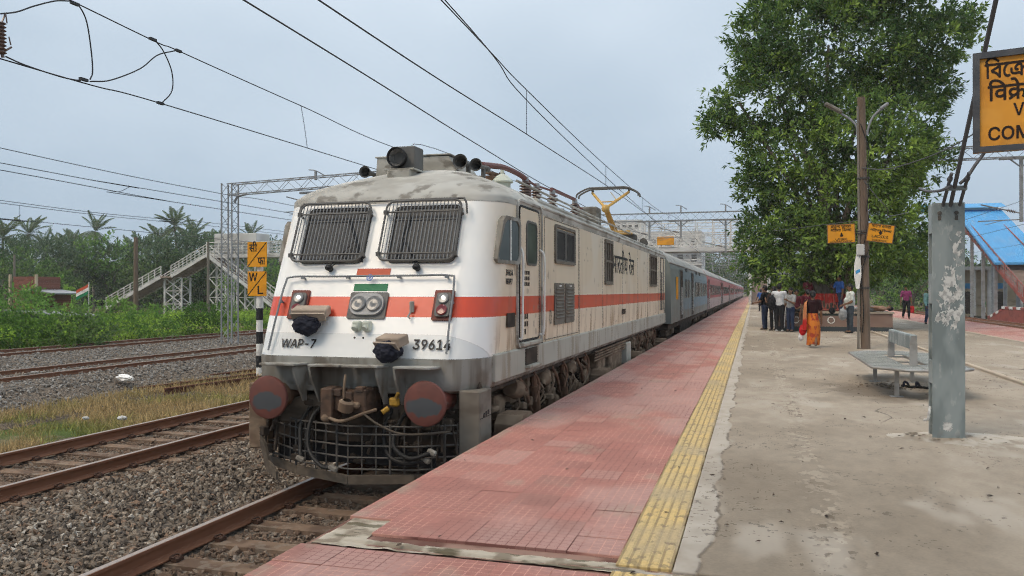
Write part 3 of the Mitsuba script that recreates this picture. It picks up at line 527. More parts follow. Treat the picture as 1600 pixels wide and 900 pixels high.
LP('roof', loft([outline(3.43, 1.508, yF(3.43) - .004, .42), outline(3.50, 1.518, yF(3.5) - .01, .42), outline(3.535, 1.50, yF(3.5) + .02, .42), outline(3.61, 1.44, 9.47, .46), outline(3.68, 1.36, 9.58, .5), outline(3.80, 1.10, 9.88, .46), outline(3.99, .62, 10.5, .3), outline(4.015, .5, 10.62, .26)], True), 'mat_roof', 28)
LP('nose_beam', loft([outline(1.17, 1.38, yF(1) + .10, .42), outline(1.21, 1.45, yF(1) + .02, .43), outline(1.30, 1.48, yF(1) - .008, .43), outline(1.562, 1.488, yF(1) - .008, .43), outline(1.572, 1.47, yF(1) + .012, .43)]), 'mat_locogrey', 30)
for s_ in (-1, 1):
    k = LP('skirt', MB().cbox((CX + s_ * 1.495, (9.15 + YE) / 2, 1.425), (.06, YE - 9.15, .33), .012), 'mat_skirt')
    LP('gutter', MB().tube([(CX + s_ * 1.508, 11.42, 3.535), (CX + s_ * 1.508, YE, 3.535)], .026, 8), 'mat_roof')
    LP('roof_cornice', MB().tube([(CX + s_ * 1.40, 11.42, 3.64), (CX + s_ * 1.40, YE, 3.64)], .045, 8), 'mat_roof')
FX, FY = np.array([1., 0, 0]), nrm((0, .42, 1)); FN = np.cross(FX, FY)
def fp(x, z, proud=0.): return np.array([CX + x, yF(z) - .018, z]) + FN * proud
def fplate(mb, x0, x1, z0, z1, t, r=.01, proud=0.):
    zc = (z0 + z1) / 2; h = (z1 - z0) / FY[2]
    return mb.poly(rrect(x1 - x0, h, r), fp((x0 + x1) / 2, zc, proud), FX, FY, t)
def fring(mb, x0, x1, z0, z1, w, t, r, proud=0.):
    zc = (z0 + z1) / 2; h = (z1 - z0) / FY[2]
    return mb.poly(Polygon(rrect(x1 - x0, h, r), [rrect(x1 - x0 - 2*w, h - 2*w, max(.01, r - w))[::-1]]), fp((x0 + x1) / 2, zc, proud), FX, FY, t)
for x0, x1 in ((-1.1, -.125), (.09, 1.065)):
    w = LP('windscreen', fplate(MB(), x0 + .11, x1 - .035, 2.70, 3.345, .006, .07, .002), 'mat_glassdark', label='dark windscreen behind a bar grille')
    part(w, 'gasket', fring(MB(), x0 + .08, x1 - .005, 2.67, 3.375, .035, .018, .09, .001), 'mat_black')
    path = [fp((x0 + x1) / 2 + a, 3.04 + b * FY[2], .08) for a, b in rrect(x1 - x0, .735 / FY[2], .10, 6)]
    m = MB().tube(path + path[:2], .0135, 7, False)
    for z in (3.27, 2.755): m.tube([fp(x0 - .0, z, .08), fp(x1, z, .08)], .011, 6)
    m.tube([fp(x0 + .12, 3.20, .012), fp(x1 - .04, 3.20, .012)], .012, 6)
    for x in (x0, x1):
        for z in (2.75, 3.27): m.tube([fp(x, z, .08), fp(x, z, -.01)], .014, 6); m.box(fp(x, z, .078), (.05, .04, .05))
    g = LP('window_grille', m, 'mat_frame', label='tubular guard with upright bars in front of the windscreen')
    b = MB()
    for i in range(20):
        x = x0 + .035 + (x1 - x0 - .07) * i / 19; b.tube([fp(x, 2.682, .074), fp(x, 3.395, .074)], .0072, 5)
    part(g, 'bars', b, 'mat_bar', 40)
for pv, j1, tip in ((-.55, (-.26, 2.93), (-.42, 3.22)), (.60, (.36, 2.98), (.40, 3.26))):
    m = MB().cyl(fp(pv, 2.60, 0), fp(pv, 2.60, .08), .035, 10).sph(fp(pv, 2.60, .05), (.05, .05, .04), 1)
    m.tube([fp(pv, 2.61, .06), fp(*j1, .07)], .009, 5).tube([fp(pv + .04, 2.61, .06), fp(j1[0] + .03, j1[1] - .05, .07)], .007, 5)
    m.tube([fp(j1[0] - (tip[0] - j1[0]) * .9, j1[1] - (tip[1] - j1[1]) * .9, .045), fp(*tip, .045)], .012, 5)
    LP('wiper', m, 'mat_black')
m = MB().tube(curve([fp(-1.13, 3.30, .06), fp(-1.1, 3.40, .07), fp(-.95, 3.425, .06), fp(0, 3.435, .05), fp(.95, 3.435, .06), fp(1.1, 3.40, .08), fp(1.145, 3.24, .06)], 6), .014, 6)
LP('rain_rail', m, 'mat_frame')
m = MB().tube(curve([fp(-1.14, 1.62, .03), fp(-1.12, 2.0, .055), fp(-1.10, 2.40, .055), fp(-1.02, 2.488, .055), fp(-.5, 2.492, .055), fp(.5, 2.497, .055), fp(1.03, 2.497, .055), fp(1.105, 2.42, .055), fp(1.12, 2.0, .055), fp(1.13, 1.62, .03)], 8), .0125, 7)
for x, z in ((-.88, 2.489), (-.27, 2.493), (.40, 2.497), (1.0, 2.497), (-1.11, 2.2), (1.11, 2.2)): m.cyl(fp(x, z, -.01), fp(x, z, .055), .014, 6); m.box(fp(x, z - .012, .045), (.04, .03, .03))
LP('front_handrail', m, 'mat_bar')
LP('flag_stripe', fplate(MB(), -.185, .255, 2.525, 2.605, .003, .004, .002), 'mat_saffron', label='saffron bar of the painted tricolour')
LP('flag_stripe', fplate(MB(), -.185, .255, 2.335, 2.42, .003, .004, .002), 'mat_green', label='green bar of the painted tricolour')
m = MB(); c = fp(.03, 2.472, .062)
ring = lambda r0, r1: Polygon([(r1*math.cos(a), r1*math.sin(a)) for a in np.linspace(0, 2*math.pi, 24)[:-1]], [[(r0*math.cos(a), r0*math.sin(a)) for a in np.linspace(0, 2*math.pi, 24)[:-1]]])
m.poly(ring(.032, .043), c, FX, FY, .003); m.poly(ring(.001, .012), c, FX, FY, .003)
for i in range(6):
    a = i * math.pi / 6; q = FX * math.cos(a) + FY * math.sin(a); m.bar(c - q * .034 + FN * .0015, c + q * .034 + FN * .0015, .004, .003, FN)
LP('wheel_emblem', m, 'mat_chakra', label='small blue spoked wheel emblem')
h = LP('headlight', fplate(MB(), -.20, .29, 2.005, 2.315, .03, .02, -.01), 'mat_frame', label='twin round headlights in a dark housing')
part(h, 'rim', MB().poly(Polygon(rrect(.43, .27, .12)), fp(.045, 2.165, .02), FX, FY, .035), 'mat_steel')
for x in (-.055, .145): part(h, 'lens', MB().lathe([(.093, 0), (.098, .02), (.088, .03), (.06, .022), (.03, .028), (0, .03)], fp(x, 2.165, .052), FN, 22), 'mat_lensdark')
for x, lamp in ((-.88, 1), (.995, 1)):
    h = LP('marker_light', fplate(MB(), x - .12, x + .12, 2.0, 2.34, .03, .012, -.012), 'mat_bufferred', label='marker lamp, a lit white lens over a red one')
    part(h, 'housing', MB().poly(rrect(.18, .29, .03), fp(x + .01, 2.165, .015), FX, FY, .035), 'mat_frame')
    for z, mm in ((2.23, 'mat_lensdark'), (2.10, 'mat_redlens')): part(h, 'lens', MB().lathe([(.06, 0), (.066, .02), (.055, .028), (.02, .022), (0, .024)], fp(x + .01, z, .045), FN, 18), mm)
    d = mikit.ply(MB().lathe([(.017, 0), (.017, .012), (0, .016)], fp(x + .015, 2.235, .068), FN, 12).get(), 'mat_lamp'); d['emitter'] = {'type': 'area', 'radiance': {'type': 'rgb', 'value': [5, 5, 4.8]}}
    scene[h + '__lamp'] = d
LP('lettering', lettering(MB(), 'WAP-7', fp(-1.0, 1.665, .004), FX, FY, .105, .46), 'mat_black', False, label='painted letters WAP-7')
LP('lettering', lettering(MB(), '39614', fp(.70, 1.675, .004), FX, FY, .115, .46), 'mat_black', False, label='painted number 39614')
for x in (-.03, .10): LP('jumper_socket', MB().cbox(fp(x, 1.915, .03), (.095, .09, .12), .015).cyl(fp(x, 1.89, .08), fp(x, 1.86, .10), .032, 10), 'mat_palegreen')
LP('latch', MB().cbox(fp(.62, 2.14, .03), (.055, .03, .13), .008).tube([fp(.62, 2.08, .04), fp(.60, 2.02, .05), fp(.63, 2.0, .05)], .012, 5), 'mat_locogrey')
LP('bolt_holes', MB().cyl(fp(-.05, 1.79, .0), fp(-.05, 1.79, .008), .012, 8).cyl(fp(.06, 1.79, 0), fp(.06, 1.79, .008), .012, 8), 'mat_black', kind='stuff')

# cardboard boxes with dark cloth bundles tied to the nose
def bundle(x0, x1, z0, z1, bx, bz, label, sgn):
    m = MB(); c = fp((x0 + x1) / 2, (z0 + z1) / 2, .13); A = rotz(sgn * .22) @ rotx(.25)
    m.cbox(c, ((x1 - x0) * .84, .20, (z1 - z0) * .6), .012, A); m.box(c + A @ np.array([0, -.12, -.03]), ((x1 - x0) * .8, .02, .12), A @ rotx(.5))
    k = obj('cardboard_box', m, 'mat_cardboard', label[0], 'box', 'boxes and bundles tied to the locomotive front')
    s = trimesh.creation.icosphere(4); v = np.array(s.vertices)
    d = 1 + .55 * (meshkit.fbm(v * 3.2 + bx * 7, 4, 3) - .5); v = v * d[:, None] * (.165, .13, .125); v[:, 2] *= np.where(v[:, 2] < 0, 1.15, .9)
    m = MB().add(v + fp(bx, bz, .14), s.faces)
    obj('cloth_bundle', m, 'mat_cloth', label[1], 'cloth', 'boxes and bundles tied to the locomotive front', smooth=True)
bundle(-.86, -.36, 1.95, 2.13, -.64, 1.90, ('beige cardboard box strapped over the left marker lamp of the locomotive', 'dark cloth bundle hanging below the upper cardboard box on the locomotive'), 1)
bundle(.30, .69, 1.63, 1.82, .47, 1.62, ('beige cardboard box on the locomotive nose left of the painted number', 'dark blue cloth bundle under the lower cardboard box beside the number'), -1)

# buffers, coupling and the gear below the nose
m = MB().lohi((CX - 1.42, 8.86, .95), (CX + 1.42, 9.05, 1.3)).lohi((CX - 1.32, 8.80, .55), (CX + 1.32, 8.9, .98))
LP('headstock', m, 'mat_geardark')
for x0, x1, bx in ((-1.06, -.60, -.62), (-.43, -.04, -.41), (-.01, .44, .42), (.62, 1.06, .64)):
    k = LP('step_plate', MB().cbox((CX + (x0 + x1) / 2, 8.42, 1.485), (x1 - x0, .36, .028), .006, rotx(-.05)), 'mat_locogrey')
    part(k, 'bracket', MB().poly([(0, 0), (.30, 0), (.26, -.12), (.07, -.42), (0, -.42)], (CX + bx - .012, 8.58, 1.47), (0, -1, 0), (0, 0, 1), .024), 'mat_locogrey', False)
LP('cross_beam', MB().cbox((CX, 8.62, 1.20), (1.9, .1, .07), .01), 'mat_locogrey')
for s_ in (-1, 1):
    b = LP('buffer', MB().lathe([(0, 0), (.12, .004), (.20, .014), (.243, .030), (.252, .05), (.245, .075), (.12, .095), (.0, .1)], (CX + s_ * .978, 8.26, 1.105), (0, 1, 0), 40), 'mat_bufferface', 30, label='round red buffer with a dark grease patch')
    part(b, 'shank', MB().lathe([(.085, .06), (.085, .26), (.13, .265), (.145, .29), (.145, .40), (.17, .62)], (CX + s_ * .978, 8.26, 1.105), (0, 1, 0), 24), 'mat_bufferred' if s_ > 0 else 'mat_rustybrown')
    part(b, 'grease_ring', MB().lathe([(.10, .10), (.125, .13), (.125, .20), (.10, .23)], (CX + s_ * .978, 8.26, 1.105), (0, 1, 0), 20), 'mat_palegreen' if s_ < 0 else 'mat_bufferred')
    part(b, 'base_plate', MB().cbox((CX + s_ * 1.0, 8.88, 1.09), (.46, .06, .42), .01), 'mat_guardplate')
c = MB().cbox((CX + .02, 8.44, 1.10), (.22, .40, .22), .012).cbox((CX - .17, 8.32, 1.07), (.14, .30, .36), .012, rotz(.12)).cbox((CX + .22, 8.44, 1.11), (.15, .40, .26), .012).cbox((CX - .05, 8.30, 1.20), (.10, .18, .08), .01).cbox((CX + .22, 8.28, 1.24), (.10, .10, .06), .01)
c.cbox((CX + .02, 8.62, 1.09), (.42, .2, .20), .02)
k = LP('coupler', c, 'mat_coupler', label='rusty centre coupler')
part(k, 'knuckle', MB().lathe([(.05, 0), (.085, .02), (.085, .12), (.05, .14)], (CX + .08, 8.17, 1.0), (.3, -.15, 1), 14).cbox((CX + .13, 8.20, 1.07), (.22, .10, .07), .02, rotz(.3)), 'mat_gear')
part(k, 'lock_lever', MB().tube(curve([(CX + .03, 8.28, 1.40), (CX + .03, 8.24, 1.22), (CX + .05, 8.22, 1.05)], 4), .016, 6), 'mat_gear')
part(k, 'screw_link', MB().tube(curve([(CX - .16, 8.2, .93), (CX + .05, 8.14, .90), (CX + .28, 8.2, .98), (CX + .40, 8.3, 1.02)], 5), .019, 8).sph((CX - .17, 8.2, .92), .055, 1), 'mat_gear')
LP('brake_pipe', MB().tube(curve([(CX + .28, 8.2, .99), (CX + .48, 8.22, .86), (CX + .75, 8.3, .76), (CX + 1.2, 8.5, .78)], 6), .013, 7), 'mat_guardplate')
LP('cock_handle', MB().cbox((CX + .55, 8.45, 1.09), (.12, .07, .10), .02).tube([(CX + .5, 8.4, 1.03), (CX + .44, 8.36, .98)], .03, 7).tube([(CX + .58, 8.42, 1.14), (CX + .62, 8.4, 1.2)], .02, 6), 'mat_yellowpaint', label='yellow cock of the brake pipe')
for pts in ([(-.42, 8.7, 1.05), (-.50, 8.45, .85), (-.46, 8.32, .55), (-.25, 8.22, .38), (-.08, 8.2, .36)], [(.62, 8.7, 1.0), (.56, 8.5, .8), (.60, 8.32, .62), (.80, 8.3, .50), (1.02, 8.4, .56)], [(-.62, 8.7, 1.0), (-.66, 8.5, .8), (-.60, 8.38, .55), (-.55, 8.3, .42)], [(.42, 8.7, 1.0), (.40, 8.5, .75), (.50, 8.4, .5), (.75, 8.35, .43), (.95, 8.4, .47)]):
    k = LP('air_hose', MB().tube(curve([(CX + a, b, z) for a, b, z in pts], 6), .024, 8), 'mat_hose')
    e = pts[-1]; part(k, 'hose_coupling', MB().cbox((CX + e[0], e[1], e[2]), (.11, .06, .06), .015, roty(.4)), 'mat_locogrey')
V_ = [(-1.36, 8.95), (-.72, 8.52), (0.05, 8.30), (.80, 8.45), (1.40, 8.82)]
def gpt(t, z):
    t = t * 4; i = min(3, int(t)); q = t - i
    return np.array([CX + V_[i][0] * (1 - q) + V_[i + 1][0] * q, V_[i][1] * (1 - q) + V_[i + 1][1] * q, z])
m = MB()
for z in (.34, .47, .60, .73, .82): m.tube([gpt(t, z) for t in np.linspace(0, 1, 9)], .011, 6)
for i in range(19):
    t = (i + .5) / 19; m.tube([gpt(t, .24), gpt(t, .84)], .009 if i % 4 else .016, 6)
gk = LP('cattle_guard', m, 'mat_darkmetal', label='dark bar grid of the cattle guard')
part(gk, 'bottom_plate', MB().bar(gpt(0, .24), gpt(.25, .24), .03, .1).bar(gpt(.25, .24), gpt(.5, .22), .03, .1).bar(gpt(.5, .22), gpt(.75, .24), .03, .1).bar(gpt(.75, .24), gpt(1, .24), .03, .1), 'mat_guardplate', False)
part(gk, 'deflector', MB().poly(Polygon([(-.1, .0), (.12, 0), (.14, -.35), (.30, -.62), (.55, -.70), (.55, -.60), (.35, -.5), (.24, -.3)]), (CX - 1.36, 8.66, .84), (.85, -.5, 0), (0, 0, 1), .03), 'mat_guardplate', False)
m = MB()
for i in range(34):
    x = R.uniform(-1.2, 1.25); y = R.uniform(8.5, 8.75); z = R.uniform(.35, 1.1); m.cbox((CX + x, y, z), (R.uniform(.03, .14), R.uniform(.03, .1), R.uniform(.03, .12)), .01, rotz(R.uniform(-.5, .5)))
for i in range(18):
    x = R.uniform(-1.2, 1.2); m.tube([(CX + x, 8.7, R.uniform(.8, 1.15)), (CX + x + R.uniform(-.2, .2), 8.55, R.uniform(.4, .7))], R.uniform(.01, .025), 6)
LP('brake_rigging', m, 'mat_geardark', kind='stuff')
for q in (((-.5, 8.72, 1.04), (.32, .2, .14)), ((-.82, 8.7, .92), (.4, .14, .3)), ((.45, 8.74, .92), (.3, .15, .36)), ((.9, 8.72, .82), (.5, .12, .14))): LP('draw_gear_case', MB().cbox((CX + q[0][0], q[0][1], q[0][2]), q[1], .015), 'mat_guardplate')
for s_ in (-1, 1):
    k = LP('corner_panel', MB().cbox((CX + s_ * 1.36, 8.88, .82), (.26, .42, .80), .02), 'mat_cornerplate' if s_ > 0 else 'mat_gear')
    part(k, 'vent_slots', MB().box((CX + s_ * 1.491, 8.80, .93), (.006, .05, .05)).box((CX + s_ * 1.491, 8.88, .94), (.006, .05, .05)).box((CX + s_ * 1.491, 8.96, .95), (.006, .05, .05)).box((CX + s_ * 1.491, 8.88, .905), (.004, .42, .008)), 'mat_black', kind='stuff')

# the flank
for s_ in (1, -1):
    SXo = CX + s_ * 1.506
    NX = np.array([s_, 0, 0.]); AX = np.array([0, s_, 0.]); AZ = np.array([0, 0, 1.])       # AX x AZ points outwards
    def sp(y, z, proud=0.): return np.array([SXo + s_ * proud, y, z])
    def splate(y0, y1, z0, z1, t, r=.02, proud=0.): return MB().poly(rrect(abs(y1 - y0), z1 - z0, r), sp((y0 + y1) / 2, (z0 + z1) / 2, proud), AX, AZ, t)
    def sring(y0, y1, z0, z1, w, t, r, proud=0.): return MB().poly(Polygon(rrect(y1 - y0, z1 - z0, r), [rrect(y1 - y0 - 2*w, z1 - z0 - 2*w, max(.008, r - w))[::-1]]), sp((y0 + y1) / 2, (z0 + z1) / 2, proud), AX, AZ, t)
    if True:
        raked = lambda d: Polygon([(s_ * (a - 9.7), b - 2.95) for a, b in ((9.33 + d, 2.72 + d), (9.36 + d, 2.67 + d), (10.0 - d, 2.67 + d), (10.06 - d, 2.74 + d), (10.06 - d, 3.20 - d), (10.0 - d, 3.26 - d), (9.60 + d, 3.26 - d), (9.52 + d, 3.20 - d))])
        AT = nrm((.127, s_, 0))                                        # the pane follows the rounded corner of the cab
        k = LP('cab_window', MB().poly(raked(.03), sp(9.7, 2.95, .004), AT, AZ, .01), 'mat_sideglass', label='cab side window in two panes')
        part(k, 'frame', MB().poly(raked(0).difference(raked(.045)), sp(9.7, 2.95, -.07), AT, AZ, .096), 'mat_locogrey', False)
        part(k, 'mullion', MB().cbox(sp(9.74, 2.965, .016), (.03, .03, .56), .006), 'mat_white')
        k = LP('cab_door', splate(10.20, 11.16, 1.70, 3.43, .012, .05), 'mat_locopaint', False)
        part(k, 'seal', sring(10.17, 11.19, 1.67, 3.46, .03, .016, .09), 'mat_black', False)
        part(k, 'window', splate(10.50, 11.02, 2.70, 3.26, .006, .10, .012), 'mat_sideglass', False)
        part(k, 'window_frame', sring(10.48, 11.04, 2.68, 3.28, .028, .02, .11, .006), 'mat_frame', False)
        part(k, 'sill', MB().cbox(sp(10.67, 1.64, .03), (.08, .98, .05), .01), 'mat_skirt')
        for y in (10.12, 11.25): LP('handrail', MB().tube(curve([sp(y, 1.72, .0), sp(y, 1.76, .06), sp(y, 2.2, .07), sp(y, 2.8, .07), sp(y, 2.92, 0)], 6), .016, 7), 'mat_white')
        LP('door_arch', sring(10.06, 11.34, 1.60, 3.53, .03, .026, .14), 'mat_roof', False)
        LP('body_seam', MB().box(sp(11.40, 2.55, .0), (.012, .035, 1.95)), 'mat_frame', False)
        LP('panel_seam', sring(11.52, 13.95, 1.62, 3.42, .012, .004, .02, .001), 'mat_louvre', False)
        LP('foot_step', MB().lohi(sp(10.42, 1.33, .006), sp(11.0, 1.57, .034)), 'mat_geardark', False)
        part(L + '__foot_step' if s_ > 0 else L + '__foot_step_001', 'tread', MB().cbox(sp(10.71, 1.335, .05), (.09, .60, .04), .008), 'mat_skirt')
        k = LP('equipment_window', sring(12.14, 13.58, 2.76, 3.36, .045, .03, .06), 'mat_louvre', False, label='dark twin window with a raised frame')
        for y0, y1 in ((12.21, 12.83), (12.89, 13.51)):
            part(k, 'pane', splate(y0 + .02, y1 - .02, 2.82, 3.26, .008, .02, .002), 'mat_black', False)
            part(k, 'pane_frame', sring(y0, y1, 2.79, 3.29, .035, .022, .03, .001), 'mat_frame', False)
        for y0, y1 in ((12.14, 12.80), (12.88, 13.54)):
            k = LP('louvre_door', splate(y0, y1, 1.82, 2.46, .014, .012), 'mat_louvre', False, label='brown ventilation louvre')
            for i in range(9): part(k, 'slat', MB().box(sp((y0 + y1) / 2, 1.93 + i * .055, .022), (.014, y1 - y0 - .1, .022), roty(-s_ * .5)), 'mat_louvre', False)
            part(k, 'lock', MB().cbox(sp((y0 + y1) / 2, 2.415, .02), (.02, .08, .03), .005), 'mat_white')
        for y0, y1, z0, z1 in ((16.5, 17.42, 2.47, 3.40), (23.98, 25.7, 2.47, 3.42)):
            k = LP('side_grille', sring(y0, y1, z0, z1, .07, .035, .03), 'mat_louvre', False, label='brown framed filter window')
            part(k, 'filter', splate(y0 + .06, y1 - .06, z0 + .06, z1 - .06, .006, .01, .002), 'mat_geardark', False)
            for i in range(1, 3): part(k, 'bar', MB().box(sp(y0 + (y1 - y0) * i / 3, (z0 + z1) / 2, .018), (.02, .05, z1 - z0 - .12)), 'mat_louvre', False)
            part(k, 'bar', MB().box(sp((y0 + y1) / 2, z0 + (z1 - z0) * .52, .018), (.02, y1 - y0 - .12, .05)), 'mat_louvre', False)
        for y in (14.0, 16.3, 18.9, 21.4, 23.6, 26.3): LP('panel_seam', MB().box(sp(y, 2.5, .0), (.005, .012, 1.84)), 'mat_louvre', False)
        LP('end_door', sring(26.9, 27.75, 1.72, 3.44, .03, .018, .04), 'mat_frame', False)
        LP('end_handrail', MB().tube([sp(26.75, 1.75, .06), sp(26.75, 2.95, .06)], .018, 6), 'mat_frame')
        LP('data_plate', splate(9.64, 9.99, 1.885, 2.06, .008, .008), 'mat_geardark', False)
        LP('data_plate', splate(18.85, 19.35, 1.80, 1.92, .006, .008), 'mat_geardark', False)
        if s_ > 0:
            LP('lettering', lettering(MB(), 'bharat', sp(17.44, 2.74, .003), AX, AZ, .42, 3.35), 'mat_black', False, label='black Hindi lettering on the flank')
            LP('lettering', lettering(lettering(MB(), '39614', sp(9.60, 2.53, .003), AX, AZ, .07, .30), 'WAP7', sp(9.60, 2.42, .003), AX, AZ, .07, .28), 'mat_black', False, label='small number under the cab window')
            m = MB()
            for i in range(9): m.box(sp(10.42 + .1 * (i % 3), 2.58 - .075 * (i // 3), .0135), (.004, .075, .05))
            for i in range(5): m.box(sp(10.44 + .1 * (i % 2), 2.0 - .1 * (i // 2), .0135), (.004, .07, .07))
            LP('stencil_marks', m, 'mat_geardark', False, kind='stuff')
        LP('warning_mark', MB().poly(ring(.05, .062), sp(11.9, 1.95, .002), AX * 1.0, AZ * 1.7, .003), 'mat_louvre', False)

# running gear
WHEEL = MB().lathe([(.10, -.16), (.14, -.10), (.15, -.06), (.43, -.04), (.47, -.06), (.546, -.06), (.556, .05), (.575, .062), (.575, .075), (.46, .08), (.43, .05), (.15, .06), (.1, .1)], (0, 0, 0), (1, 0, 0), 40)
WH = {s_: mikit.ply((WHEEL.get()[0] * (-s_, 1, 1), WHEEL.get()[1][:, ::(-1 if s_ > 0 else 1)]), 'mat_gear', smooth=30) for s_ in (-1, 1)}
for y0 in (12.85, 23.75):
    for s_ in (-1, 1):
        X = CX + s_ * 1.13
        k = LP('bogie_frame', MB().cbox((X, y0, .86), (.14, 5.4, .20), .03).cbox((X, y0, .68), (.16, .7, .3), .03).cbox((X, y0 - 2.5, .78), (.2, .3, .3), .03).cbox((X, y0 + 2.5, .78), (.2, .3, .3), .03), 'mat_gear')
        for i, y in enumerate((y0 - 1.85, y0, y0 + 1.85)):
            part(L, 'wheel', WH[s_], to=tr(CX + s_ * .83, y, .546))
            part(k, 'axle_box', MB().cbox((CX + s_ * 1.2, y, .546), (.26, .36, .36), .05).lathe([(.13, 0), (.13, .06), (.09, .09), (0, .09)], (CX + s_ * 1.32, y, .546), (s_, 0, 0), 16), 'mat_gear')
            for d in (-.36, .36):
                m = MB()
                for q in range(5): m.lathe([(.06, -.016), (.09, 0), (.06, .016)], (CX + s_ * 1.2, y + d, .60 + q * .045), (0, 0, 1), 12)
                part(k, 'coil_spring', m.cyl((CX + s_ * 1.2, y + d, .55), (CX + s_ * 1.2, y + d, .83), .05, 8), 'mat_geardark')
            part(k, 'brake_unit', MB().lathe([(0, 0), (.115, .01), (.13, .04), (.13, .20), (.08, .26), (.04, .29), (.04, .45)], (CX + s_ * 1.30, y - .62 if i else y - .55, 1.06), (s_ * .25, -.9 if i else .9, -.3), 18), 'mat_gear')
            part(k, 'damper', MB().cyl((CX + s_ * 1.33, y + .75, .50), (CX + s_ * 1.33, y + .62, .95), .075, 12).cyl((CX + s_ * 1.33, y + .62, .95), (CX + s_ * 1.33, y + .57, 1.15), .05, 10), 'mat_rustybrown')
            part(k, 'sand_pipe', MB().tube(curve([(CX + s_ * 1.36, y - .3, 1.16), (CX + s_ * 1.42, y - .15, .95), (CX + s_ * 1.4, y + .1, .72), (CX + s_ * 1.36, y + .35, .62)], 5), .025, 7).tube(curve([(CX + s_ * 1.4, y + .3, 1.2), (CX + s_ * 1.45, y + .45, 1.0), (CX + s_ * 1.42, y + .35, .75)], 5), .018, 6), 'mat_rustybrown')
        for y in (y0 - 3.25, y0 + 2.9):
            part(k, 'sand_box', MB().poly([(0, .0), (.78, 0), (.78, .14), (.55, .30), (.12, .30), (0, .2)], (CX + s_ * 1.04 + (.0 if s_ < 0 else .32), y, .50), (0, 1, 0), (0, 0, 1), .32).cbox((CX + s_ * 1.18, y + .35, .83), (.2, .3, .07), .02), 'mat_gear')
        m = MB()
        for i in range(26):
            y = y0 + R.uniform(-2.7, 2.7); m.cbox((CX + s_ * R.uniform(1.15, 1.42), y, R.uniform(.6, 1.2)), (R.uniform(.05, .15), R.uniform(.05, .25), R.uniform(.04, .2)), .012, rotx(R.uniform(-.4, .4)))
        for i in range(14):
            y = y0 + R.uniform(-2.6, 2.6); z = R.uniform(.95, 1.2); m.tube(curve([(CX + s_ * 1.3, y, z), (CX + s_ * 1.42, y + R.uniform(-.2, .2), z - .2), (CX + s_ * 1.35, y + R.uniform(-.4, .4), z - R.uniform(.3, .55))], 4), R.uniform(.012, .025), 6)
        part(k, 'brake_rods', m, 'mat_gear', kind='stuff')
for s_ in (-1, 1):
    k = LP('equipment_case', MB().cbox((CX + s_ * 1.2, 18.3, .78), (.5, 1.7, .66), .03).cbox((CX + s_ * 1.25, 16.6, .86), (.36, .9, .5), .03), 'mat_gear')
    m = MB()
    for i in range(4): m.tube([(CX + s_ * 1.46, 15.7, .98 + i * .055), (CX + s_ * 1.46, 20.4, .98 + i * .055)], .018, 6)
    part(k, 'pipes', m, 'mat_gear'); part(k, 'box', MB().cbox((CX + s_ * 1.36, 19.9, .85), (.3, .7, .5), .02), 'mat_skirt')
LP('pilot_plate', MB().lohi((CX - 1.28, 9.02, .24), (CX + 1.28, 9.08, 1.13)), 'mat_black', False)  # added black sheet standing in for the deep shade behind the guard grid
LP('undertray', MB().lohi((CX - 1.38, 9.05, 1.12), (CX + 1.38, YE - .1, 1.28)).lohi((CX - .7, 9.5, .5), (CX + .7, YE - .6, 1.12)), 'mat_geardark', False)

# on the roof
zr = 4.0
k = LP('roof_lamp', MB().cbox((CX - .12, 10.32, 4.13), (.36, .30, .32), .015), 'mat_frame', label='dark round roof lamp in a square case')
part(k, 'shroud', MB().lathe([(.11, .03), (.128, 0), (.134, -.09), (.122, -.09), (.11, 0)], (CX - .17, 10.14, 4.13), (0, 1, 0), 26), 'mat_black')
part(k, 'reflector', MB().lathe([(.118, -.06), (.08, .02), (0, .03)], (CX - .17, 10.15, 4.13), (0, 1, 0), 22), 'mat_lensdark')
part(k, 'pedestal', MB().cbox((CX - .13, 10.30, 3.86), (.34, .50, .20), .015).cbox((CX - .13, 10.28, 3.965), (.44, .44, .025), .006), 'mat_roof')
LP('roof_box', MB().poly([(-.82, 0), (.30, 0), (.42, .04), (.30, .24), (-.80, .26)], (CX, 11.75, 4.0), (1, 0, 0), (0, 0, 1), .95).cbox((CX - .25, 11.28, 4.265), (1.16, 1.0, .02), .006), 'mat_roof', False)
for x, y, z, r in ((-.98, 10.75, 4.06, .085), (.52, 10.66, 4.13, .105), (.70, 10.8, 4.10, .09)):
    LP('horn', MB().lathe([(r * .8, .03), (r, 0), (r * 1.02, .015), (r * .7, .1), (r * .42, .2), (r * .32, .42), (r * .5, .44), (r * .5, .55), (0, .56)], (CX + x, y, z), (0, 1, .02), 18).cbox((CX + x, y + .35, z - .07), (.05, .08, .14), .01), 'mat_frame')
def ins(x, y, z, h=.42, r=.115, n=6):
    m = MB().cyl((x, y, z), (x, y, z + h), r * .5, 10)
    for i in range(n): m.lathe([(r * .5, -.018), (r, .0), (r * .96, .012), (r * .5, .03)], (x, y, z + .06 + (h - .1) * i / (n - 1)), (0, 0, 1), 16)
    k = LP('insulator', m, 'mat_insulator'); part(k, 'cap', MB().cyl((x, y, z + h), (x, y, z + h + .08), r * .55, 10), 'mat_steel'); return k
IP = [(-4.0, 14.4, 3.98), (-4.0, 15.2, 3.96), (-4.0, 16.5, 3.98), (-4.0, 18.7, 4.02), (-4.9, 16.4, 4.0), (-4.8, 18.6, 4.0), (-4.7, 20.4, 4.0)]
for i, (x, y, z) in enumerate(IP): ins(x, y, z, .36)
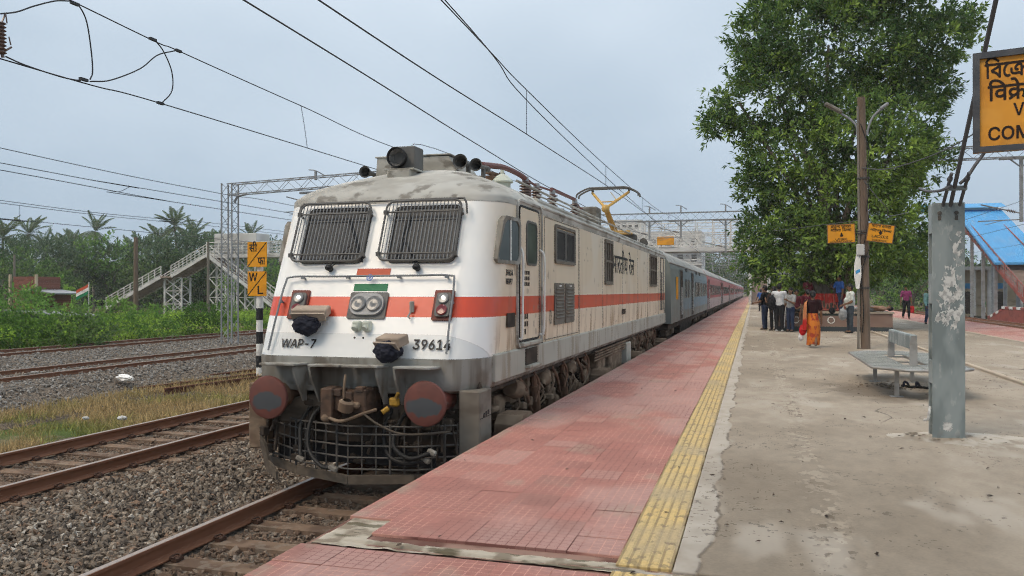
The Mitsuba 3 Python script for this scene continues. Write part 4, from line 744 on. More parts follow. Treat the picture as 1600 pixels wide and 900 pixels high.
LP('busbar', MB().tube(curve([(CX + .42, 11.9, 4.27), (CX + .42, 12.4, 4.33), (CX + .42, 13.1, 4.40), (CX + .42, 14.0, 4.41), (CX + .42, 14.45, 4.37), (CX + .42, 14.62, 4.25), (CX + .42, 14.66, 4.0)], 6), .048, 8), 'mat_busbar', label='dark red busbar arching over the roof')
LP('busbar', MB().bar((-4.0, 16.4, 4.44), (-4.0, 18.8, 4.47), .05, .06).tube(curve([(-4.0, 14.4, 4.42), (-4.0, 15.0, 4.36), (-4.0, 16.5, 4.41)], 6), .022, 6).tube(curve([(-4.0, 18.7, 4.44), (-4.05, 19.6, 4.36), (-4.1, 20.1, 4.4)], 6), .02, 6), 'mat_busbar')
LP('roof_drum', MB().lathe([(.13, 0), (.13, .22), (.17, .225), (.17, .245), (.09, .33), (.03, .36), (.03, .42), (0, .42)], (CX + .66, 12.2, 3.80), (0, 0, 1), 26), 'mat_palegreen', label='pale green drum with a dark cone on the roof')
LP('contactor', MB().cbox((CX + .35, 12.5, 4.08), (.3, .5, .16), .02).cyl((CX + .4, 12.2, 4.2), (CX + .4, 12.9, 4.24), .035, 8).cbox((CX + .5, 12.7, 4.15), (.08, .1, .22), .01), 'mat_rustybrown')
m = MB().cbox((-4.0, 20.3, 4.2), (.55, .6, .46), .015)
for i in range(11): m.box((-4.0, 20.3, 4.02 + i * .036), (.57, .62, .012))
LP('roof_reactor', m, 'mat_locogrey', False)
LP('roof_fans', MB().cbox((CX + .5, 26.6, 4.08), (.5, .7, .2), .03).cyl((CX + .9, 27.6, 3.95), (CX + .9, 27.3, 3.98), .12, 14), 'mat_darkmetal')
LP('roof_pipe', MB().tube([(CX + .95, 12, 4.02), (CX + .95, 24, 4.02)], .02, 6).tube([(CX + .75, 14, 4.03), (CX + .8, 20, 4.03)], .015, 6), 'mat_roof')
# pantograph, raised to the contact wire
PY, PZt = 25.7, 5.61
k = LP('pantograph', MB().cbox((CX + .32, PY - .5, 4.18), (.9, .06, .06), .01).cbox((CX + .1, PY + .5, 4.18), (1.2, .06, .06), .01).bar((CX - .3, PY - .5, 4.18), (CX - .3, PY + .9, 4.18), .06).bar((CX + .6, PY - .5, 4.18), (CX + .6, PY + .9, 4.18), .06), 'mat_pantoyellow', label='yellow pantograph raised to the contact wire')
part(k, 'lower_arm', MB().tube([(CX + .05, PY + .85, 4.22), (CX + .05, PY - .75, 4.86)], .07, 8).tube([(CX + .2, PY + .7, 4.2), (CX + .14, PY - .7, 4.80)], .03, 6).sph((CX + .05, PY - .75, 4.87), .13, 1), 'mat_pantoyellow')
part(k, 'upper_arm', MB().tube([(CX + .05, PY - .75, 4.88), (CX + .66, PY, 5.45)], .045, 7).tube([(CX + .05, PY - .75, 4.88), (CX - .5, PY, 5.45)], .045, 7).tube([(CX - .12, PY - .4, 5.12), (CX + .32, PY - .4, 5.12)], .02, 6).tube([(CX + .05, PY - .7, 4.85), (CX + .3, PY - .35, 5.2), (CX + .1, PY - .1, 5.45)], .012, 5), 'mat_pantoyellow')
hd = MB()
for dy in (-.18, .18): hd.tube(curve([(CX - .98, PY + dy, 5.30), (CX - .94, PY + dy, 5.42), (CX - .62, PY + dy, 5.575), (CX - .3, PY + dy, 5.59), (CX + .3, PY + dy, 5.59), (CX + .62, PY + dy, 5.575), (CX + .94, PY + dy, 5.42), (CX + .98, PY + dy, 5.30)], 5), .03, 7)
hd.bar((CX - .5, PY - .18, 5.53), (CX - .5, PY + .18, 5.53), .04).bar((CX + .66, PY - .18, 5.53), (CX + .66, PY + .18, 5.53), .04).bar((CX - .5, PY, 5.45), (CX - .5, PY, 5.58), .05).bar((CX + .66, PY, 5.45), (CX + .66, PY, 5.58), .05)
part(k, 'collector_head', hd, 'mat_frame')

# ---------------------------------------------------------------- coaches behind the locomotive
def coach_paint(kind):
    def fn(p, n, uv):
        if kind == 'grey':
            c = mix((.15, .185, .18), (.20, .235, .225), fbm(p.y * .8, p.z * 1.5, 1, 3))
            b = smoothstep(1.55, 1.56, p.z) * smoothstep(2.05, 2.04, p.z) * smoothstep(34.5, 34.6, p.y) + smoothstep(2.75, 2.76, p.z) * smoothstep(3.2, 3.19, p.z) * smoothstep(34.5, 34.6, p.y) * .6
            c = mix(c, (.15, .255, .325), dr.minimum(b, 1))
        else:
            c = mix((.37, .055, .075), (.30, .07, .08), fbm(p.y * .8, p.z * 1.5, 1, 3))
            c = mix(c, (.46, .40, .39), smoothstep(1.88, 1.87, p.z) * .85)
            c = mix(c, (.48, .20, .20), smoothstep(2.72, 2.73, p.z) * .45)
        return mix(c, (.16, .12, .09), .45 * smoothstep(.45, .75, fbm(p.y * 5, p.z * .7, 4, 4)) * smoothstep(2.6, 1.2, p.z) + .2)
    return fn
mat('mat_coachgrey', coach_paint('grey'), .5, .35); mat('mat_coachred', coach_paint('red'), .5, .35)
mat('mat_coachroof', worn((.36, .36, .34), (.25, .24, .22), 1.5, .8, (.14, .12, .1), .5, 1.2), .6, .3)
mat('mat_coachglass', (.03, .035, .038), .12, .4)
PROF = [(1.62, 1.18), (1.62, 2.2), (1.60, 3.1), (1.54, 3.34)]; ROOF = [(1.54, 3.34), (1.38, 3.62), (1.05, 3.86), (.6, 3.99), (0, 4.03), (-.6, 3.99), (-1.05, 3.86), (-1.38, 3.62), (-1.54, 3.34)]
def sweep(prof, y0, y1, n=1):
    ys = np.linspace(y0, y1, n + 1); k = len(prof)
    v = np.array([(CX + x, y, z) for y in ys for x, z in prof]); f = [[i*k+j, i*k+j+1, (i+1)*k+j+1, (i+1)*k+j] for i in range(n) for j in range(k - 1)]
    return v, np.array(f)[:, ::-1]
CL = ['grey coach with pale blue bands coupled behind the locomotive'] + [f'{a} red coach of the train' for a in ('first', 'second', 'third', 'fourth', 'fifth', 'sixth', 'seventh', 'eighth')]
for ci in range(9):
    y0 = 29.25 + ci * 24.1; y1 = y0 + 23.4; mm = 'mat_coachgrey' if ci == 0 else 'mat_coachred'
    c = thing('coach', CL[ci] + (', counted from the front' if ci else ''), 'railway coach', 'coaches of the train')
    m = MB().add(*sweep(PROF, y0, y1)).add(*sweep([(-x, z) for x, z in PROF[::-1]], y0, y1))
    ring_ = [(x, z) for x, z in PROF] + ROOF[1:-1] + [(-x, z) for x, z in PROF[::-1]]
    for y, X in ((y0, (1, 0, 0)), (y1 - .02, (1, 0, 0))): m.poly(ring_, (CX, y + .02, 0), X, (0, 0, 1), .02)
    part(c, 'body', m, mm, 20)
    part(c, 'roof', MB().add(*sweep(ROOF, y0, y1)).tube([(CX + 1.55, y0, 3.36), (CX + 1.55, y1, 3.36)], .03, 6), 'mat_coachroof', 40)
    part(c, 'vestibule', MB().cbox((CX, y0 - .2, 2.3), (1.3, .42, 2.2), .06), 'mat_black')
    part(c, 'underframe', MB().lohi((CX - 1.5, y0 + .2, .95), (CX + 1.5, y1 - .2, 1.18)).lohi((CX - 1.2, y0 + 8, .4), (CX + 1.25, y0 + 15, .95)), 'mat_geardark', False)
    for yb in (y0 + 3.6, y1 - 3.6):
        b = part(c, 'bogie_frame', MB().cbox((CX + 1.15, yb, .72), (.2, 3.2, .26), .04).cbox((CX + 1.25, yb, .86), (.2, .6, .4), .04), 'mat_gear'); part(c, 'bogie_frame', MB().cbox((CX - 1.15, yb, .72), (.2, 3.2, .26), .04), 'mat_gear')
        if ci < 3:
            for yw in (yb - 1.28, yb + 1.28):
                for s_ in (-1, 1): part(b, 'wheel', WH[s_], to=tr(CX + s_ * .83, yw, .46, 0, .84))
    xs_ = CX + 1.622
    def win(y, w, z0, z1, name='window', m_='mat_coachglass'):
        k = part(c, name, MB().poly(rrect(w, z1 - z0, .08), (xs_ - .012, y, (z0 + z1) / 2), (0, 1, 0), (0, 0, 1), .016), m_, False)
        if ci < 3: part(k, 'frame', MB().poly(Polygon(rrect(w + .1, z1 - z0 + .1, .1), [rrect(w, z1 - z0, .08)[::-1]]), (xs_ - .01, y, (z0 + z1) / 2), (0, 1, 0), (0, 0, 1), .024), 'mat_frame', False)
        return k
    if ci == 0:
        part(c, 'notice', MB().poly(rrect(.8, .85, .02), (xs_, 31.6, 2.45), (0, 1, 0), (0, 0, 1), .012), 'mat_signyellow', False, label='pale notice board beside the coach door')
        for y in (33.6, 39.8): k = win(y, 1.0, 1.25, 3.15, 'door', 'mat_geardark'); part(k, 'handrail', MB().tube([(xs_ + .07, y - .6, 1.4), (xs_ + .07, y - .6, 2.5)], .018, 5), 'mat_white')
        for y in (36.0, 37.4): win(y, .55, 2.1, 2.8)
        for y in (42.4, 43.6, 44.8, 46.8, 49.2, 51.0): win(y, .85, 2.12, 2.75)
        for y in (36.5, 43.0, 45.5): part(c, 'roof_vent', MB().box((xs_ - .03, y, 3.24), (.02, .7, .14)), 'mat_black')
    else:
        for y in (y0 + 1.3, y1 - 1.3): k = win(y, .8, 1.25, 3.05, 'door', 'mat_geardark'); part(k, 'handrail', MB().tube([(xs_ + .07, y - .5, 1.4), (xs_ + .07, y - .5, 2.5)], .018, 5), 'mat_white')
        for i in range(9): win(y0 + 3.6 + i * 2.03, 1.15, 2.1, 2.72)

# ---------------------------------------------------------------- overhead line
mat('mat_galv', worn((.27, .285, .30), (.20, .205, .21), 3, .8, (.13, .11, .09), .3, 2), .6, .35)
mat('mat_wire', (.032, .034, .038), .5, .4)
def lattice(p0, p1, w, h, n, rr=.022, up=(0, 0, 1)):
    """Four chords with zigzag lacing on all sides: (chords, lacing)."""
    p0, p1 = np.array(p0, float), np.array(p1, float); x, y = frame(p1 - p0, up); C4 = [x*w/2*a + y*h/2*b for a, b in ((-1, -1), (1, -1), (1, 1), (-1, 1))]
    ch, la = MB(), MB()
    for c in C4: ch.bar(p0 + c, p1 + c, rr * 2)
    for k in range(4):
        a, b = C4[k], C4[(k + 1) % 4]
        for i in range(n):
            q0, q1 = p0 + (p1 - p0) * i / n, p0 + (p1 - p0) * (i + 1) / n
            la.bar(q0 + (a if i % 2 else b), q1 + (b if i % 2 else a), rr * .75)
    return ch, la
def portal(label, xa, xb, y, zt, masts, drops, rise=0., zb=-.4):
    t = thing('gantry', label, 'overhead line gantry', 'gantries of the overhead line')
    ch, la = lattice((xa, y, zt - .28), (xb, y, zt - .28 + rise), .45, .5, max(8, int((xb - xa) / .55)))
    part(t, 'beam', ch, 'mat_galv', False); part(t, 'beam_lacing', la, 'mat_galv', False, kind='stuff')
    for x in masts:
        z0 = PZ if X0 < x < XE else zb
        ch, la = lattice((x, y, z0), (x, y, zt), .55, .5, 16, .026, (0, 1, 0))
        k = part(t, 'mast', ch, 'mat_galv', False); part(k, 'lacing', la, 'mat_galv', False, kind='stuff')
        part(k, 'knee', MB().tube(curve([(x + .25, y, zt - .9), (x + .42, y, zt - .62), (x + .9, y, zt - .52)], 6), .05, 6), 'mat_galv')
    for x, lo in drops:
        part(t, 'drop_arm', MB().bar((x, y, zt - .5), (x, y, lo), .12, .12).bar((x - .8, y, zt - .56), (x + .8, y, zt - .56), .14, .1).bar((x, y, zt - .95), (x + .45, y, zt - .56), .05).bar((x, y, zt - .95), (x - .45, y, zt - .56), .05), 'mat_galv', False)
        k = part(t, 'bracket', MB().tube([(x, y, lo + .35), (x - 1.5, y, lo + .75)], .03, 6).tube([(x, y, lo + .1), (x - 1.6, y, lo + .05)], .025, 6).tube([(x - .55, y, lo + .1), (x - 1.35, y, lo - .1)], .015, 5), 'mat_galv')
        m = MB()
        for q in range(5): m.lathe([(.03, -.02), (.08, 0), (.03, .02)], (x - .25 - q * .06, y, lo + .42 + q * .016), (-1, 0, .27), 8)
        part(k, 'insulator', m, 'mat_insulator')
        part(t, 'top_bracket', MB().bar((x, y, zt), (x, y, zt + .42), .09).tube(curve([(x - .35, y, zt + .48), (x, y, zt + .42), (x + .38, y + .2, zt + .2)], 4), .025, 5), 'mat_galv')
portal('lattice gantry beyond the far tracks, its mast beside the yellow letter boards', -23.5, -13.2, 33, 7.36, (-23.5, -13.2), ((-19.0, 5.9),), .36)
portal('lattice gantry across the train just beyond its raised pantograph', -14, 1.6, 54.8, 7.52, (-14, 1.6), ((-6.65, 5.7), (-4.6, 5.8), (-1.75, 4.82)))
portal('lattice gantry behind the platform tree, partly covered by the yellow committee sign', 3.7, 24, 38.4, 8.4, (3.7, 24), ((10.6, 5.2),))
portal('lattice gantry far down the line, beyond the footbridge', -16, 4, 112, 7.5, (-16, 4), ((-6.4, 5.7), (-3.2, 5.7)))
portal('lattice gantry right behind the footbridge over the coaches', -15, 3, 90, 7.6, (-15, 3), ((-6.5, 5.7), (-3.4, 5.8)))
portal('lattice gantry between the far ones, with slim drop arms', -15, 3.4, 138, 7.5, (-15, 3.4), ((-6.5, 5.7), (-3.2, 5.8)))
portal('farthest lattice gantry, seen small above the last coaches', -16, 4, 165, 7.5, (-16, 4), ((-6.4, 5.7), (-3.2, 5.7)))
def wire(name, pts, label, r=.0105, n=10, group='overhead wires'):
    return obj(name, MB().tube(curve(pts, n), r, 5), 'mat_wire', label, 'overhead wire', group)
w1 = wire('contact_wire', [(-4.3, -12, 5.45), (-4.42, 7.7, 5.42), (-4.42, 16, 5.52), (-4.42, 25.7, 5.64), (-4.5, 34.3, 5.70), (-4.6, 54.8, 5.75), (-4.4, 110, 5.6), (-4.4, 240, 5.6)], 'overhead wire touched by the raised pantograph of the locomotive')
w2 = wire('contact_wire', [(-4.6, -12, 5.5), (-5.15, 7.5, 5.40), (-5.4, 15.5, 5.33), (-5.6, 23.7, 5.28), (-6.0, 40, 5.5), (-6.5, 54.8, 5.9)], 'lower overhead wire crossing the sky just left of the pantograph')
k = wire('catenary_wire', [(-4.42, -12, 7.6), (-4.42, 11.3, 6.63), (-4.42, 16.0, 6.42), (-4.42, 25.7, 6.24), (-4.42, 40, 6.25), (-4.6, 54.8, 6.9), (-4.42, 82, 6.3), (-4.4, 112, 6.9), (-4.4, 240, 6.5)], 'upper overhead wire of the near line with a thin dropper to the contact wire')
for y, za_, zb_ in ((16.02, 6.42, 5.53), (25.3, 6.25, 5.63), (34, 6.2, 5.70), (45, 6.4, 5.72)): part(k, 'dropper', MB().tube([(-4.42, y, zb_), (-4.42, y, za_)], .007, 4), 'mat_wire')
wire('catenary_wire', [(-4.42, -12, 7.9), (-4.45, 11.4, 6.72), (-4.5, 16.0, 6.30), (-4.6, 25.7, 6.05), (-4.9, 40, 6.0), (-5.8, 54.8, 6.4)], 'upper overhead wire slanting close below its neighbour over the locomotive')
k = wire('contact_wire', [(-9.5, -6, 5.3), (-9.5, 8.4, 5.39), (-9.5, 11.4, 5.47), (-9.5, 19.3, 5.53), (-9.5, 33, 5.6), (-9.5, 120, 5.6)], 'overhead wire on the left sky from which two looped jumpers rise')
f2 = wire('catenary_wire', [(-9.5, -6, 7.4), (-9.5, 9.6, 6.55), (-9.5, 12, 6.47), (-9.5, 15.9, 6.39), (-9.5, 21.3, 6.31), (-9.5, 33, 6.9), (-9.5, 120, 6.6)], 'upper wire on the left sky carrying the looped jumper cables')
part(f2, 'dropper', MB().tube(curve([(-9.5, 15.87, 6.39), (-9.47, 15.95, 6.0), (-9.5, 16.14, 5.50)], 5), .007, 4), 'mat_wire')
for pts, lab in (([(9.644, 6.531), (9.75, 6.501), (9.871, 6.323), (9.956, 5.92), (9.981, 5.62), (9.932, 5.493)], 'nearer upright looped jumper cable'), ([(9.932, 5.464), (10.337, 5.584), (10.967, 5.925), (11.365, 6.252), (11.788, 6.445)], 'slack jumper cable in a shallow curve'), ([(11.305, 6.489), (11.519, 6.359), (11.724, 6.068), (11.724, 5.741), (11.473, 5.479)], 'farther upright looped jumper cable'), ([(8.495, 5.441), (8.813, 5.407), (9.403, 5.398), (9.75, 5.429)], 'slack jumper cable close above the contact wire'), ([(8.418, 5.984), (8.661, 6.088), (8.936, 6.258), (9.291, 6.449), (9.551, 6.537)], 'jumper cable rising to the upper wire')):
    part(f2, 'jumper_cable', MB().tube(curve([(-9.5, *q) for q in pts], 6), .011, 5), 'mat_wire', label=lab)
m = MB()
for q in ((9.644, 6.531), (9.81, 5.463), (11.26, 6.486), (11.442, 5.472), (11.885, 6.473)): m.box((-9.5, *q), (.05, .14, .04))
part(f2, 'clamp', m, 'mat_wire', kind='stuff')
m = MB(); a, b = np.array((-9.5, 8.428, 5.86)), np.array((-9.5, 8.437, 5.476))
for i in range(9): m.lathe([(.03, -.02), (.062, 0), (.03, .02)], a + (b - a) * i / 8, (0, 0, 1), 10)
k = obj('line_insulator', m.tube([a, b], .03, 6).tube([a, (-9.5, 8.495, 6.017)], .012, 5).tube([b, (-9.5, 8.582, 5.593)], .014, 5).bar(b, (-9.5, 8.456, 5.414), .03).bar((-9.5, 8.495, 6.0), (-9.5, 8.514, 5.888), .012).bar((-9.5, 8.543, 5.718), (-9.5, 8.573, 5.616), .012), 'mat_insulator', 'ribbed insulator hanging at the left edge of the sky', 'insulator')
for X, pts, lab in ((-20.25, [(-5, 7.2), (17.9, 6.35), (27.9, 6.2), (33.2, 6.25), (60, 5.9), (150, 6.2)], 'highest of the wires over the nearer far track'), (-20.25, [(-5, 6.3), (17.9, 5.93), (23, 5.87), (33.2, 5.89), (150, 5.9)], 'second wire over the nearer far track, joined by a short loop'),
                   (-20.25, [(-5, 6.1), (17.9, 5.73), (24.6, 5.59), (33.2, 5.58), (150, 5.6)], 'lowest wire over the nearer far track'), (-27.9, [(-5, 6.4), (24.7, 5.84), (34, 5.88), (45, 6.03), (150, 6.3)], 'upper wire of the farthest track'),
                   (-27.9, [(-5, 6.2), (24.7, 5.74), (34, 5.76), (45, 5.85), (150, 6.0)], 'wire close under the upper wire of the farthest track'), (-27.9, [(-5, 5.1), (24.7, 5.11), (32.9, 5.16), (150, 5.3)], 'lowest wire of the farthest track, in front of the palm crowns')):
    k = wire('catenary_wire', [(X, y, z) for y, z in pts], lab, .012)
    if lab.startswith('wire close'):
        for y in (25.6, 33.95): part(k, 'dropper', MB().tube([(X, y, 5.75), (X, y, 5.14)], .009, 4), 'mat_wire')
    if lab.startswith('second'): part(k, 'jumper_cable', MB().tube(curve([(X, 21.9, 5.64), (X, 22.4, 5.64), (X, 22.9, 5.86)], 5), .010, 4), 'mat_wire')
for X, z, lab in ((12.4, 5.55, 'overhead wire beyond the platform, right of the anchor post'), (17.85, 5.6, 'overhead wire over the far right track'), (12.4, 6.7, 'upper overhead wire beyond the platform on the right')):
    wire('contact_wire', [(X, 5, z + .1), (X, 33, z), (X, 80, z), (X, 200, z)], lab, .012)

# ---------------------------------------------------------------- footbridges
mat('mat_whitesteel', worn((.60, .595, .57), (.42, .415, .395), 2, .8, (.25, .2, .16), .4, 2), .6, .3)
mat('mat_treads', worn((.32, .25, .21), (.22, .17, .14), 2), .8, .2)
mat('mat_palewall', worn((.55, .545, .53), (.40, .39, .37), .5, .8, (.2, .18, .16), .5, .6), .8, .2)
mat('mat_creamwall', worn((.46, .39, .28), (.36, .30, .21), 1, .8, (.15, .12, .09), .5, 1.2), .8, .2)
def flight(t, a, b, wdt, n, rails=4, side=(0, 1, 0), mr='mat_whitesteel', post=9, treads=True, rh=1.15):
    """Stairs from a (foot) to b (head)."""
    a, b, side = np.array(a, float), np.array(b, float), np.array(side, float)
    for s_ in (-1, 1):
        o = side * wdt / 2 * s_
        k = part(t, 'stringer', MB().bar(a + o, b + o, .09, .34), mr, False)
        m = MB()
        for i in range(1, rails + 1): m.bar(a + o + (0, 0, rh * i / rails), b + o + (0, 0, rh * i / rails), .05 if i < rails else .075)
        part(k, 'rail', m, mr, False)
        m = MB()
        for i in range(post + 1): q = a + (b - a) * i / post + o; m.bar(q, q + (0, 0, rh), .075)
        part(k, 'post', m, mr, False, kind='stuff')
    if treads:
        d = (b - a) * (1, 1, 0); hd = nrm(d); L_ = np.linalg.norm(d)
        for i in range(n):
            q = a + (b - a) * (i + .5) / n; A = np.stack([side, hd, (0, 0, 1)], 1)
            part(t, 'tread', MB().box(q, (wdt - .1, L_ / n * 1.02, .05), A).box(q - hd * L_ / n * .5 - (0, 0, (b[2] - a[2]) / n * .5), (wdt - .1, .02, (b[2] - a[2]) / n), A), 'mat_treads', False)
def tower(t, x, y, z0, z1, w=2.2, d=1.4):
    m = MB()
    for sx in (-1, 1):
        for sy in (-1, 1): m.bar((x + sx * w / 2, y + sy * d / 2, z0), (x + sx * w / 2, y + sy * d / 2, z1), .16)
    k = part(t, 'tower', m, 'mat_whitesteel', False)
    m = MB(); h = (z1 - z0) / 3
    for i in range(3):
        for sy in (-1, 1):
            m.bar((x - w/2, y + sy*d/2, z0 + i*h), (x + w/2, y + sy*d/2, z0 + (i+1)*h), .09).bar((x + w/2, y + sy*d/2, z0 + i*h), (x - w/2, y + sy*d/2, z0 + (i+1)*h), .09).bar((x - w/2, y + sy*d/2, z0 + (i+1)*h), (x + w/2, y + sy*d/2, z0 + (i+1)*h), .08)
    part(k, 'bracing', m, 'mat_whitesteel', False, kind='stuff')
fb = thing('footbridge', 'white steel footbridge over the tracks with an open stair coming down among the palms', 'footbridge')
YB = 76.
part(fb, 'deck', MB().lohi((-56, YB - 1.4, 6.12), (7, YB + 1.4, 6.3)).bar((-56, YB - 1.4, 6.02), (7, YB - 1.4, 6.02), .12, .3).bar((-56, YB + 1.4, 6.02), (7, YB + 1.4, 6.02), .12, .3), 'mat_palewall', False)
for yy in (YB - 1.42, YB + 1.42):
    m = MB()
    for z in (6.55, 6.85, 7.15, 7.52): m.bar((-56, yy, z), (7, yy, z), .06 if z < 7.5 else .1)
    m.bar((-16, yy, 8.65), (7, yy, 8.65), .1).bar((-16, yy, 8.1), (7, yy, 8.1), .07)
    k = part(fb, 'railing', m, 'mat_whitesteel', False)
    m = MB()
    for i in range(43): x = -56 + i * 1.5; m.bar((x, yy, 6.2), (x, yy, 7.55 if x < -16 else 8.65), .09)
    for i in range(15): x = -16 + i * 1.5; m.bar((x, yy, 6.3), (x + 1.5, yy, 7.5), .05).bar((x, yy, 7.5), (x + 1.5, yy, 6.3), .05).bar((x, yy, 7.6), (x + 1.5, yy, 8.6), .04)
    for i in range(26): x = -55.5 + i * 1.5; m.bar((x, yy, 6.3), (x + 1.5, yy, 7.5), .05)
    part(k, 'lattice', m, 'mat_whitesteel', False, kind='stuff')
flight(fb, (-69.2, YB, .45), (-61.9, YB, 3.9), 2.6, 18); part(fb, 'landing', MB().lohi((-62, YB - 1.35, 3.8), (-60.6, YB + 1.35, 3.95)), 'mat_treads', False)
flight(fb, (-60.6, YB, 3.95), (-56, YB, 6.25), 2.6, 12)
flight(fb, (-47.2, YB - 1.2, .6), (-55.4, YB - 1.2, 6.2), 2.0, 22, rails=3)
for x in (-60.8, -55.2, -51.6, -14, 6.2): tower(fb, x, YB, -.5, 6.0 if x > -58 else 3.8)
part(fb, 'hut', MB().cbox((-52.6, YB, 7.4), (5.2, 2.5, 2.1), .05), 'mat_palewall', label='pale sheet covering on the left end of the deck')
k = part(fb, 'name_board', MB().cbox((-7.6, YB - 1.62, 6.85), (1.5, .08, .75), .02), 'mat_signyellow', label='orange board hung on the far footbridge')
# stair tower on the platform
st = thing('platform_stair', 'brown stepped stair facing down the platform beyond the tree, by the child in blue', 'stairs')
flight(st, (.62, 99, PZ), (.62, 107, 5.6), 1.9, 22, 3, (1, 0, 0), post=6)
for x in (-.5, 1.75): part(st, 'column', MB().bar((x, 99.5, PZ), (x, 99.5, 6.4), .2), 'mat_whitesteel', False)
part(st, 'landing', MB().lohi((-.5, 107, 5.4), (1.8, 110, 5.6)), 'mat_palewall', False)
# covered stair on the right
mat('mat_bluesheet', lambda p, n, uv: mix(mix((.05, .26, .54), (.09, .32, .58), fbm(p.x * .5, p.y * .5, p.z * .5, 3)), (.2, .3, .4), .3 * smoothstep(.55, .75, fbm(p.x * 2, p.y * .4, p.z, 3))), .5, .3)
mat('mat_redpaint', worn((.30, .075, .055), (.20, .06, .05), 3), .6, .3)
cv = thing('covered_stair', 'stair on the far right platform under a long bright blue sheet roof', 'stairs')
flight(cv, (21.5, 70.6, 1.0), (21.5, 90.5, 8.4), 2.8, 30, 3, (1, 0, 0), 'mat_redpaint', 12, rh=1.1)
def zr_(y): return 4.75 + (y - 78.5) * .40
m = MB(); n = 30
for i in range(n):
    x0, x1 = 19.7 + 4.2 * i / n, 19.7 + 4.2 * (i + 1) / n; e = .07 * (i % 2)
    m.add([(x0, 78.3, zr_(78.3) + e), (x1, 78.3, zr_(78.3) + .07 - e), (x1, 93, zr_(93) + .07 - e), (x0, 93, zr_(93) + e)], [[0, 1, 2, 3]])
part(cv, 'roof_sheet', m, 'mat_bluesheet', False)
part(cv, 'roof_edge', MB().bar((19.68, 78.3, zr_(78.3)), (19.68, 93, zr_(93)), .1, .22).bar((19.68, 78.3, zr_(78.3)), (23.9, 78.3, zr_(78.3)), .1, .2), 'mat_bluesheet', False)
part(cv, 'deck_roof', MB().poly([(-1.9, 0), (0, .42), (1.9, 0), (1.9, -.1), (0, .32), (-1.9, -.1)], (16.4, 94.2, 10.85), (0, 1, 0), (0, 0, 1), 0.05).add([(16.4, 92.2, 10.75), (24.2, 92.2, 10.75), (24.2, 94.2, 11.35), (16.4, 94.2, 11.35), (16.4, 96.2, 10.75), (24.2, 96.2, 10.75)], [[0, 1, 2, 3], [3, 2, 5, 4]]), 'mat_bluesheet', False)
part(cv, 'deck', MB().lohi((12, 92.6, 8.2), (24, 95.6, 8.45)), 'mat_palewall', False)
m = MB()
for i in range(11):
    y = 79 + i * 1.35
    for x in (20.05, 22.95): m.bar((x, y, 1.0 + (y - 70.6) * .372), (x, y, zr_(y)), .12)
part(cv, 'posts', m, 'mat_galv', False, kind='stuff')
for y in (80, 84, 88, 92):
    k = part(cv, 'column', MB().bar((20.1, y, -.2), (20.1, y, 1.0 + (y - 70.6) * .372), .26).bar((22.9, y, -.2), (22.9, y, 1.0 + (y - 70.6) * .372), .26), 'mat_galv', False)
m = MB()
for i in range(40):
    y = 71 + i * .5; z = 1.2 + (y - 70.6) * .372
    m.bar((20.08, y, z), (20.08, y, z + 1.05), .03)
part(cv, 'balusters', m, 'mat_galv', False, kind='stuff')
sb = thing('station_building', 'cream and white station building behind the blue roofed stair', 'building')
part(sb, 'wall', MB().lohi((20.6, 99, -.3), (34, 108, 4.6)), 'mat_creamwall', False)
part(sb, 'roof', MB().lohi((20.2, 97.5, 4.6), (34.4, 108.4, 4.95)), 'mat_palewall', False)
for i in range(9): part(sb, 'column', MB().cyl((21 + i * 1.5, 97.9, -.3), (21 + i * 1.5, 97.9, 4.6), .2, 10), 'mat_palewall')
for i in range(4): k = part(sb, 'door', MB().lohi((21.5 + i * 3, 98.96, -.1), (22.6 + i * 3, 99.02, 2.3)), 'mat_geardark', False); part(k, 'fanlight', MB().lohi((21.5 + i * 3, 98.95, 2.6), (22.6 + i * 3, 99.01, 3.2)), 'mat_bluesheet', False)
# the red and white edged platform on the far right
rp = struct('opposite_platform', MB().poly([(20, -.3), (80.2, -.3), (80.2, -.02), (75, .93), (20, .93)], (19.55, 0, 0), (0, 1, 0), (0, 0, 1), 9.0), 'mat_redpaint', False)
for i in range(46):
    y0, y1 = 30 + i * 1.0, 31 + i * 1.0
    part(rp, 'kerb_block', MB().cbox((19.62, (y0 + y1) / 2, .99), (.22, .99, .2), .015), 'mat_white' if i % 2 else 'mat_redpaint', False)
for i in range(5):
    y0 = 76 + i * .86; z = .93 - (y0 + .43 - 75) * .183; part(rp, 'kerb_block', MB().cbox((19.62, y0 + .43, z + .06), (.22, .85, .2), .015, rotx(-.18)), 'mat_white' if i % 2 else 'mat_redpaint', False)

ab = thing('apartment_block', 'pale many storeyed building showing through the footbridge railings above the coaches', 'building')
part(ab, 'wall', MB().lohi((-31, 150, -.5), (-9, 162, 13.2)).lohi((-25, 152, 13.2), (-20, 160, 15.6)), 'mat_palewall', False)
for i in range(4):
    k = part(ab, 'balcony', MB().lohi((-31.2, 148.6, 1.2 + i * 2.9), (-8.8, 150, 1.4 + i * 2.9)).lohi((-31.2, 148.6, 2.1 + i * 2.9), (-8.8, 148.7, 2.25 + i * 2.9)), 'mat_whitesteel', False)
    for j in range(9): part(ab, 'window', MB().lohi((-30 + j * 2.4, 149.94, 1.8 + i * 2.9), (-29.0 + j * 2.4, 150.02, 3.1 + i * 2.9)), 'mat_frame', False)
for j in range(4): part(ab, 'window', MB().lohi((-24.6 + j * 1.15, 151.94, 14.0), (-24.0 + j * 1.15, 152.02, 14.9)), 'mat_frame', False)

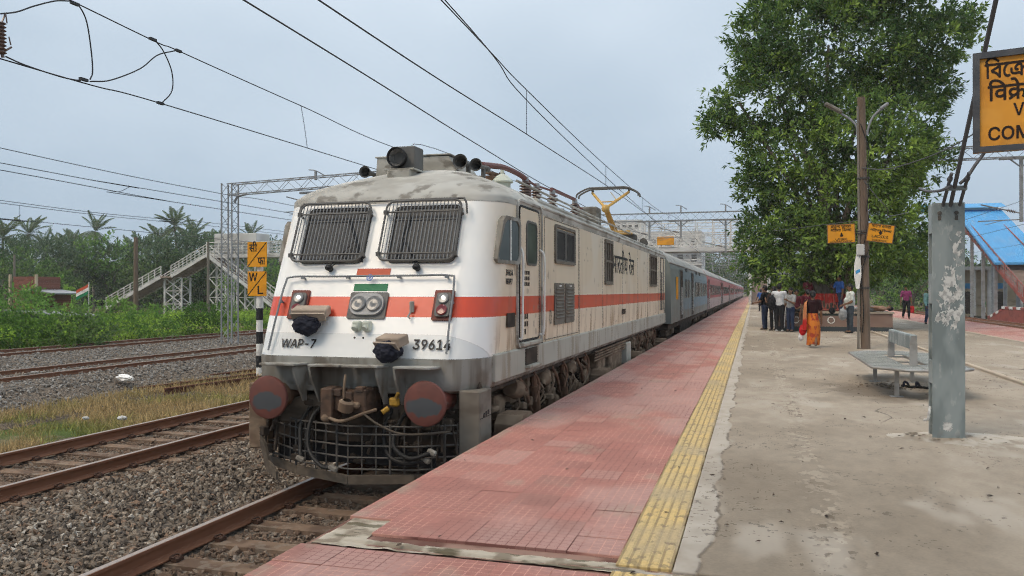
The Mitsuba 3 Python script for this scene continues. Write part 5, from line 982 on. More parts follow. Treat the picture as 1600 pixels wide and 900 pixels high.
# ---------------------------------------------------------------- things on the platform
mat('mat_galvcol', lambda p, n, uv: mix(mix((.245, .28, .282), (.165, .195, .198), smoothstep(.35, .65, fbm(p.x * 7, p.y * 7, p.z * 2.2, 4))), mix((.36, .38, .37), (.045, .04, .035), smoothstep(1.05, .85, p.z + .25 * fbm(p.x * 9, 3, p.z * 2, 3))), .55 * smoothstep(.60, .70, fbm(p.x * 18, p.y * 14, p.z * 6 + 4, 4)) ), .5, .4,
    bump=lambda p, n, uv: fbm(p.x * 18, p.y * 18, p.z * 9, 3), bs=.003)
mat('mat_paper', lambda p, n, uv: mix((.56, .56, .54), (.34, .34, .33), smoothstep(.42, .68, fbm(p.x * 30, p.y * 5, p.z * 22, 3))), .9, .1)
mat('mat_brushed', worn((.40, .385, .36), (.28, .26, .235), 8, .8, (.15, .12, .09), .35, 4), .38, .6, .5)
mat('mat_seat', lambda p, n, uv: mix(mix((.31, .32, .305), (.22, .23, .215), fbm(p.x * 4, p.y * 3, 0, 3)), (.07, .068, .062), .85 * smoothstep(.34, .26, dr.sqrt(dr.square(p.x * 42 - dr.floor(p.x * 42) - .5) + dr.square(p.y * 42 - dr.floor(p.y * 42) - .5)))), .4, .5)
mat('mat_board', lambda p, n, uv: mix(mix((.66, .29, .03), (.50, .205, .022), smoothstep(.35, .65, fbm(p.x * 2.5, p.z * 2.5, 1, 3))), (.72, .36, .06), .4 * smoothstep(.5, .7, fbm(p.x * 5, p.z * 5, 6, 3))), .45, .35)
mat('mat_ink', (.025, .014, .01), .6, .2)
mat('mat_signframe', worn((.05, .055, .065), (.10, .10, .11), 9), .5, .4)
mat('mat_wood', lambda p, n, uv: mix((.10, .07, .05), (.20, .15, .115), fbm(p.x * 14, p.y * 14, p.z * 1.2, 4)), .85, .2, bump=lambda p, n, uv: fbm(p.x * 25, p.y * 25, p.z * 2, 3), bs=.01)
mat('mat_greywood', lambda p, n, uv: mix((.13, .115, .095), (.24, .215, .185), fbm(p.x * 14, p.y * 14, p.z * 1.2, 4)), .85, .2)
mat('mat_cable', (.09, .092, .098), .6, .3)
mat('mat_collar', lambda p, n, uv: mix((.345, .315, .27), (.235, .20, .16), smoothstep(.42, .7, fbm(p.x * 6, p.y * 5, 0, 4))), .9, .15)
mat('mat_plinth', lambda p, n, uv: mix(mix((.20, .125, .10), (.26, .19, .155), fbm(p.x * 2, p.y * 2, p.z * 4, 3)), mix((.05, .055, .075), (.07, .085, .07), fbm(p.x * 3, 2, p.z * 5, 2)), dr.maximum(smoothstep(1.36, 1.38, p.z) * smoothstep(.35, .5, fbm(p.x * 2.3, 4, p.z * 2, 3)), smoothstep(.95, .93, p.z))), .85, .15)
mat('mat_redcloth', lambda p, n, uv: mix((.34, .03, .025), (.20, .03, .025), fbm(p.x * 8, p.y * 8, p.z * 8, 3)), .8, .1)

# steel anchor post
ap = thing('anchor_post', 'grey galvanised steel post with torn paper on it, in the right foreground', 'post')
PX, PYF, ZT = 1.972, 9.60, 3.27
part(ap, 'front_flange', MB().cbox((PX, PYF + .01, (PZ + ZT) / 2), (.312, .02, ZT - PZ), .004), 'mat_galvcol', 20)
part(ap, 'rear_flange', MB().cbox((PX, PYF + .20, (PZ + ZT) / 2), (.312, .02, ZT - PZ), .004), 'mat_galvcol', 20)
part(ap, 'web', MB().lohi((PX - .09, PYF + .02, PZ), (PX - .075, PYF + .19, ZT - .02)).lohi((PX + .075, PYF + .02, PZ), (PX + .09, PYF + .19, ZT - .02)), 'mat_galvcol', False)
for z0, z1 in ((2.95, 3.25), (2.2, 2.52), (1.35, 1.6)):
    for s_ in (-1, 1): part(ap, 'batten_plate', MB().cbox((PX + s_ * .150, PYF + .105, (z0 + z1) / 2), (.012, .17, z1 - z0), .003), 'mat_galvcol', 20)
m = MB()
for x in (-.085, .075): m.lathe([(.012, 0), (.022, .002), (.022, .008), (.0, .01)], (PX + x, PYF, 3.16), (0, -1, 0), 10).box((PX + x, PYF - .002, 3.11), (.03, .006, .05))
part(ap, 'bolt_heads', m, 'mat_darkmetal', kind='stuff')
def ragged(w, h, seed, rough=.35):
    r_ = np.random.default_rng(seed); n = 46; a = np.linspace(0, 2 * math.pi, n, endpoint=False)
    q = 1 + rough * (r_.uniform(-1, 1, n) * .5 + .5 * np.interp(np.arange(n), np.linspace(0, n, 9), r_.uniform(-1, 1, 9)))
    return [(w / 2 * q_ * math.copysign(abs(math.cos(t)) ** .7, math.cos(t)), h / 2 * q_ * math.copysign(abs(math.sin(t)) ** .7, math.sin(t))) for q_, t in zip(q, a)]
holes = [Polygon(ragged(.055, .12, 90 + i, .8)).buffer(0) for i in range(9)]
from shapely import affinity as AF
for i, (x, z, w, h, tilt) in enumerate([(.075, 2.90, .11, .12, 10), (.095, 2.73, .09, .26, 8), (.005, 2.51, .12, .22, 0), (.03, 2.36, .17, .24, 5), (-.02, 2.22, .15, .20, 15), (.06, 2.13, .13, .38, -18), (-.07, 2.12, .06, .2, -25), (.11, 2.40, .05, .2, 5), (.0, 2.07, .16, .14, 0), (-.10, 2.2, .035, .16, 4)]):
    pg = AF.rotate(Polygon(ragged(w, h, i, .45)).buffer(0), tilt)
    for j in range(3): pg = pg.difference(AF.translate(AF.rotate(holes[(i * 3 + j) % 9], R.uniform(-40, 40)), R.uniform(-w, w) * .4, R.uniform(-h, h) * .4))
    for g_ in getattr(pg, 'geoms', [pg]):
        if g_.area > 2e-4: part(ap, 'torn_poster', MB().poly(g_, (PX + x, PYF - .001, z), (1, 0, 0), (0, 0, 1), .0015), 'mat_paper', False)
part(ap, 'torn_poster', MB().poly(ragged(.09, .1, 70, .6), (PX - .02, PYF - .001, .90), (1, 0, 0), (0, 0, 1), .0015), 'mat_paper', False)
part(ap, 'rag', MB().tube(curve([(PX - .17, PYF + .05, 1.10), (PX - .19, PYF - .01, 1.05), (PX - .20, PYF, .98), (PX - .235, PYF + .02, .96)], 5), .014, 6), 'mat_paper')
n = 40; a = np.linspace(0, 2 * math.pi, n, endpoint=False); rr = 1 + .28 * np.interp(np.arange(n), np.linspace(0, n, 12), np.random.default_rng(5).uniform(-1, 1, 12)); rr[-1] = rr[0]
v = [(PX + .10 + .78 * r_ * math.cos(t), PYF + .16 + .52 * r_ * math.sin(t), PZ - .004) for r_, t in zip(rr, a)] + [(PX + .04 + .36 * r_ * math.cos(t), PYF + .15 + .30 * r_ * math.sin(t), PZ + .022) for r_, t in zip(rr, a)] + [(PX, PYF + .15, PZ + .04)]
f = [[i, (i + 1) % n, n + (i + 1) % n] for i in range(n)] + [[i, n + (i + 1) % n, n + i] for i in range(n)] + [[n + i, n + (i + 1) % n, 2 * n] for i in range(n)]
part(ap, 'concrete_collar', (np.array(v), np.array(f)), 'mat_collar', True)
m = MB()
for i in range(26):
    t = R.uniform(0, 6.28); q = R.uniform(.2, .5); m.sph((PX + q * math.cos(t), PYF + .1 + .6 * q * math.sin(t), PZ + .03), (R.uniform(.008, .03), R.uniform(.008, .02), .01), 0)
part(ap, 'rubble', m, 'mat_collar', False, kind='stuff')
gd = np.array([.02, -1.64, 1.62]); g0 = np.array([PX + .02, PYF + .05, 3.2])
part(ap, 'guy_rod', MB().tube([g0, g0 + gd * 3.2], .021, 8), 'mat_cable', label='long rod rising from the post past the sign')
for x in (-.075, .085): part(ap, 'anchor_rod', MB().tube([g0 + (x, 0, 0), g0 + (x + .02, 0, 0) + gd * .21], .018, 8).cyl(g0 + (x + .015, 0, 0) + gd * .17, g0 + (x + .016, 0, 0) + gd * .185, .028, 6), 'mat_cable')
part(ap, 'clamp_plate', MB().cbox(g0 + (.015, 0, 0) + gd * .125, (.21, .035, .05), .008), 'mat_galvcol')
part(ap, 'cable', MB().tube(curve([(2.118, 12.0, 3.706), (2.012, 11.0, 3.558), (1.9, 10.0, 3.437), (1.87, 9.4, 3.381), (1.959, 9.4, 3.425)], 6), .016, 6), 'mat_cable')
part(ap, 'cable', MB().tube(curve([(2.036, 9.4, 3.442), (2.107, 9.4, 3.511), (2.178, 9.4, 3.627), (2.271, 9.4, 3.766), (2.368, 9.0, 4.044)], 6), .018, 6), 'mat_cable')

# the committee sign
sg = thing('hanging_sign', 'big orange sign board in a dark frame, lettered in three scripts, at the upper right', 'sign')
WX = nrm((.972, -.236, 0)); WZ = np.array([0, 0, 1.]); S0 = np.array([1.54, 6.71, 3.345]); SW, SH = .92, .725
part(sg, 'board', MB().poly([(0, 0), (SW, 0), (SW, SH), (0, SH)], S0 - np.cross(WX, WZ) * .02, WX, WZ, .02), 'mat_board', False)
part(sg, 'frame', MB().poly(Polygon([(0, 0), (SW, 0), (SW, SH), (0, SH)], [[(.045, .04), (.045, SH - .045), (SW - .045, SH - .045), (SW - .045, .04)]]), S0 - np.cross(WX, WZ) * .05, WX, WZ, .075), 'mat_signframe', 10)
sq = lambda u, v: S0 + WX * u + WZ * (SH - v) + np.cross(WX, WZ) * .0015
for txt, u, v, h, w in (('vikreta_b', .075, .19, .115, .40), ('vikreta_h', .095, .355, .118, .37), ('VENDOR', .255, .475, .086, .40), ('COMMITTEE', .098, .640, .090, .70)):
    part(sg, 'lettering', lettering(MB(), txt, sq(u, v), WX, WZ, h, w, .0015), 'mat_ink', False)
c = S0 + WX * SW * .5
part(sg, 'support_post', MB().bar((c[0] + .1, c[1] + .12, PZ), (c[0] + .1, c[1] + .12, 4.3), .07).cbox((c[0] + .05, c[1] + .07, 3.7), (.3, .05, .05), .008), 'mat_signframe')

# utility pole with lamps and the two ladies' signs
up = thing('utility_pole', 'old wooden lamp pole with two lamp arms in front of the big tree', 'pole')
UX, UY = 2.93, 24.25
part(up, 'post', MB().tube([(UX, UY, PZ), (UX - .04, UY, 4.2), (UX - .1, UY, 7.65)], [.125, .115, .10], 10), 'mat_wood')
part(up, 'side_rail', MB().bar((UX - .19, UY - .06, PZ), (UX - .17, UY - .06, 4.0), .075, .06).bar((UX - .17, UY - .06, 4.0), (UX - .2, UY - .06, 7.4), .05, .05), 'mat_greywood', False)
k = part(up, 'lamp_arm', MB().tube(curve([(UX - .2, UY - .02, 6.6), (UX - .22, UY - .04, 6.85), (UX - .38, UY - .06, 7.05), (UX - .62, UY - .08, 7.22)], 6), .03, 7), 'mat_galv')
part(k, 'lamp_head', MB().cbox((UX - .82, UY - .1, 7.38), (.52, .2, .1), .03, roty(.55)), 'mat_locogrey', label='grey street lamp head')
k = part(up, 'lamp_arm', MB().tube(curve([(UX + .04, UY - .02, 6.6), (UX + .09, UY - .04, 6.85), (UX + .2, UY - .05, 7.1), (UX + .4, UY - .06, 7.3)], 6), .03, 7), 'mat_galv')
part(k, 'lamp_head', MB().cbox((UX + .47, UY - .07, 7.36), (.26, .12, .09), .03, roty(-.6)), 'mat_galv', label='small street lamp head')
m = MB()
for i in range(5):
    z = 1.2 + i * 1.1; m.tube(curve([(UX - .13 + R.uniform(-.02, .3), UY - .14, z + 1.3), (UX - .1 + R.uniform(-.03, .24), UY - .16, z + .6), (UX - .1 + R.uniform(-.02, .25), UY - .14, z)], 5), .013, 5)
part(up, 'cables', m, 'mat_hose', kind='stuff')
for z in (3.95, 3.25, 5.4, 2.4): part(up, 'strap', MB().lathe([(.13, 0), (.14, 0), (.14, .05), (.13, .05)], (UX - .03, UY, z), (0, 0, 1), 14).box((UX - .1, UY - .08, z + .02), (.25, .05, .03)), 'mat_darkmetal')
part(up, 'cable', MB().tube(curve([(UX - .1, UY - .1, 5.7), (3.4, 23, 5.5), (4.35, 21, 5.65), (4.2, 14, 5.4), (2.5, 7.6, 3.9)], 8), .014, 5), 'mat_cable')
part(up, 'cable', MB().tube(curve([(UX - .05, UY - .1, 5.35), (UX + .25, UY - .2, 4.9), (UX + .55, UY - .1, 4.55), (UX + .8, UY + 1.5, 4.5), (UX + 1.9, UY + 5, 4.9)], 8), .012, 5), 'mat_cable')
part(up, 'cable', MB().tube(curve([(UX - .1, UY - .1, 4.28), (UX - 1.0, UY + .8, 4.24), (UX - 2.2, UY + 5, 4.4), (UX - 2.0, UY + 10, 4.9)], 8), .008, 5), 'mat_cable')
mb = obj('meter_box', MB().cbox((UX - .15, UY - .2, 3.46), (.2, .12, .3), .015).tube([(UX - .15, UY - .2, 3.3), (UX - .15, UY - .18, 3.1)], .015, 6), 'mat_palewall', 'small white box strapped to the wooden lamp pole below the left ladies sign', 'electric box')
hx = thing('paper_banner', 'narrow white pointed placard with a blue patch tied low on the lamp pole', 'placard')
part(hx, 'panel', MB().poly([(-.04, -.48), (.04, -.48), (.09, -.15), (.09, .15), (.03, .48), (-.03, .48), (-.09, .15), (-.09, -.15)], (UX - .22, UY - .19, 2.88), (1, 0, 0), (0, 0, 1), .012), 'mat_white', False)
part(hx, 'mark', MB().poly([(-.05, -.07), (.06, 0), (.055, .08), (-.055, .03)], (UX - .22, UY - .204, 2.86), (1, 0, 0), (0, 0, 1), .003), 'mat_bluesheet', False)
def ladies(x, z, w, h, rot, yaw, label, mark):
    t = thing('direction_sign', label, 'sign', 'yellow ladies signs on the lamp pole')
    c, s = math.cos(math.radians(rot)), math.sin(math.radians(rot)); A = rotz(math.radians(yaw))
    X, Y = A @ np.array([c, 0, s]), A @ np.array([-s, 0, c]); N = np.cross(X, Y); o = np.array([x, UY - .22, z])
    part(t, 'board', MB().poly(rrect(w, h, .01), o - N * .012, X, Y, .012), 'mat_signyellow', False)
    part(t, 'border', MB().poly(Polygon(rrect(w, h, .01), [rrect(w - .035, h - .035, .008)[::-1]]), o - N * .014, X, Y, .02), 'mat_rustybrown', False)
    q = lambda u, v: o + X * u + Y * v + N * .002
    m = MB(); lettering(m, 'mahila_b', q(0, h * .30), X, Y, .075, w * .72, .002, True)
    if mark == 'drop':
        lettering(m, 'mahila_h', q(0, h * .12), X, Y, .075, w * .74, .002, True)
        m.poly([(0, .085), (.03, .03), (.038, -.005), (.022, -.035), (-.022, -.035), (-.038, -.005), (-.03, .03)], q(.01, -.055), X, Y, .002)
        lettering(m, 'LADIES', q(0, -h * .34), X, Y, .05, w * .40, .002, True); lettering(m, 'COMPARTMENT', q(0, -h * .46), X, Y, .05, w * .80, .002, True)
    else:
        lettering(m, 'mahila_h', q(0, h * .08), X, Y, .06, w * .80, .002, True)
        m.poly([(0, .07), (.05, 0), (0, -.07), (-.05, 0)], q(0, h * .02), X, Y, .003)
        lettering(m, 'LADIES', q(0, -h * .26), X, Y, .07, w * .62, .002, True); lettering(m, 'COMPARTMENT', q(0, -h * .44), X, Y, .04, w * .55, .002, True)
    part(t, 'lettering', m, 'mat_ink', False)
    part(t, 'strut', MB().bar(o + X * (-.0) + N * -.03, np.array([UX - .05, UY - .1, z]), .03), 'mat_darkmetal')
ladies(2.29, 3.91, .72, .52, 1.5, 0, 'yellow ladies sign with a black drop, left of the lamp pole', 'drop')
ladies(3.28, 3.90, .68, .50, -8, 4, 'crooked yellow ladies sign with a black diamond, right of the lamp pole', 'diamond')

# steel bench
be = thing('bench', 'double sided steel platform bench with one backrest along the middle', 'bench')
BZ = PZ + .44
rim = [(1.69, 13.29), (2.08, 12.83), (2.66, 12.83), (3.05, 13.29), (3.05, 16.3), (2.66, 16.76), (2.08, 16.76), (1.69, 16.3)]
rp_ = np.array([(x, y, BZ) for x, y in rim]); rp_ = np.vstack([rp_, rp_[:2]])
part(be, 'seat_rim', MB().tube(rp_, .021, 8, False), 'mat_brushed')
pg = Polygon(rim).buffer(-.025).difference(Polygon([(2.19, 13.75), (2.19, 15.9), (2.55, 15.9), (2.55, 13.75)]))
for y0, y1 in ((12.8, 13.42), (13.46, 14.0), (14.04, 14.58), (14.62, 15.16), (15.2, 15.74), (15.78, 16.8)):
    for x0, x1 in ((1.6, 2.36), (2.38, 3.2)):
        q = pg.intersection(Polygon([(x0, y0), (x1, y0), (x1, y1), (x0, y1)]))
        part(be, 'seat_panel', MB().poly(q, (0, 0, BZ + .004), (1, 0, 0), (0, 1, 0), .008), 'mat_seat', False)
m = MB()
for y in (13.44, 14.6, 15.76): m.bar((1.72, y, BZ - .018), (3.02, y, BZ - .018), .04, .025)
m.bar((2.19, 13.7, BZ - .012), (2.19, 15.95, BZ - .012), .035, .04).bar((2.55, 13.7, BZ - .012), (2.55, 15.95, BZ - .012), .035, .04)
part(be, 'seat_bearer', m, 'mat_brushed', False)
for x, y in ((2.05, 13.40), (2.62, 13.46), (2.03, 15.55), (2.62, 15.55)):
    k = part(be, 'leg', MB().bar((x, y, PZ), (x, y, BZ - .02), .06, .045, (0, 1, 0)), 'mat_brushed', 20)
    part(k, 'foot_plate', MB().cbox((x, y, PZ + .004), (.18, .14, .01), .003), 'mat_galv')
for y in (13.52, 15.62):
    part(be, 'back_post', MB().poly([(-.055, 0), (.055, 0), (.05, .34), (.022, .47), (-.022, .47), (-.05, .34)], (2.30, y + .02, BZ), (1, 0, 0), (0, 0, 1), .04), 'mat_brushed', 20)
part(be, 'backrest', MB().cbox((2.27, 14.57, BZ + .36), (.02, 2.1, .20), .006).cbox((2.34, 14.57, BZ + .36), (.012, 2.1, .20), .004).cbox((2.305, 14.57, BZ + .465), (.08, 2.12, .018), .006), 'mat_galvcol', 20)
sole = [(-.045, -.13), (.04, -.13), (.05, 0), (.055, .08), (.02, .14), (-.02, .14), (-.045, .06)]
sh = thing('sandal', 'pair of dark sandals left under the bench', 'sandals')
for x, y, a in ((2.42, 14.72, .5), (2.60, 14.66, .9)):
    A = rotz(a); k = part(sh, 'sole', MB().poly(sole, (x, y, PZ), A @ np.array([1., 0, 0]), A @ np.array([0, 1., 0]), .03), 'mat_hose')
    part(k, 'strap', MB().tube(curve([A @ np.array(q) + (x, y, PZ + .02) for q in ((-.05, .04, 0), (-.03, .06, .05), (0, .065, .065), (.03, .06, .05), (.05, .04, 0))], 4), .02, 6), 'mat_cloth')
# scattered leaves and crumbs
def litter(name, n, label, colf, spots, size=(.015, .04)):
    m = MB()
    for i in range(n):
        x, y = spots(); s = R.uniform(*size); a = R.uniform(0, 6.28); t = R.uniform(-.5, .5); A = rotz(a) @ rotx(t)
        q = np.array([(-s, 0, 0), (0, -s * .45, .004), (s, 0, .006), (0, s * .45, .004), (0, 0, .012)]) @ A.T
        m.add(q + (x, y, PZ + .004 + abs(t) * s * .5), [[0, 1, 4], [1, 2, 4], [2, 3, 4], [3, 0, 4]], colf())
    return obj(name, m, 'mat_stone', label, 'leaves', None, 'stuff', False)
def spot():
    while True:
        y = 4.5 + 32 * R.random() ** 1.6; x = R.uniform(-2.6, 7.5)
        if R.random() < (.3 if x < -.4 else 1): return x, y
litter('leaf_litter', 330, 'dry brown leaf bits and crumbs scattered over the platform', lambda: np.array([.055, .04, .03]) * R.uniform(.5, 1.8), spot, (.012, .034))
def spot2(): a, r = R.uniform(0, 6.28), abs(R.gauss(0, .38)); return 2.15 + r * math.cos(a) * .8, 14.75 + r * math.sin(a)
litter('leaf_litter', 90, 'swept pile of dry leaves under the bench', lambda: np.array([.085, .062, .042]) * R.uniform(.4, 2.2), spot2, (.02, .05))

# planter round the big tree
pl = thing('tree_planter', 'painted brick ledge round the foot of the big platform tree', 'planter')
m = MB().lohi((.9, 34.35, PZ - .02), (5.12, 34.6, 1.46)).lohi((.9, 37.6, PZ - .02), (5.12, 37.85, 1.46)).lohi((.9, 34.6, PZ - .02), (1.15, 37.6, 1.46)).lohi((4.87, 34.6, PZ - .02), (5.12, 37.6, 1.46))
part(pl, 'wall', m, 'mat_plinth', False)
part(pl, 'cap', MB().poly(Polygon([(.85, 34.3), (5.17, 34.3), (5.17, 37.9), (.85, 37.9)], [[(1.35, 34.8), (1.35, 37.4), (4.67, 37.4), (4.67, 34.8)]]), (0, 0, 1.46), (1, 0, 0), (0, 1, 0), .07), 'mat_paleconcrete', False)
part(pl, 'soil', MB().lohi((1.15, 34.6, 1.2), (4.87, 37.6, 1.40)), 'mat_soil', False)
for x in (1.6, 2.9, 4.1): part(pl, 'painted_ring', MB().poly(ring(.10, .14), (x, 34.346, 1.2), (1, 0, 0), (0, 0, 1), .003), 'mat_white', False)
rf = thing('shrine_railing', 'red lattice railing hung with red cloth round the tree trunk', 'railing')
m = MB()
for z in (1.60, 2.15): m.bar((1.9, 34.9, z), (3.75, 34.9, z), .05).bar((3.75, 34.9, z), (3.75, 37, z), .05)
for i in range(14): x = 1.9 + i * .142; m.bar((x, 34.9, 1.53), (x, 34.9, 2.2), .035)
for i in range(7): x = 1.9 + i * .264; m.bar((x, 34.9, 1.6), (x + .264, 34.9, 2.15), .03).bar((x, 34.9, 2.15), (x + .264, 34.9, 1.6), .03)
part(rf, 'lattice', m, 'mat_redpaint', False)
for i in range(5):
    x = 1.95 + i * .38; v, f = grid(0, .36, 0, .34, .03, .05, lambda a, b: .03 * np.sin(a * 38 + i))
    part(rf, 'cloth', (np.stack([x + v[:, 0], 34.86 + v[:, 2], 2.24 - v[:, 1] * R.uniform(.8, 1.1)], -1), f), 'mat_redcloth', True)

# letter boards on the banded post, poles, flag and huts on the left
wl = thing('letter_sign', 'black and white banded post with two yellow boards lettered W L beside the locomotive', 'sign')
QX, QY = -15.0, 22.6
for i in range(8): part(wl, 'band', MB().cyl((QX, QY, -.45 + i * .375), (QX, QY, -.45 + (i + 1) * .375), .105, 14), 'mat_white' if i % 2 == 0 else 'mat_black')
part(wl, 'post', MB().cyl((QX, QY + .02, -.6), (QX, QY + .02, 3.85), .09, 12), 'mat_white')
for z, tops, bots in ((3.49, 'si', 'pha'), (2.57, 'W', 'L')):
    X, Y = nrm((1, .0, 0)), np.array([0, 0, 1.]); o = np.array([QX - .0, QY - .13, z]); w = .70 if z > 3 else .68
    k = part(wl, 'board', MB().poly(rrect(w, .78, .01), o, X, Y, .012), 'mat_signyellow', False)
    q = lambda u, v: o + X * u + Y * v + np.array([0, -.0125, 0])
    m = MB(); lettering(m, tops, q(-.29, .09), X, Y, .25, .30, .003); lettering(m, bots, q(.02, -.32), X, Y, .25, .28 if bots != 'L' else .2, .003)
    m.bar(q(-.34, -.38), q(.34, .38), .03, .004, (0, -1, 0)); part(k, 'lettering', m, 'mat_ink', False)
obj('timber_pole', MB().tube([(-39.8, 45.6, -.6), (-39.8, 45.6, 5.95)], [.17, .13], 10), 'mat_wood', 'dark bare timber pole standing in the bushes before the open stair', 'pole')
obj('timber_pole', MB().tube([(-38.3, 51.2, -.6), (-38.3, 51.2, 5.95)], [.11, .08], 8), 'mat_greywood', 'slender grey pole in front of the footbridge towers', 'pole')
obj('concrete_pole', MB().tube([(-49.5, 45, -.6), (-49.5, 45, 4.9)], [.09, .07], 8), 'mat_greywood', 'pale concrete pole at the left edge of the bushes', 'pole')
fl = thing('flag', 'small saffron white and green flag drooping on a pole above the bushes', 'flag')
part(fl, 'pole', MB().tube([(-38.9, 40.6, -.5), (-38.9, 40.6, 2.9)], .03, 6), 'mat_whitesteel')
for i, mm in enumerate(('mat_saffron', 'mat_white', 'mat_green')):
    v, f = grid(0, .9, 0, .2, .1, .05, lambda a, b: .06 * np.sin(a * 6)); part(fl, 'stripe', (np.stack([-38.9 - v[:, 0], 40.6 + v[:, 2], 2.82 - i * .2 - v[:, 1] - v[:, 0] * .5], -1), f), mm, True)
mat('mat_brick', lambda p, n, uv: mix(mix((.24, .095, .07), (.16, .07, .055), cell_rand(dr.floor(p.x * 4 + .5 * dr.floor(p.z * 12)), dr.floor(p.z * 12), 2)), (.2, .19, .16), .7 * smoothstep(.42, .48, dr.abs(p.z * 12 - dr.floor(p.z * 12) - .5))), .9, .1)
bh = thing('brick_hut', 'unfinished red brick hut among the bushes on the far left', 'hut')
part(bh, 'wall', MB().lohi((-47.4, 43.0, -.5), (-45.5, 45, 3.3)).lohi((-45.5, 43.6, -.5), (-44.6, 45, 2.1)), 'mat_brick', False)
part(bh, 'corner_post', MB().bar((-47.6, 42.95, -.5), (-47.6, 42.95, 3.45), .14).bar((-45.4, 42.95, -.5), (-45.4, 42.95, 3.45), .14), 'mat_creamwall', False)
part(bh, 'roof', MB().box((-44.6, 43.8, 2.3), (2.2, 2.6, .08), roty(.12)), 'mat_galv', False)
obj('tin_shed', MB().box((-41.5, 40.5, 1.0), (5.5, 2.2, .07), roty(.06)).lohi((-44, 40, -.5), (-43.9, 41, .9)).lohi((-39.1, 40, -.5), (-39, 41, .8)).lohi((-44, 41.2, -.5), (-39, 41.3, .85)), 'mat_galv', 'low grey tin shed roof showing over the bushes below the flag', 'shed', smooth=False)
# rubbish and old rails beside the tracks
for i, (p0, p1) in enumerate([((-17.2, 19.5), (-15.6, 25.5)), ((-16.3, 18.6), (-14.6, 24.5)), ((-15.2, 18.5), (-14.0, 24.5))]):
    a, b = np.array([*p0, -.50 + .03 * i]), np.array([*p1, -.40]); d = nrm(b - a); m = MB()
    for off_, w, h in ((-.07, .14, .02), (0, .02, .12), (.07, .07, .04)): m.bar(a + (0, 0, off_ + .07), b + (0, 0, off_ + .07), w, h)
    obj('discarded_rail', m, 'mat_rustrail', ('rusty discarded rail lying farthest left in the dry grass', 'rusty discarded rail between two others in the dry grass', 'rusty discarded rail nearest the second track in the dry grass')[i], 'rail', 'old rails lying in the grass', smooth=False)
s_ = trimesh.creation.icosphere(3); v = np.array(s_.vertices); v = v * (1 + .9 * (meshkit.fbm(v * 2.6, 4, 1) - .5))[:, None] * (.42, .15, .10) @ rotz(-.5).T
x_, y_ = -16.6, 18.6
obj('plastic_bag', MB().add(v + (x_, y_, -.05), s_.faces), 'mat_white', 'crumpled white plastic bag on the ballast by the far tracks', 'bag', smooth=30)
for i, (x, y, s, lab) in enumerate([(-12.9, 13.4, .06, 'small white scrap of paper in the grass nearest the camera side'), (-12.2, 13.6, .085, 'white crumpled litter at the edge of the dry grass by the second track'), (-16.6, 14.6, .12, 'pale stone lying on the grey ballast at the left edge')]):
    v = np.array(s_.vertices); v = v * (1 + .8 * (meshkit.fbm(v * 2 + i * 5, 3, 2) - .5))[:, None] * (s * 1.2, s * .8, s * .55)
    obj('litter', MB().add(v + (x, y, -.22 if i < 2 else -.1), s_.faces), 'mat_paper', lab, 'litter', smooth=False)

# ---------------------------------------------------------------- trees, palms, undergrowth
class Leaves:
    def __init__(s): s.v, s.f, s.c, s.n = [], [], [], 0
    def add(s, P, d, nrmv, L, W, col):
        """Leaf blades at P along d (unit, n x 3), facing nrmv, folded a little along the midrib."""
        d = d / (np.linalg.norm(d, axis=1, keepdims=True) + 1e-9)
        x = np.cross(d, nrmv); x /= np.linalg.norm(x, axis=1, keepdims=True) + 1e-9; up = np.cross(x, d)
        L, W = np.broadcast_to(L, (len(P),))[:, None], np.broadcast_to(W, (len(P),))[:, None]
        q = np.stack([P, P + d * L * .45 + x * W / 2 + up * W * .12, P + d * L, P + d * L * .45 - x * W / 2 + up * W * .12], 1)
        n = len(P); s.v.append(q.reshape(-1, 3)); i = np.arange(n)[:, None] * 4 + s.n
        s.f.append(np.concatenate([i + [0, 1, 2], i + [0, 2, 3]])); s.c.append(np.repeat(col, 4, 0)); s.n += 4 * n
    def ply(s, m='mat_leaf'): return mikit.ply((np.vstack(s.v), np.vstack(s.f)), m, color=np.clip(np.vstack(s.c), 0, 1))
def runit(n): v = rng.normal(size=(n, 3)); return v / np.linalg.norm(v, axis=1, keepdims=True)
def sprigs(LV, C, out, per, size, L, W, colf):
    """Leaf rosettes at the points C, growing along out."""
    n = len(C); k = np.repeat(np.arange(n), per)
    o = out[k]; r = runit(n * per); d = o * .75 + r * .9 + [0, 0, -.12]
    P = C[k] + o * rng.uniform(-.5, .6, (n * per, 1)) * size + r * rng.uniform(0, .35, (n * per, 1)) * size
    nn = np.tile([0, 0, 1.], (n * per, 1)) + runit(n * per) * .7 + o * .4
    LV.add(P, d, nn, rng.uniform(.7, 1.2, n * per) * L, rng.uniform(.75, 1.15, n * per) * W, colf(k))
def blob_points(blobs, dens, shell=.55):
    P, O = [], []
    for c, r in blobs:
        c, r = np.array(c, float), np.broadcast_to(r, 3).astype(float); n = int(dens * (r[0] * r[1] + r[0] * r[2] + r[1] * r[2]))
        d = runit(n); rad = shell + (1 - shell) * rng.uniform(0, 1, n) ** .6
        lump = .80 + .42 * meshkit.fbm(d * 2.1 + c * .7, 3, 2)
        p = c + d * r * (rad * lump)[:, None]
        P.append(p); O.append(d + [0, 0, .25])
    P, O = np.vstack(P), np.vstack(O); keep = np.ones(len(P), bool)
    for c, r in blobs: keep &= (((P - np.array(c)) / np.broadcast_to(r, 3)) ** 2).sum(1) > .20   # nothing deep inside another lobe
    return P[keep], O[keep] / np.linalg.norm(O[keep], axis=1, keepdims=True)
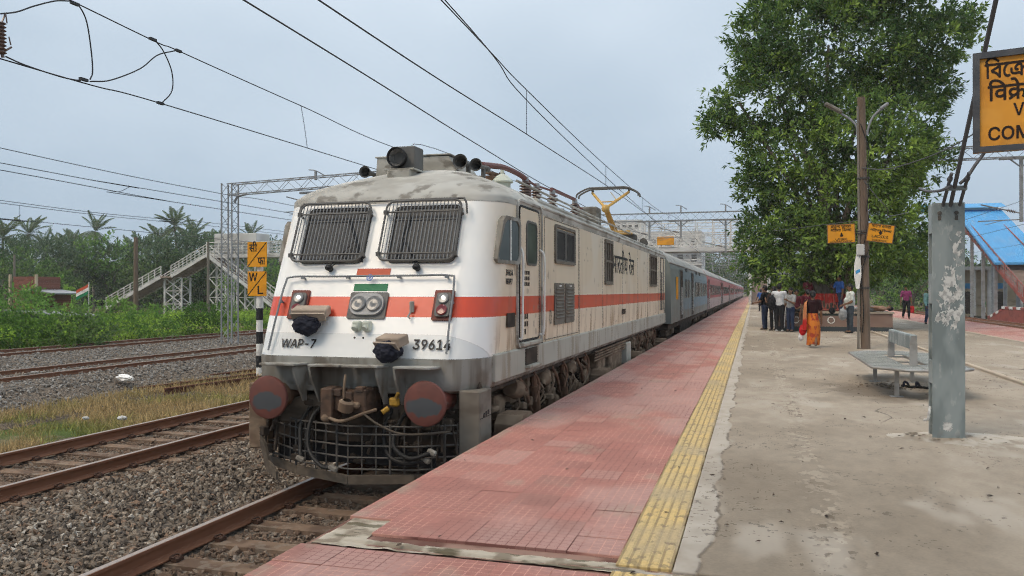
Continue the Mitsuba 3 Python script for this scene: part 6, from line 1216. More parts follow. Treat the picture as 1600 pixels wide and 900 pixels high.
def tones(n, base, tip, amt, seed, P=None, scale=.6):
    t = rng.uniform(0, 1, n) ** 2 * amt
    if P is not None: t = np.clip(t + .9 * (meshkit.fbm(P * scale, 3, seed) - .45) , 0, 1)
    base, tip = np.array(base), np.array(tip)
    return lambda k: (base + (tip - base) * t[k][:, None]) * rng.uniform(.75, 1.25, (len(k), 1))
def trunk_mesh(m, base, tops, r0, seed):
    r_ = random.Random(seed)
    base = np.array(base, float); fork = base + (0, 0, 2.2)
    for i, t in enumerate(tops):
        t = np.array(t, float); a = base + (r_.uniform(-.2, .2), r_.uniform(-.2, .2), 0); q = (fork * .6 + t * .4) + (r_.uniform(-.5, .5), r_.uniform(-.5, .5), .2)
        pts = curve([a, a + (0, 0, 1.2), (fork * .85 + t * .15), q, t], 5); m.tube(pts, np.linspace(r0 * (1 if i == 0 else .62), r0 * .12, len(pts)), 8)
    return m
# the big platform tree
BL = [((3.03,36.87,12.71),3.6,3.0), ((5.69,38.17,12.86),2.4,2.6), ((0.97,36.78,10.67),2.2,2.0), ((-0.61,36.83,10.52),1.3,1.3), ((1.6,36.45,8.13),2.3,2.3), ((4.11,35.41,8.1),2.6,2.6), ((6.0,37.74,9.21),1.6,2.4), ((0.72,37.23,4.83),1.25,1.7), ((2.14,36.08,4.46),1.8,1.5), ((3.82,35.02,5.13),2.1,2.0), ((5.96,37.21,5.65),1.25,1.8), ((7.37,39.19,13.29),1.7,1.3), ((8.69,40.1,14.29),1.0,.55), ((1.52,37.46,13.84),2.2,1.9), ((4.25,37.75,16.42),4.0,2.8), ((-0.08,37.51,13.44),1.1,.9), ((0.19,37.07,6.91),1.0,1.0), ((-1.56,37.08,9.65),.8,.5), ((7.27,38.64,7.94),.9,1.1), ((7.07,39.62,3.88),.9,.8), ((3.06,35.83,6.39),2.4,2.2), ((7.49,38.91,11.0),.8,1.0), ((1.59,36.13,3.32),1.7,1.0), ((4.33,36.31,3.57),1.9,.9), ((-0.05,37.1,4.0),.8,1.3), ((6.39,37.86,3.87),1.2,.9)]
TB = [(np.array(p), (rx, max(1.0, rx * .85), rz)) for p, rx, rz in BL]
tt = thing('tree', 'tall dense dark green tree growing from the painted planter on the platform', 'tree')
m = trunk_mesh(MB(), (2.9, 36.2, 1.35), [c for c, r in TB[:12]], .42, 3)
m.tube(curve([(2.6, 36, 1.3), (2.5, 35.9, 2.5), (2.05, 35.8, 3.6), (1.6, 35.6, 4.6)], 5), np.linspace(.2, .06, 16), 8).tube(curve([(3.2, 36, 1.3), (3.5, 35.8, 2.6), (3.9, 35.4, 4.0)], 5), np.linspace(.22, .06, 11), 8)
part(tt, 'trunk', m, 'mat_bark', True)
LV = Leaves(); P, O = blob_points(TB, 52, .5)
kp = meshkit.fbm(P * .95, 3, 31) > .405; P, O = P[kp], O[kp]
o_ = O * [1, 1, .7]; P2 = P + runit(len(P)) * .12
gd_ = rng.uniform(size=len(P)) < .06; P2[gd_] += O[gd_] * rng.uniform(.2, .75, (gd_.sum(), 1))
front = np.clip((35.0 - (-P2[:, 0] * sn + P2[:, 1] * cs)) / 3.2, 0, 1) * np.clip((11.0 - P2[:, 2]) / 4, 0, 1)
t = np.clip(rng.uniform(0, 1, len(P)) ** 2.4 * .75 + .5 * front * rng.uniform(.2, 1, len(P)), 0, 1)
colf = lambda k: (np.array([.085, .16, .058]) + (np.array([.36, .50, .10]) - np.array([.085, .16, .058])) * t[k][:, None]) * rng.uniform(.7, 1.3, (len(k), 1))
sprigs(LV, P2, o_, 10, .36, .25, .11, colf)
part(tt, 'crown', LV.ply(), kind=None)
print('tree leaves', LV.n // 4)

def bush_tree(name, blobs, base, label, cat, group, dens, L, W, b, tcol, seed, per=8, trunk=True, r0=.18):
    t_ = thing(name, label, cat, group)
    if trunk: part(t_, 'trunk', trunk_mesh(MB(), base, [c for c, r in blobs[:4]], r0, seed), 'mat_bark', True)
    LV = Leaves(); P, O = blob_points(blobs, dens, .55)
    sprigs(LV, P, O, per, L * 1.5, L, W, tones(len(P), b, tcol, .7, seed, P, .35)); part(t_, 'crown', LV.ply()); return t_
# coconut palms
def frond(seed, Lf=4.6, n=38):
    r_ = np.random.default_rng(seed); s = np.linspace(0, 1, n)
    sp_ = np.stack([s * Lf * (1 - .12 * s), r_.normal(0, .12) * s ** 2, .9 * s - 2.4 * s ** 2 * r_.uniform(.7, 1.1)], 1)
    LV = Leaves(); P = np.repeat(sp_[2:], 2, 0); k = np.tile([1, -1], n - 2); tn = np.gradient(sp_, axis=0)[2:]; tn = np.repeat(tn / np.linalg.norm(tn, axis=1, keepdims=True), 2, 0)
    d = tn * .75 + np.stack([0 * k, k * 1.0, -.45 + 0 * k + r_.uniform(-.25, .2, len(k))], 1)
    ln = np.repeat(np.sin(np.linspace(.25, 3.0, n - 2)) * .95 + .15, 2)
    g_ = r_.uniform(.75, 1.25, (len(P), 1)); LV.add(P, d, np.tile([0, 0, 1.], (len(P), 1)), ln, .12, np.array([.14, .19, .105]) * g_)
    LV.add(sp_[:-1], np.diff(sp_, axis=0), np.tile([0, 0, 1.], (n - 1, 1)), np.linalg.norm(np.diff(sp_, axis=0), axis=1) * 1.05, .09, np.tile([.13, .12, .06], (n - 1, 1)))
    return LV.ply()
FR = [frond(i) for i in range(4)]
def palm(x, y, z, label, sc=.78, k=23):
    c = np.array([x, y, z]); t_ = thing('coconut_palm', label, 'palm tree', 'coconut palms behind the footbridge')
    ln = R.uniform(-1.4, 1.4); m = MB(); pts = curve([(c[0] - ln, c[1], -.6), (c[0] - ln * .7, c[1], c[2] * .4), (c[0] - ln * .2, c[1], c[2] * .8), c], 4)
    part(t_, 'trunk', m.tube(pts, np.linspace(.22, .13, len(pts)), 7), 'mat_palmbark', True)
    for i in range(k):
        pitch = R.uniform(-62, 45) if i > 4 else R.uniform(-88, -50)
        part(t_, 'frond', FR[i % 4], to=T().translate(c.tolist()).rotate([0, 0, 1], i * 137.5 + R.uniform(-12, 12)).rotate([0, 1, 0], pitch).scale(sc * R.uniform(.85, 1.1)))
for i, (x, y, z, lab) in enumerate([(-89.19, 79.39, 8.91, 'coconut palm cut by the left edge of the picture'), (-101.53, 94.73, 10.65, 'tall coconut palm standing clear second from the left'), (-103.83, 104.89, 9.54, 'coconut palm lower than its neighbours, left of the tallest ones'), (-92.21, 97.48, 11.02, 'coconut palm with an open round crown against the sky, left of the timber pole'), (-94.77, 107.57, 7.92, 'short coconut palm just left of the timber pole'),
                                      (-87.05, 104.42, 10.04, 'coconut palm right of the timber pole, behind the stair rail'), (-81.09, 100.76, 11.77, 'tallest coconut palm over the open stair'), (-83.52, 108.18, 10.79, 'coconut palm right of the tallest one, above the stair head'), (-86.21, 116.87, 9.69, 'coconut palm behind the covered stair head of the footbridge'), (-88.04, 129.89, 11.79, 'small distant palm above the footbridge deck'),
                                      (-91.85, 84.03, 5.67, 'low palm with drooping fronds on the far left'), (-86.56, 88.3, 5.49, 'low palm in the middle of the thicket above the flag'), (-110.01, 108.49, 8.99, 'grey green palm half hidden behind others'), (-93.5, 102.52, 6.92, 'low palm half hidden left of the bright green tree'), (-100.56, 116.7, 9.68, 'palm just right of the timber pole top'), (-80.04, 106.49, 7.89, 'low palm in front of the trees at the stair head'), (-116.55, 111.98, 9.9, 'palm between the two tall ones on the left'), (-89.95, 114.41, 9.83, 'palm crown just below the tallest one'), (-80.47, 98.23, 7.36, 'low palm directly behind the stair landing'), (-114.32, 118.06, 9.05, 'distant palm left of the open crown')]): palm(x, y, z, lab)
# broadleaf trees behind the left tracks
G1, G2, G3 = ((.085, .145, .06), (.20, .30, .09)), ((.11, .22, .055), (.28, .44, .09)), ((.075, .118, .07), (.15, .22, .11))
for i, (x, y, z, rx, rz, g, lab) in enumerate([(-57.51, 51.84, 3.11, 3.4, 3.2, G1, 'dark bushy tree at the far left edge'), (-59.5, 57.5, 2.9, 3.4, 2.6, G1, 'leafy tree behind the brick hut'), (-50.08, 49.86, 1.8, 2.0, 1.4, G2, 'low leafy tree behind the flag'), (-78.54, 85.25, 6.4, 4.4, 3.0, G2, 'bright green tree between the palms'), (-75.04, 86.28, 3.39, 4.2, 3.2, G1, 'broad tree left of the foot of the stair'), (-83.76, 79.54, 6.24, 5.5, 3.2, G3, 'dark tree under the second palm'),
        (-82.44, 84.1, 5.58, 6.0, 3.4, G3, 'dark tree mass left of the open palm'), (-76.48, 87.94, 6.47, 5.5, 3.4, G3, 'dark tree behind the timber pole'), (-69.19, 88.01, 6.8, 6.0, 3.6, G3, 'dark tree under the tallest palm'), (-70.54, 85.53, 3.93, 5.0, 3.6, G1, 'leafy tree behind the open stair'), (-66.85, 88.7, 4.37, 5, 3.6, G1, 'leafy tree behind the bridge towers'), (-62.57, 89.96, 3.55, 5, 3.4, G1, 'leafy tree behind the lattice mast'),
        (-58.67, 91.11, 3.55, 4.2, 4.2, G2, 'green tree right of the letter boards'), (-63.65, 106.33, 5.62, 6, 4.5, G3, 'tree hidden mostly behind the locomotive nose'), (-44.73, 41.01, 1.72, 2.6, 1.4, G2, 'low shrubby tree left of the brick hut'), (-77.54, 107.44, 7.22, 6.5, 3.0, G3, 'distant dark tree under the footbridge deck'), (-83.85, 74.3, 6.04, 5.0, 3.4, G3, 'dark distant tree at the left border of the picture'), (-77.68, 117.83, 7.61, 7, 3.2, G3, 'distant dark tree seen between the letter boards and the locomotive')]):
    c = np.array([x, y, z]); bl = [(c + (R.uniform(-.5, .5) * rx, R.uniform(-.5, .5) * rx, R.uniform(-.35, .3) * rz), (rx * R.uniform(.55, .8), rx * .6, rz * R.uniform(.6, .8))) for _ in range(5)] + [(c - (0, 0, rz * .8), (rx * .95, rx * .7, rz * .7))]
    bush_tree('tree', bl, (c[0], c[1], -.6), lab, 'tree', 'trees beyond the left tracks', 4.4 if y < 82 else 2.6, .34 if y < 82 else .5, .16 if y < 82 else .24, *g, i + 20, r0=.2)
# trees on the right and far down the line
for i, (x, y, z, rx, rz, g, lab) in enumerate([(16.24, 119.49, 4.91, 5.5, 5, G2, 'bright green tree behind the man in magenta'), (18.51, 109.73, 4.29, 5, 4.4, G2, 'green tree behind the woman in mint'), (24.01, 132.21, 7.96, 6, 5, G1, 'darker tree left of the anchor post'), (13.53, 123.9, 4.58, 5, 5, G1, 'tree behind the ladies signs'), (29.23, 138.96, 3.8, 6, 4, G1, 'tree behind the anchor post'), (6.28, 142.62, 3.92, 6, 6, G3, 'dark tree behind the waiting crowd'),
        (11.76, 149.45, 5.07, 7, 6, G3, 'dark tree behind the planter tree'), (-11.48, 215.57, 9.39, 9, 4.5, G1, 'distant tree rising over the far coaches'), (-16.02, 235.09, 11.32, 6, 4, G3, 'distant tree seen under the footbridge, leftmost'), (-5.44, 269.49, 8.43, 8, 5, G3, 'distant tree at the vanishing end of the train'), (4.87, 251.68, 7.02, 10, 7, G3, 'distant tree behind the brown stair'), (44.06, 169.41, 5.26, 9, 5, G1, 'tree behind the station building')]):
    c = np.array([x, y, z]); bl = [(c + (R.uniform(-.6, .6) * rx, R.uniform(-.4, .4) * rx, R.uniform(-.4, .35) * rz), (rx * R.uniform(.5, .75), rx * .5, rz * R.uniform(.5, .7))) for _ in range(5)] + [(c - (0, 0, rz * .75), (rx * .9, rx * .6, rz * .7))]
    bush_tree('tree', bl, (c[0], c[1], -.6), lab, 'tree', 'trees behind the station', 3.2 if y < 140 else 1.5, .42 if y < 140 else .8, .2 if y < 140 else .4, *g, i + 60, r0=.25)
# low hedge of a far-off wood closing the horizon
LV = Leaves()
for X0_, X1_, Y_, n, hh in ((-260, 140, 330, 5200, 9), (-170, -70, 130, 5200, 6.5), (24, 140, 190, 3200, 8)):
    n = int(n); P = np.stack([rng.uniform(X0_, X1_, n), Y_ + rng.normal(0, 7, n), np.zeros(n)], 1); top = hh * (.6 + .8 * nz(P[:, 0], P[:, 1] * 0, .06, 9)); P[:, 2] = top * rng.uniform(0, 1, n) ** .7 - .5
    LV.add(P, runit(n) + [0, 0, -.1], runit(n) + [0, -.5, .8], 2.6, 1.7, np.array([.032, .056, .030]) * rng.uniform(.6, 1.5, (n, 1)))
scene['woodland'] = LV.ply(); meta('woodland', 'far wood closing the view along the horizon', 'woodland', None, 'stuff')
# undergrowth along the far tracks
LV = Leaves(); n = 24000
x = rng.uniform(-52, -30.2, n); y = rng.uniform(14, 96, n) ; px, py, D = view(x, y, 1.); k = (px > -60) & (px < 520); x, y = x[k], y[k]
ramp = np.clip((-30.0 - x) / 4.5, 0, 1)
h = (.28 + 1.05 * ramp) * (.25 + 1.25 * nz(x, y, .42, 5)) * np.where(x < -38, .75, 1) * np.where(y > 58, .7, 1)
nn = len(x); base = np.stack([x, y, -.5 + h * rng.uniform(.35, 1, nn) ** .5], 1)
hue = nz(x, y, .3, 8) * .7 + .3 * nz(x, y, 1.1, 18)
ta = np.clip((hue - .36) * 4, 0, 1)[:, None]
cols = (np.array([.075, .16, .042]) * (1 - ta) + np.array([.40, .58, .09]) * ta)
up_ = np.stack([rng.normal(0, .45, nn), rng.normal(0, .45, nn), np.ones(nn)], 1)
sprigs(LV, base, up_ / np.linalg.norm(up_, axis=1, keepdims=True), 8, .26, .17, .09, lambda k: cols[k] * rng.uniform(.6, 1.35, (len(k), 1)))
scene['undergrowth'] = LV.ply(); meta('undergrowth', 'bright green weeds and creepers along the far tracks', 'undergrowth', None, 'stuff')
for i, (x, y, z, rx, rz, g, lab) in enumerate([(-30.16, 28.63, 0.65, 2.0, 1.0, ((.06, .13, .03), (.17, .30, .05)), 'yellow green bush at the left beside the farthest track'), (-30.02, 29.71, 1.03, 1.7, 1.1, G2, 'dark green rounded bush beside the farthest track'), (-28.66, 29.6, 0.71, 1.3, .9, G1, 'small dark bush in front of the bright weeds'), (-32.9, 36.16, 1.23, 1.2, .9, G2, 'broad leaved bush right of the flag'), (-29.52, 35.08, 0.86, 1.6, .9, G2, 'bush below the foot of the stair'), (-25.9, 36.15, 1.84, .5, 1.6, G2, 'creeper climbing the gantry mast'), (-29.91, 39.13, 1.0, 1.8, .8, ((.06, .13, .03), (.15, .27, .05)), 'light green bush left of the gantry mast'), (-34.85, 31.42, 1.24, 2.0, 1.2, G2, 'green bush at the left edge of the picture')]):
    c = np.array([x, y, z]); bl = [(c + (R.uniform(-.5, .5) * rx, R.uniform(-.5, .5) * rx, R.uniform(-.2, .3) * rz), (rx * .65, rx * .6, rz * .7)) for _ in range(4)] + [(c - (0, 0, rz * .6), (rx, rx * .8, rz * .6))]
    bush_tree('shrub', bl, (c[0], c[1], -.6), lab, 'shrub', 'shrubs beside the farthest track', 26, .17, .09, *g, i + 90, 6, False)
# dry grass between the tracks, weeds in the stones
LV = Leaves(); n = 42000
x = rng.uniform(-16.2, -11.0, n); y = 9 + 26 * rng.uniform(0, 1, n) ** 1.3; dns = nz(x, y, .7, 11)
k = (dns > .42 + .16 * np.clip((x + 11.7) / .8, 0, 1)) & (x < -11.3 + .8 * (dns - .5)); x, y, dns = x[k], y[k], dns[k]
nn = len(x); gr = nz(x, y, .5, 21); z = np.where(x < -13, -.5, bed_a(np.maximum(x, -13), y)); z = np.maximum(z, -.55) + .02
d = np.stack([rng.normal(0, .45, nn), rng.normal(0, .45, nn), np.ones(nn)], 1)
tg = np.clip((gr - .53) * 5, 0, 1)[:, None]; col = np.array([.44, .325, .165]) * (1 - tg) + np.array([.25, .28, .08]) * tg
LV.add(np.stack([x, y, z], 1), d, runit(nn), rng.uniform(.12, .34, nn), rng.uniform(.012, .024, nn), col * rng.uniform(.6, 1.35, (nn, 1)))
n = 2500; x = rng.uniform(-31, -30.2, n); y = rng.uniform(20, 60, n)
LV.add(np.stack([x, y, np.full(n, -.3)], 1), np.stack([rng.normal(0, .5, n), rng.normal(0, .5, n), np.ones(n)], 1), runit(n), .45, .05, np.array([.13, .20, .04]) * rng.uniform(.6, 1.3, (n, 1)))
scene['dry_grass'] = LV.ply('mat_grass'); meta('dry_grass', 'yellowed dry grass growing between the tracks', 'grass', None, 'stuff')

# ---------------------------------------------------------------- people
def cloth(name, c, d=None): 
    if name not in scene: mat(name, worn(c, d or [x * .6 for x in c], 9, .8, [x * .4 for x in c], .3, 6), .9, .15)
    return name
mat('mat_skin', lambda p, n, uv: mix((.155, .078, .045), (.20, .105, .062), fbm(p.x * 12, p.y * 12, p.z * 12, 2)), .55, .3)
mat('mat_hair', (.012, .011, .011), .55, .3)
def solid(bones, ref=.035, it=6, taubin=True):
    ms = []
    for a, ra, b, rb, *sc in bones:
        S = lambda p, r: m3.Manifold.sphere(1.0, 14).scale((np.array(sc[0]) if sc else np.ones(3)) * r).translate(tuple(float(q) for q in p))
        ms.append(m3.Manifold.batch_hull([S(a, ra), S(b, rb)]))
    m = m3.Manifold.batch_boolean(ms, m3.OpType.Add).refine_to_length(ref).to_mesh()
    t = trimesh.Trimesh(m.vert_properties[:, :3], m.tri_verts, process=True)
    trimesh.smoothing.filter_taubin(t, iterations=it)
    return np.array(t.vertices), np.array(t.faces)
ARM = {'down': ((.035, .01, -.185), (.04, .045, -.345)), 'fwd': ((.04, .05, -.17), (.01, .19, -.20)), 'lap': ((.045, .03, -.17), (-.05, .16, -.235)), 'phone': ((.04, .06, -.165), (-.02, .19, -.10)), 'bag': ((.05, .0, -.18), (.055, .03, -.345)), 'hip': ((.085, -.05, -.15), (.0, .05, -.255)), 'swingb': ((.03, -.06, -.175), (.035, -.03, -.335)), 'swingf': ((.03, .06, -.175), (.03, .16, -.30))}
LEG = {'stand': ((.004, .005, -.25), (.008, -.005, -.475)), 'fwd': ((.004, .075, -.24), (.006, .075, -.47)), 'back': ((.004, -.02, -.25), (.006, -.13, -.455)), 'sit': ((.02, .22, -.02), (.02, .24, -.25)), 'kick': ((.0, .03, -.24), (.0, -.17, -.38))}
def person(label, x, y, z, yaw, H, shirt, trousers, arms=('down', 'down'), legs=('stand', 'stand'), group='people waiting on the platform', short=False, sleeve=1, belly=0., hair='short', shoes='mat_hose', skirt=None, lie=False, lean=0., cat='person', wd=1.0):
    t = thing('person', label, cat, group)
    A = rotz(yaw); seated = 'sit' in legs; hz = .52
    def W(v):
        v = np.asarray(v, float) - ([0, 0, hz] if seated else [0, 0, 0])
        v = v * [1, 1, 1]; v = v @ rotx(-lean).T
        if lie: v = np.stack([v[..., 2] - .5, v[..., 0], v[..., 1] + .08], -1)
        return v * H @ A.T + (x, y, z)
    sh_ = {s: np.array([s * .104 * wd, -.005, .805]) for s in (-1, 1)}; hp = {s: np.array([s * .05, 0, .52]) for s in (-1, 1)}
    el, wr, kn, an = {}, {}, {}, {}
    for s, a, l in ((-1, arms[0], legs[0]), (1, arms[1], legs[1])):
        m_ = np.array([s, 1, 1.]); el[s] = sh_[s] + np.array(ARM[a][0]) * m_; wr[s] = sh_[s] + np.array(ARM[a][1]) * m_
        kn[s] = hp[s] + np.array(LEG[l][0]) * m_; an[s] = hp[s] + np.array(LEG[l][1]) * m_
    hd_ = np.array([0, .012, .925]); nk = np.array([0, -.005, .845])
    body = [(hp[-1], .058, hp[1], .058), ((0, 0, .56), .062, (0, 0, .66), .060, (1.35, .95, 1)), ((0, 0, .66), .060, (0, -.005, .765), .066, (1.4, .9, 1)), (sh_[-1], .036, sh_[1], .036), ((0, -.005, .80), .04, nk, .029), (nk, .029, hd_ - (0, .012, .02), .034),
            (hd_ + (0, -.008, .012), .052, hd_ + (0, .004, -.028), .040, (.88, 1, 1.12)), (hd_ + (0, .046, -.004), .008, hd_ + (0, .058, -.016), .009), (hd_ + (-.046, -.004, -.008), .010, hd_ + (-.046, -.01, .008), .011), (hd_ + (.046, -.004, -.008), .010, hd_ + (.046, -.01, .008), .011)]
    for s in (-1, 1):
        body += [(sh_[s], .034, el[s], .025), (el[s], .025, wr[s], .016), (hp[s], .052, kn[s], .034), (kn[s], .034, an[s], .021), (an[s], .021, an[s] + (0, .075, -.028), .015)]
    v, f = solid(body, .022, 5)
    mb = MB().add(W(v), f)
    for s in (-1, 1):                              # hands: palm, four fingers and a thumb
        d = nrm(wr[s] - el[s]); q = wr[s]; side = nrm(np.cross(d, (s, 0, .2))) ; nn_ = np.cross(d, side)
        pv, pf = solid([(q, .013, q + d * .045, .017)], .012, 2); mb.add(W(pv), pf)
        for i in range(4):
            b0 = q + d * .05 + side * (i - 1.5) * .0095; L_ = (.034, .04, .042, .032)[i]
            mb.tube(W(np.array([b0, b0 + d * L_ * .5, b0 + d * L_ * .9 + np.array([-s, 0, 0]) * .012])), .0048 * H, 5)
        mb.tube(W(np.array([q + d * .015 + side * .014, q + d * .035 + side * .028, q + d * .058 + side * .03])), .005 * H, 5)
    part(t, 'body', mb, 'mat_skin', True)
    g = lambda bones, ref=.03: (lambda vf: MB().add(W(vf[0]), vf[1]))(solid(bones, ref, 4))
    top = [((0, .0, .545), .066, (0, .012 * (belly > 0), .66), .064 + belly * .25, (1.42, 1.0 + belly * 3, 1)), ((0, 0, .66), .065 + belly * .2, (0, -.005, .765), .070, (1.45, 1.0 + belly, 1)), (sh_[-1], .042, sh_[1], .042), ((0, 0, .78), .055, (0, -.004, .825), .034, (1.5, .9, 1))]
    for s in (-1, 1):
        e = sh_[s] + (el[s] - sh_[s]) * (.72 if sleeve == 1 else 1); top.append((sh_[s], .043, e, .036))
        if sleeve == 2: top.append((el[s], .032, el[s] + (wr[s] - el[s]) * .9, .023))
    if sleeve == 0: top = top[:2] + top[3:4]
    part(t, 'shirt' if not skirt else 'blouse', g(top), shirt, True)
    if trousers:
        bt = [(hp[-1], .064, hp[1], .064), ((0, 0, .54), .066, (0, 0, .585), .062, (1.3, 1, 1))]
        for s in (-1, 1):
            bt.append((hp[s], .060, kn[s], .044))
            if not short: bt.append((kn[s], .044, kn[s] + (an[s] - kn[s]) * .93, .034))
        part(t, 'shorts' if short else 'trousers', g(bt), trousers, True)
    if skirt: skirt(t, W)
    hb = [(hd_ + (0, -.016, .026), .056, hd_ + (0, -.03, -.005), .046, (.92, 1, 1.05))]
    if hair == 'bun': hb.append((hd_ + (0, -.06, -.005), .03, hd_ + (0, -.07, -.015), .026))
    if hair == 'long': hb.append((hd_ + (0, -.035, .0), .045, hd_ + (0, -.05, -.11), .03))
    part(t, 'hair', g(hb, .02), 'mat_hair', True)
    part(t, 'eyes', MB().sph(W(hd_ + (-.02, .044, .008)), .0055 * H, 1).sph(W(hd_ + (.02, .044, .008)), .0055 * H, 1), 'mat_hair', kind='stuff')
    for s in (-1, 1):
        if shoes: part(t, 'shoe', g([(an[s] + (0, -.018, -.028), .022, an[s] + (0, .075, -.032), .019, (1, 1, .8))], .02), shoes, True)
    return t, W, wr
def sari(t, W):
    n = 40; a = np.linspace(0, 2 * math.pi, n, endpoint=False); rows = []
    for i, h in enumerate(np.linspace(0, 1, 14)):
        z = .60 - h * .56; rx = .088 + .030 * min(1, h * 3) - .012 * h; ry = .07 + .03 * min(1, h * 3) + .012 * h
        fold = 1 + (.02 + .07 * h) * np.sin(a * 9 + h * 2.5) * (.4 + .6 * (np.sin(a * 2 + 1) > -.2)) + .02 * np.sin(a * 23)
        sx = .02 * h * np.sin(h * 3); rows.append(np.stack([rx * fold * np.cos(a) + sx, ry * fold * np.sin(a) - .01 * h, np.full(n, z) + .012 * h * np.sin(a * 3)], 1))
    v = np.vstack(rows); f = [[i*n+j, (i+1)*n+j, (i+1)*n+(j+1) % n, i*n+(j+1) % n] for i in range(13) for j in range(n)]
    part(t, 'sari', MB().add(W(v), f), 'mat_sari', True)
    # the loose end over the left shoulder, hanging down the back and side
    p = curve([(.075, .075, .62), (-.02, .085, .72), (-.095, .045, .845), (-.115, -.05, .80), (-.125, -.085, .68), (-.13, -.09, .54), (-.135, -.085, .40), (-.14, -.07, .30)], 4)
    w = np.interp(np.linspace(0, 1, len(p)), [0, .35, .6, 1], [.05, .04, .055, .075]); V = []
    for i, q in enumerate(p):
        for k in range(9):
            u = (k - 4) / 4; V.append(q + np.array([.55, -.6, 0]) * u * w[i] + np.array([.0, .012 * math.cos(k * 2.4 + i * .3), 0]))
    f = [[i*9+k, i*9+k+1, (i+1)*9+k+1, (i+1)*9+k] for i in range(len(p) - 1) for k in range(8)]
    part(t, 'sari_end', MB().add(W(np.array(V)), f), 'mat_sariend', True)
mat('mat_sari', lambda p, n, uv: mix(mix((.50, .125, .018), (.62, .21, .03), fbm(p.x * 14, p.y * 14, p.z * 5, 3)), (.34, .05, .025), smoothstep(.52, .62, fbm(p.x * 22, p.y * 22, p.z * 9, 3))), .7, .2)
mat('mat_sariend', lambda p, n, uv: mix((.56, .24, .11), (.55, .035, .03), smoothstep(1.62, 1.5, p.z + .2 * (fbm(p.x * 20, p.y * 20, p.z * 20, 2) - .5))), .75, .2)
PZZ = PZ + .028
W_ = cloth('cloth_white', (.66, .67, .68)); K_ = cloth('cloth_black', (.02, .021, .024)); N_ = cloth('cloth_navy', (.03, .045, .09)); M_ = cloth('cloth_maroon', (.10, .022, .03)); J_ = cloth('cloth_denim', (.06, .09, .17))
G_ = cloth('cloth_grey', (.30, .31, .31)); B_ = cloth('cloth_blue', (.04, .11, .36)); P_ = cloth('cloth_pink', (.48, .10, .14)); T_ = cloth('cloth_teal', (.20, .33, .36)); MG = cloth('cloth_magenta', (.27, .055, .15)); MI = cloth('cloth_mint', (.33, .58, .53)); GN = cloth('cloth_green', (.03, .28, .08)); DB = cloth('cloth_darkbrown', (.055, .035, .03)); R_ = cloth('cloth_red', (.55, .025, .03))
t, W, wr = person('woman in an orange sari and dark blouse walking away from the camera', 1.58, 24.38, PZZ, -.12, 1.56, cloth('cloth_blouse', (.03, .012, .014)), None, ('bag', 'down'), ('fwd', 'back'), skirt=sari, hair='bun', shoes='mat_rustybrown')
h = W(wr[-1] + (0, 0, -.04)); s3 = trimesh.creation.icosphere(3); sv = np.array(s3.vertices); sv = sv * (1 + .5 * (meshkit.fbm(sv * 2.5, 3, 1) - .5))[:, None]
obj('carry_bag', MB().add(sv * (.10, .07, .15) + h + (-.02, 0, -.2), s3.faces).tube([h, h + (-.03, 0, -.1)], .01, 5), R_, 'red and white bundle carried by the woman in the orange sari', 'bag', smooth=True)
obj('carry_bag', MB().add(sv * (.07, .06, .10) + h + (-.07, .02, -.40), s3.faces), 'cloth_white', 'small white bag hanging below the red bundle of the woman in the sari', 'bag', smooth=True)
t, W, wr = person('man in a white T-shirt and black striped track trousers standing with his back turned', .94, 33.3, PZZ, -.15, 1.84, W_, K_, ('down', 'phone'), ('stand', 'stand'), wd=1.08, shoes='cloth_white')
m = MB()
for s in (-1, 1): m.tube(W(np.array([(s * .125, 0, .52), (s * .112, 0, .30), (s * .098, 0, .08)])), .014, 5)
part(t, 'stripe', m, 'cloth_white', True)
sv2 = sv * (.16, .13, .30) @ rotz(.2).T
obj('backpack', MB().add(sv2 + W((-.145, -.05, .60)), s3.faces).tube(curve([W((-.12, -.06, .74)), W((-.105, .02, .845)), W((-.12, .08, .72))], 5), .02, 6), 'cloth_black', 'black backpack slung on the left shoulder of the man in white', 'backpack', smooth=True)
person('person in dark clothes standing left of the man in the white T-shirt', .42, 34.6, PZZ, 1.2, 1.78, K_, N_, ('fwd', 'down'), shoes='mat_hose', wd=1.05)
person('person in a black top half hidden behind the man in white', .75, 35.9 - 2.0, PZZ, .6, 1.74, DB, K_, ('phone', 'phone'))
person('seated person in a maroon shirt and dark shorts facing the camera from the planter ledge', 1.62, 34.42, 1.60, math.pi, 1.66, M_, K_, ('lap', 'lap'), ('sit', 'sit'), short=True, shoes='mat_rustybrown')
person('seated person in a pale shirt between the man in white and the maroon shirt', 1.22, 34.42, 1.60, math.pi - .2, 1.62, cloth('cloth_cream', (.5, .46, .40)), G_, ('lap', 'lap'), ('sit', 'sit'))
person('seated person in a grey blue shirt right of the maroon shirt', 2.06, 34.42, 1.60, math.pi + .3, 1.64, T_, DB, ('lap', 'fwd'), ('sit', 'sit'))
person('person in a pink top standing behind the seated people', 2.18, 33.7 + 2.4, 1.42, math.pi, 1.52, P_, M_, ('down', 'down'), hair='long')
person('child in blue walking near the brown stair far along the platform', .5, 66, PZZ, .5, 1.70, B_, K_, ('swingf', 'swingb'), ('stand', 'kick'))
t, W, wr = person('stout man in a white shirt standing side on by the lamp pole', 3.42, 32.7, PZZ, math.pi / 2 + .25, 1.82, cloth('cloth_offwhite', (.60, .62, .57)), cloth('cloth_slate', (.06, .075, .09)), ('lap', 'bag'), belly=.09, sleeve=1, wd=1.1)
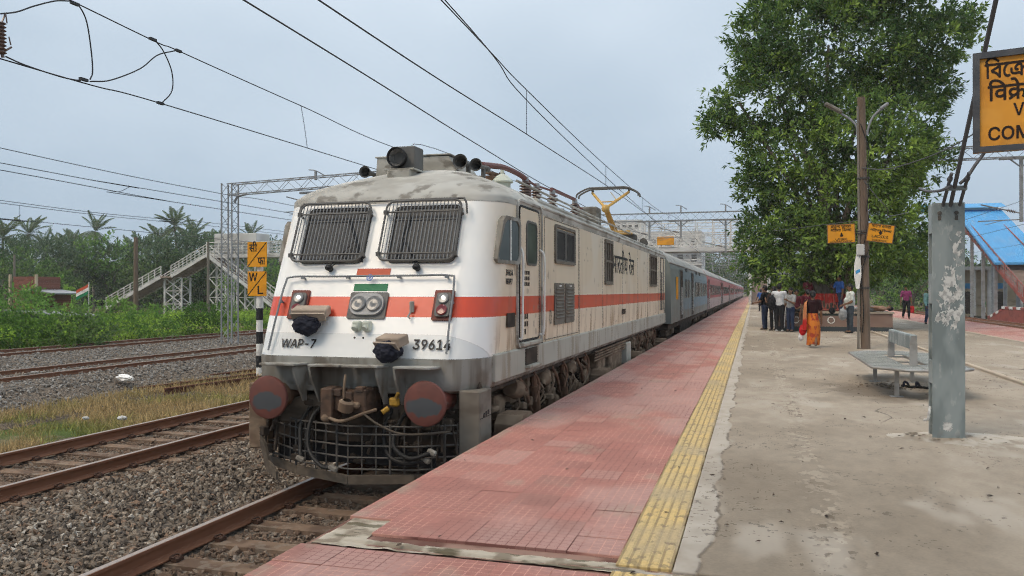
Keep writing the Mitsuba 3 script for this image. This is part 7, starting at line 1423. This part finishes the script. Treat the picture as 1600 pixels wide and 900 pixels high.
obj('cloth_bag', MB().add(sv * (.15, .13, .22) + W(wr[-1]) + (-.02, 0, -.34), s3.faces).tube([W(wr[-1]) + (0, 0, -.05), W(wr[-1]) + (-.02, 0, -.2)], .012, 5), 'cloth_grey', 'pale grey bag held in front of the stout man in the white shirt', 'bag', smooth=True)
obj('cloth_bag', MB().add(sv * (.12, .1, .12) + (2.86, 33.4, 1.6), s3.faces), 'cloth_black', 'dark bag on the planter ledge left of the stout man', 'bag', smooth=True)
person('person in a checked grey top standing at the back of the waiting group', 1.35, 33.2, PZZ, 2.4, 1.68, G_, N_, ('phone', 'down'), hair='long')
person('person in a dark red top with back turned beside the maroon shirt', 1.95, 32.9, PZZ, .3, 1.62, cloth('cloth_wine', (.09, .012, .02)), DB, ('down', 'phone'), hair='bun')
person('person in blue standing behind the stout man, beyond the planter', 3.25, 34.9, 1.40 + .02, 2.2, 1.55, B_, N_, ('down', 'phone'))
person('person lying on the planter ledge right of the lamp pole, only head and shoulder clear', 4.35, 34.48, 1.54, 0, 1.6, cloth('cloth_tan', (.34, .22, .16)), G_, lie=True)
t, W, wr = person('man in a magenta shirt and dark trousers walking towards the camera with a red bag', 8.3, 51, PZZ, math.pi + .1, 1.86, MG, K_, ('down', 'bag'), ('fwd', 'back'))
h = W(wr[-1] + (0, 0, -.05)); obj('shopping_bag', MB().cbox(h + (0, 0, -.26), (.26, .14, .40), .03).tube(curve([h + (-.06, 0, -.06), h, h + (.06, 0, -.06)], 4), .01, 5), R_, 'bright red bag in the hand of the man in magenta', 'bag')
person('woman in a mint top and blue jeans walking towards the camera beside the post', 7.75, 41.6, PZZ, math.pi + .15, 1.72, MI, J_, ('hip', 'swingf'), ('fwd', 'back'), hair='long', sleeve=2)
person('person in a green shirt and pale shorts by the rails below the blue stair', 21.0, 87.5, -.15, 1.0, 1.8, GN, W_, ('fwd', 'down'), ('fwd', 'back'), group='people near the blue stair', short=True)
person('person in white with dark trousers at the foot of the blue stair, leftmost of three', 20.3, 71, .96, 2.6, 1.78, W_, K_, ('lap', 'down'), group='people near the blue stair')
person('person in white second from the left at the foot of the blue stair', 20.9, 70.5, .96, 3.6, 1.76, G_, K_, ('down', 'down'), group='people near the blue stair')
person('person in a white shirt at the right picture edge by the blue stair', 20.9, 66.5, .96, 3.2, 1.8, W_, N_, ('down', 'down'), group='people near the blue stair')

# ---------------------------------------------------------------- the damp air
scene['air'] = {'type': 'homogeneous', 'albedo': {'type': 'rgb', 'value': [.95, .955, .96]}, 'sigma_t': .0005}
scene['haze'] = {'type': 'cube', 'to_world': T().translate([0, 850, 11.8]).scale([1520, 1770, 14.2]), 'bsdf': {'type': 'null'}, 'interior': {'type': 'ref', 'id': 'air'}}
meta('haze', 'thin damp haze over the station', 'haze', None, 'stuff')
scene['camera']['medium'] = {'type': 'ref', 'id': 'air'}
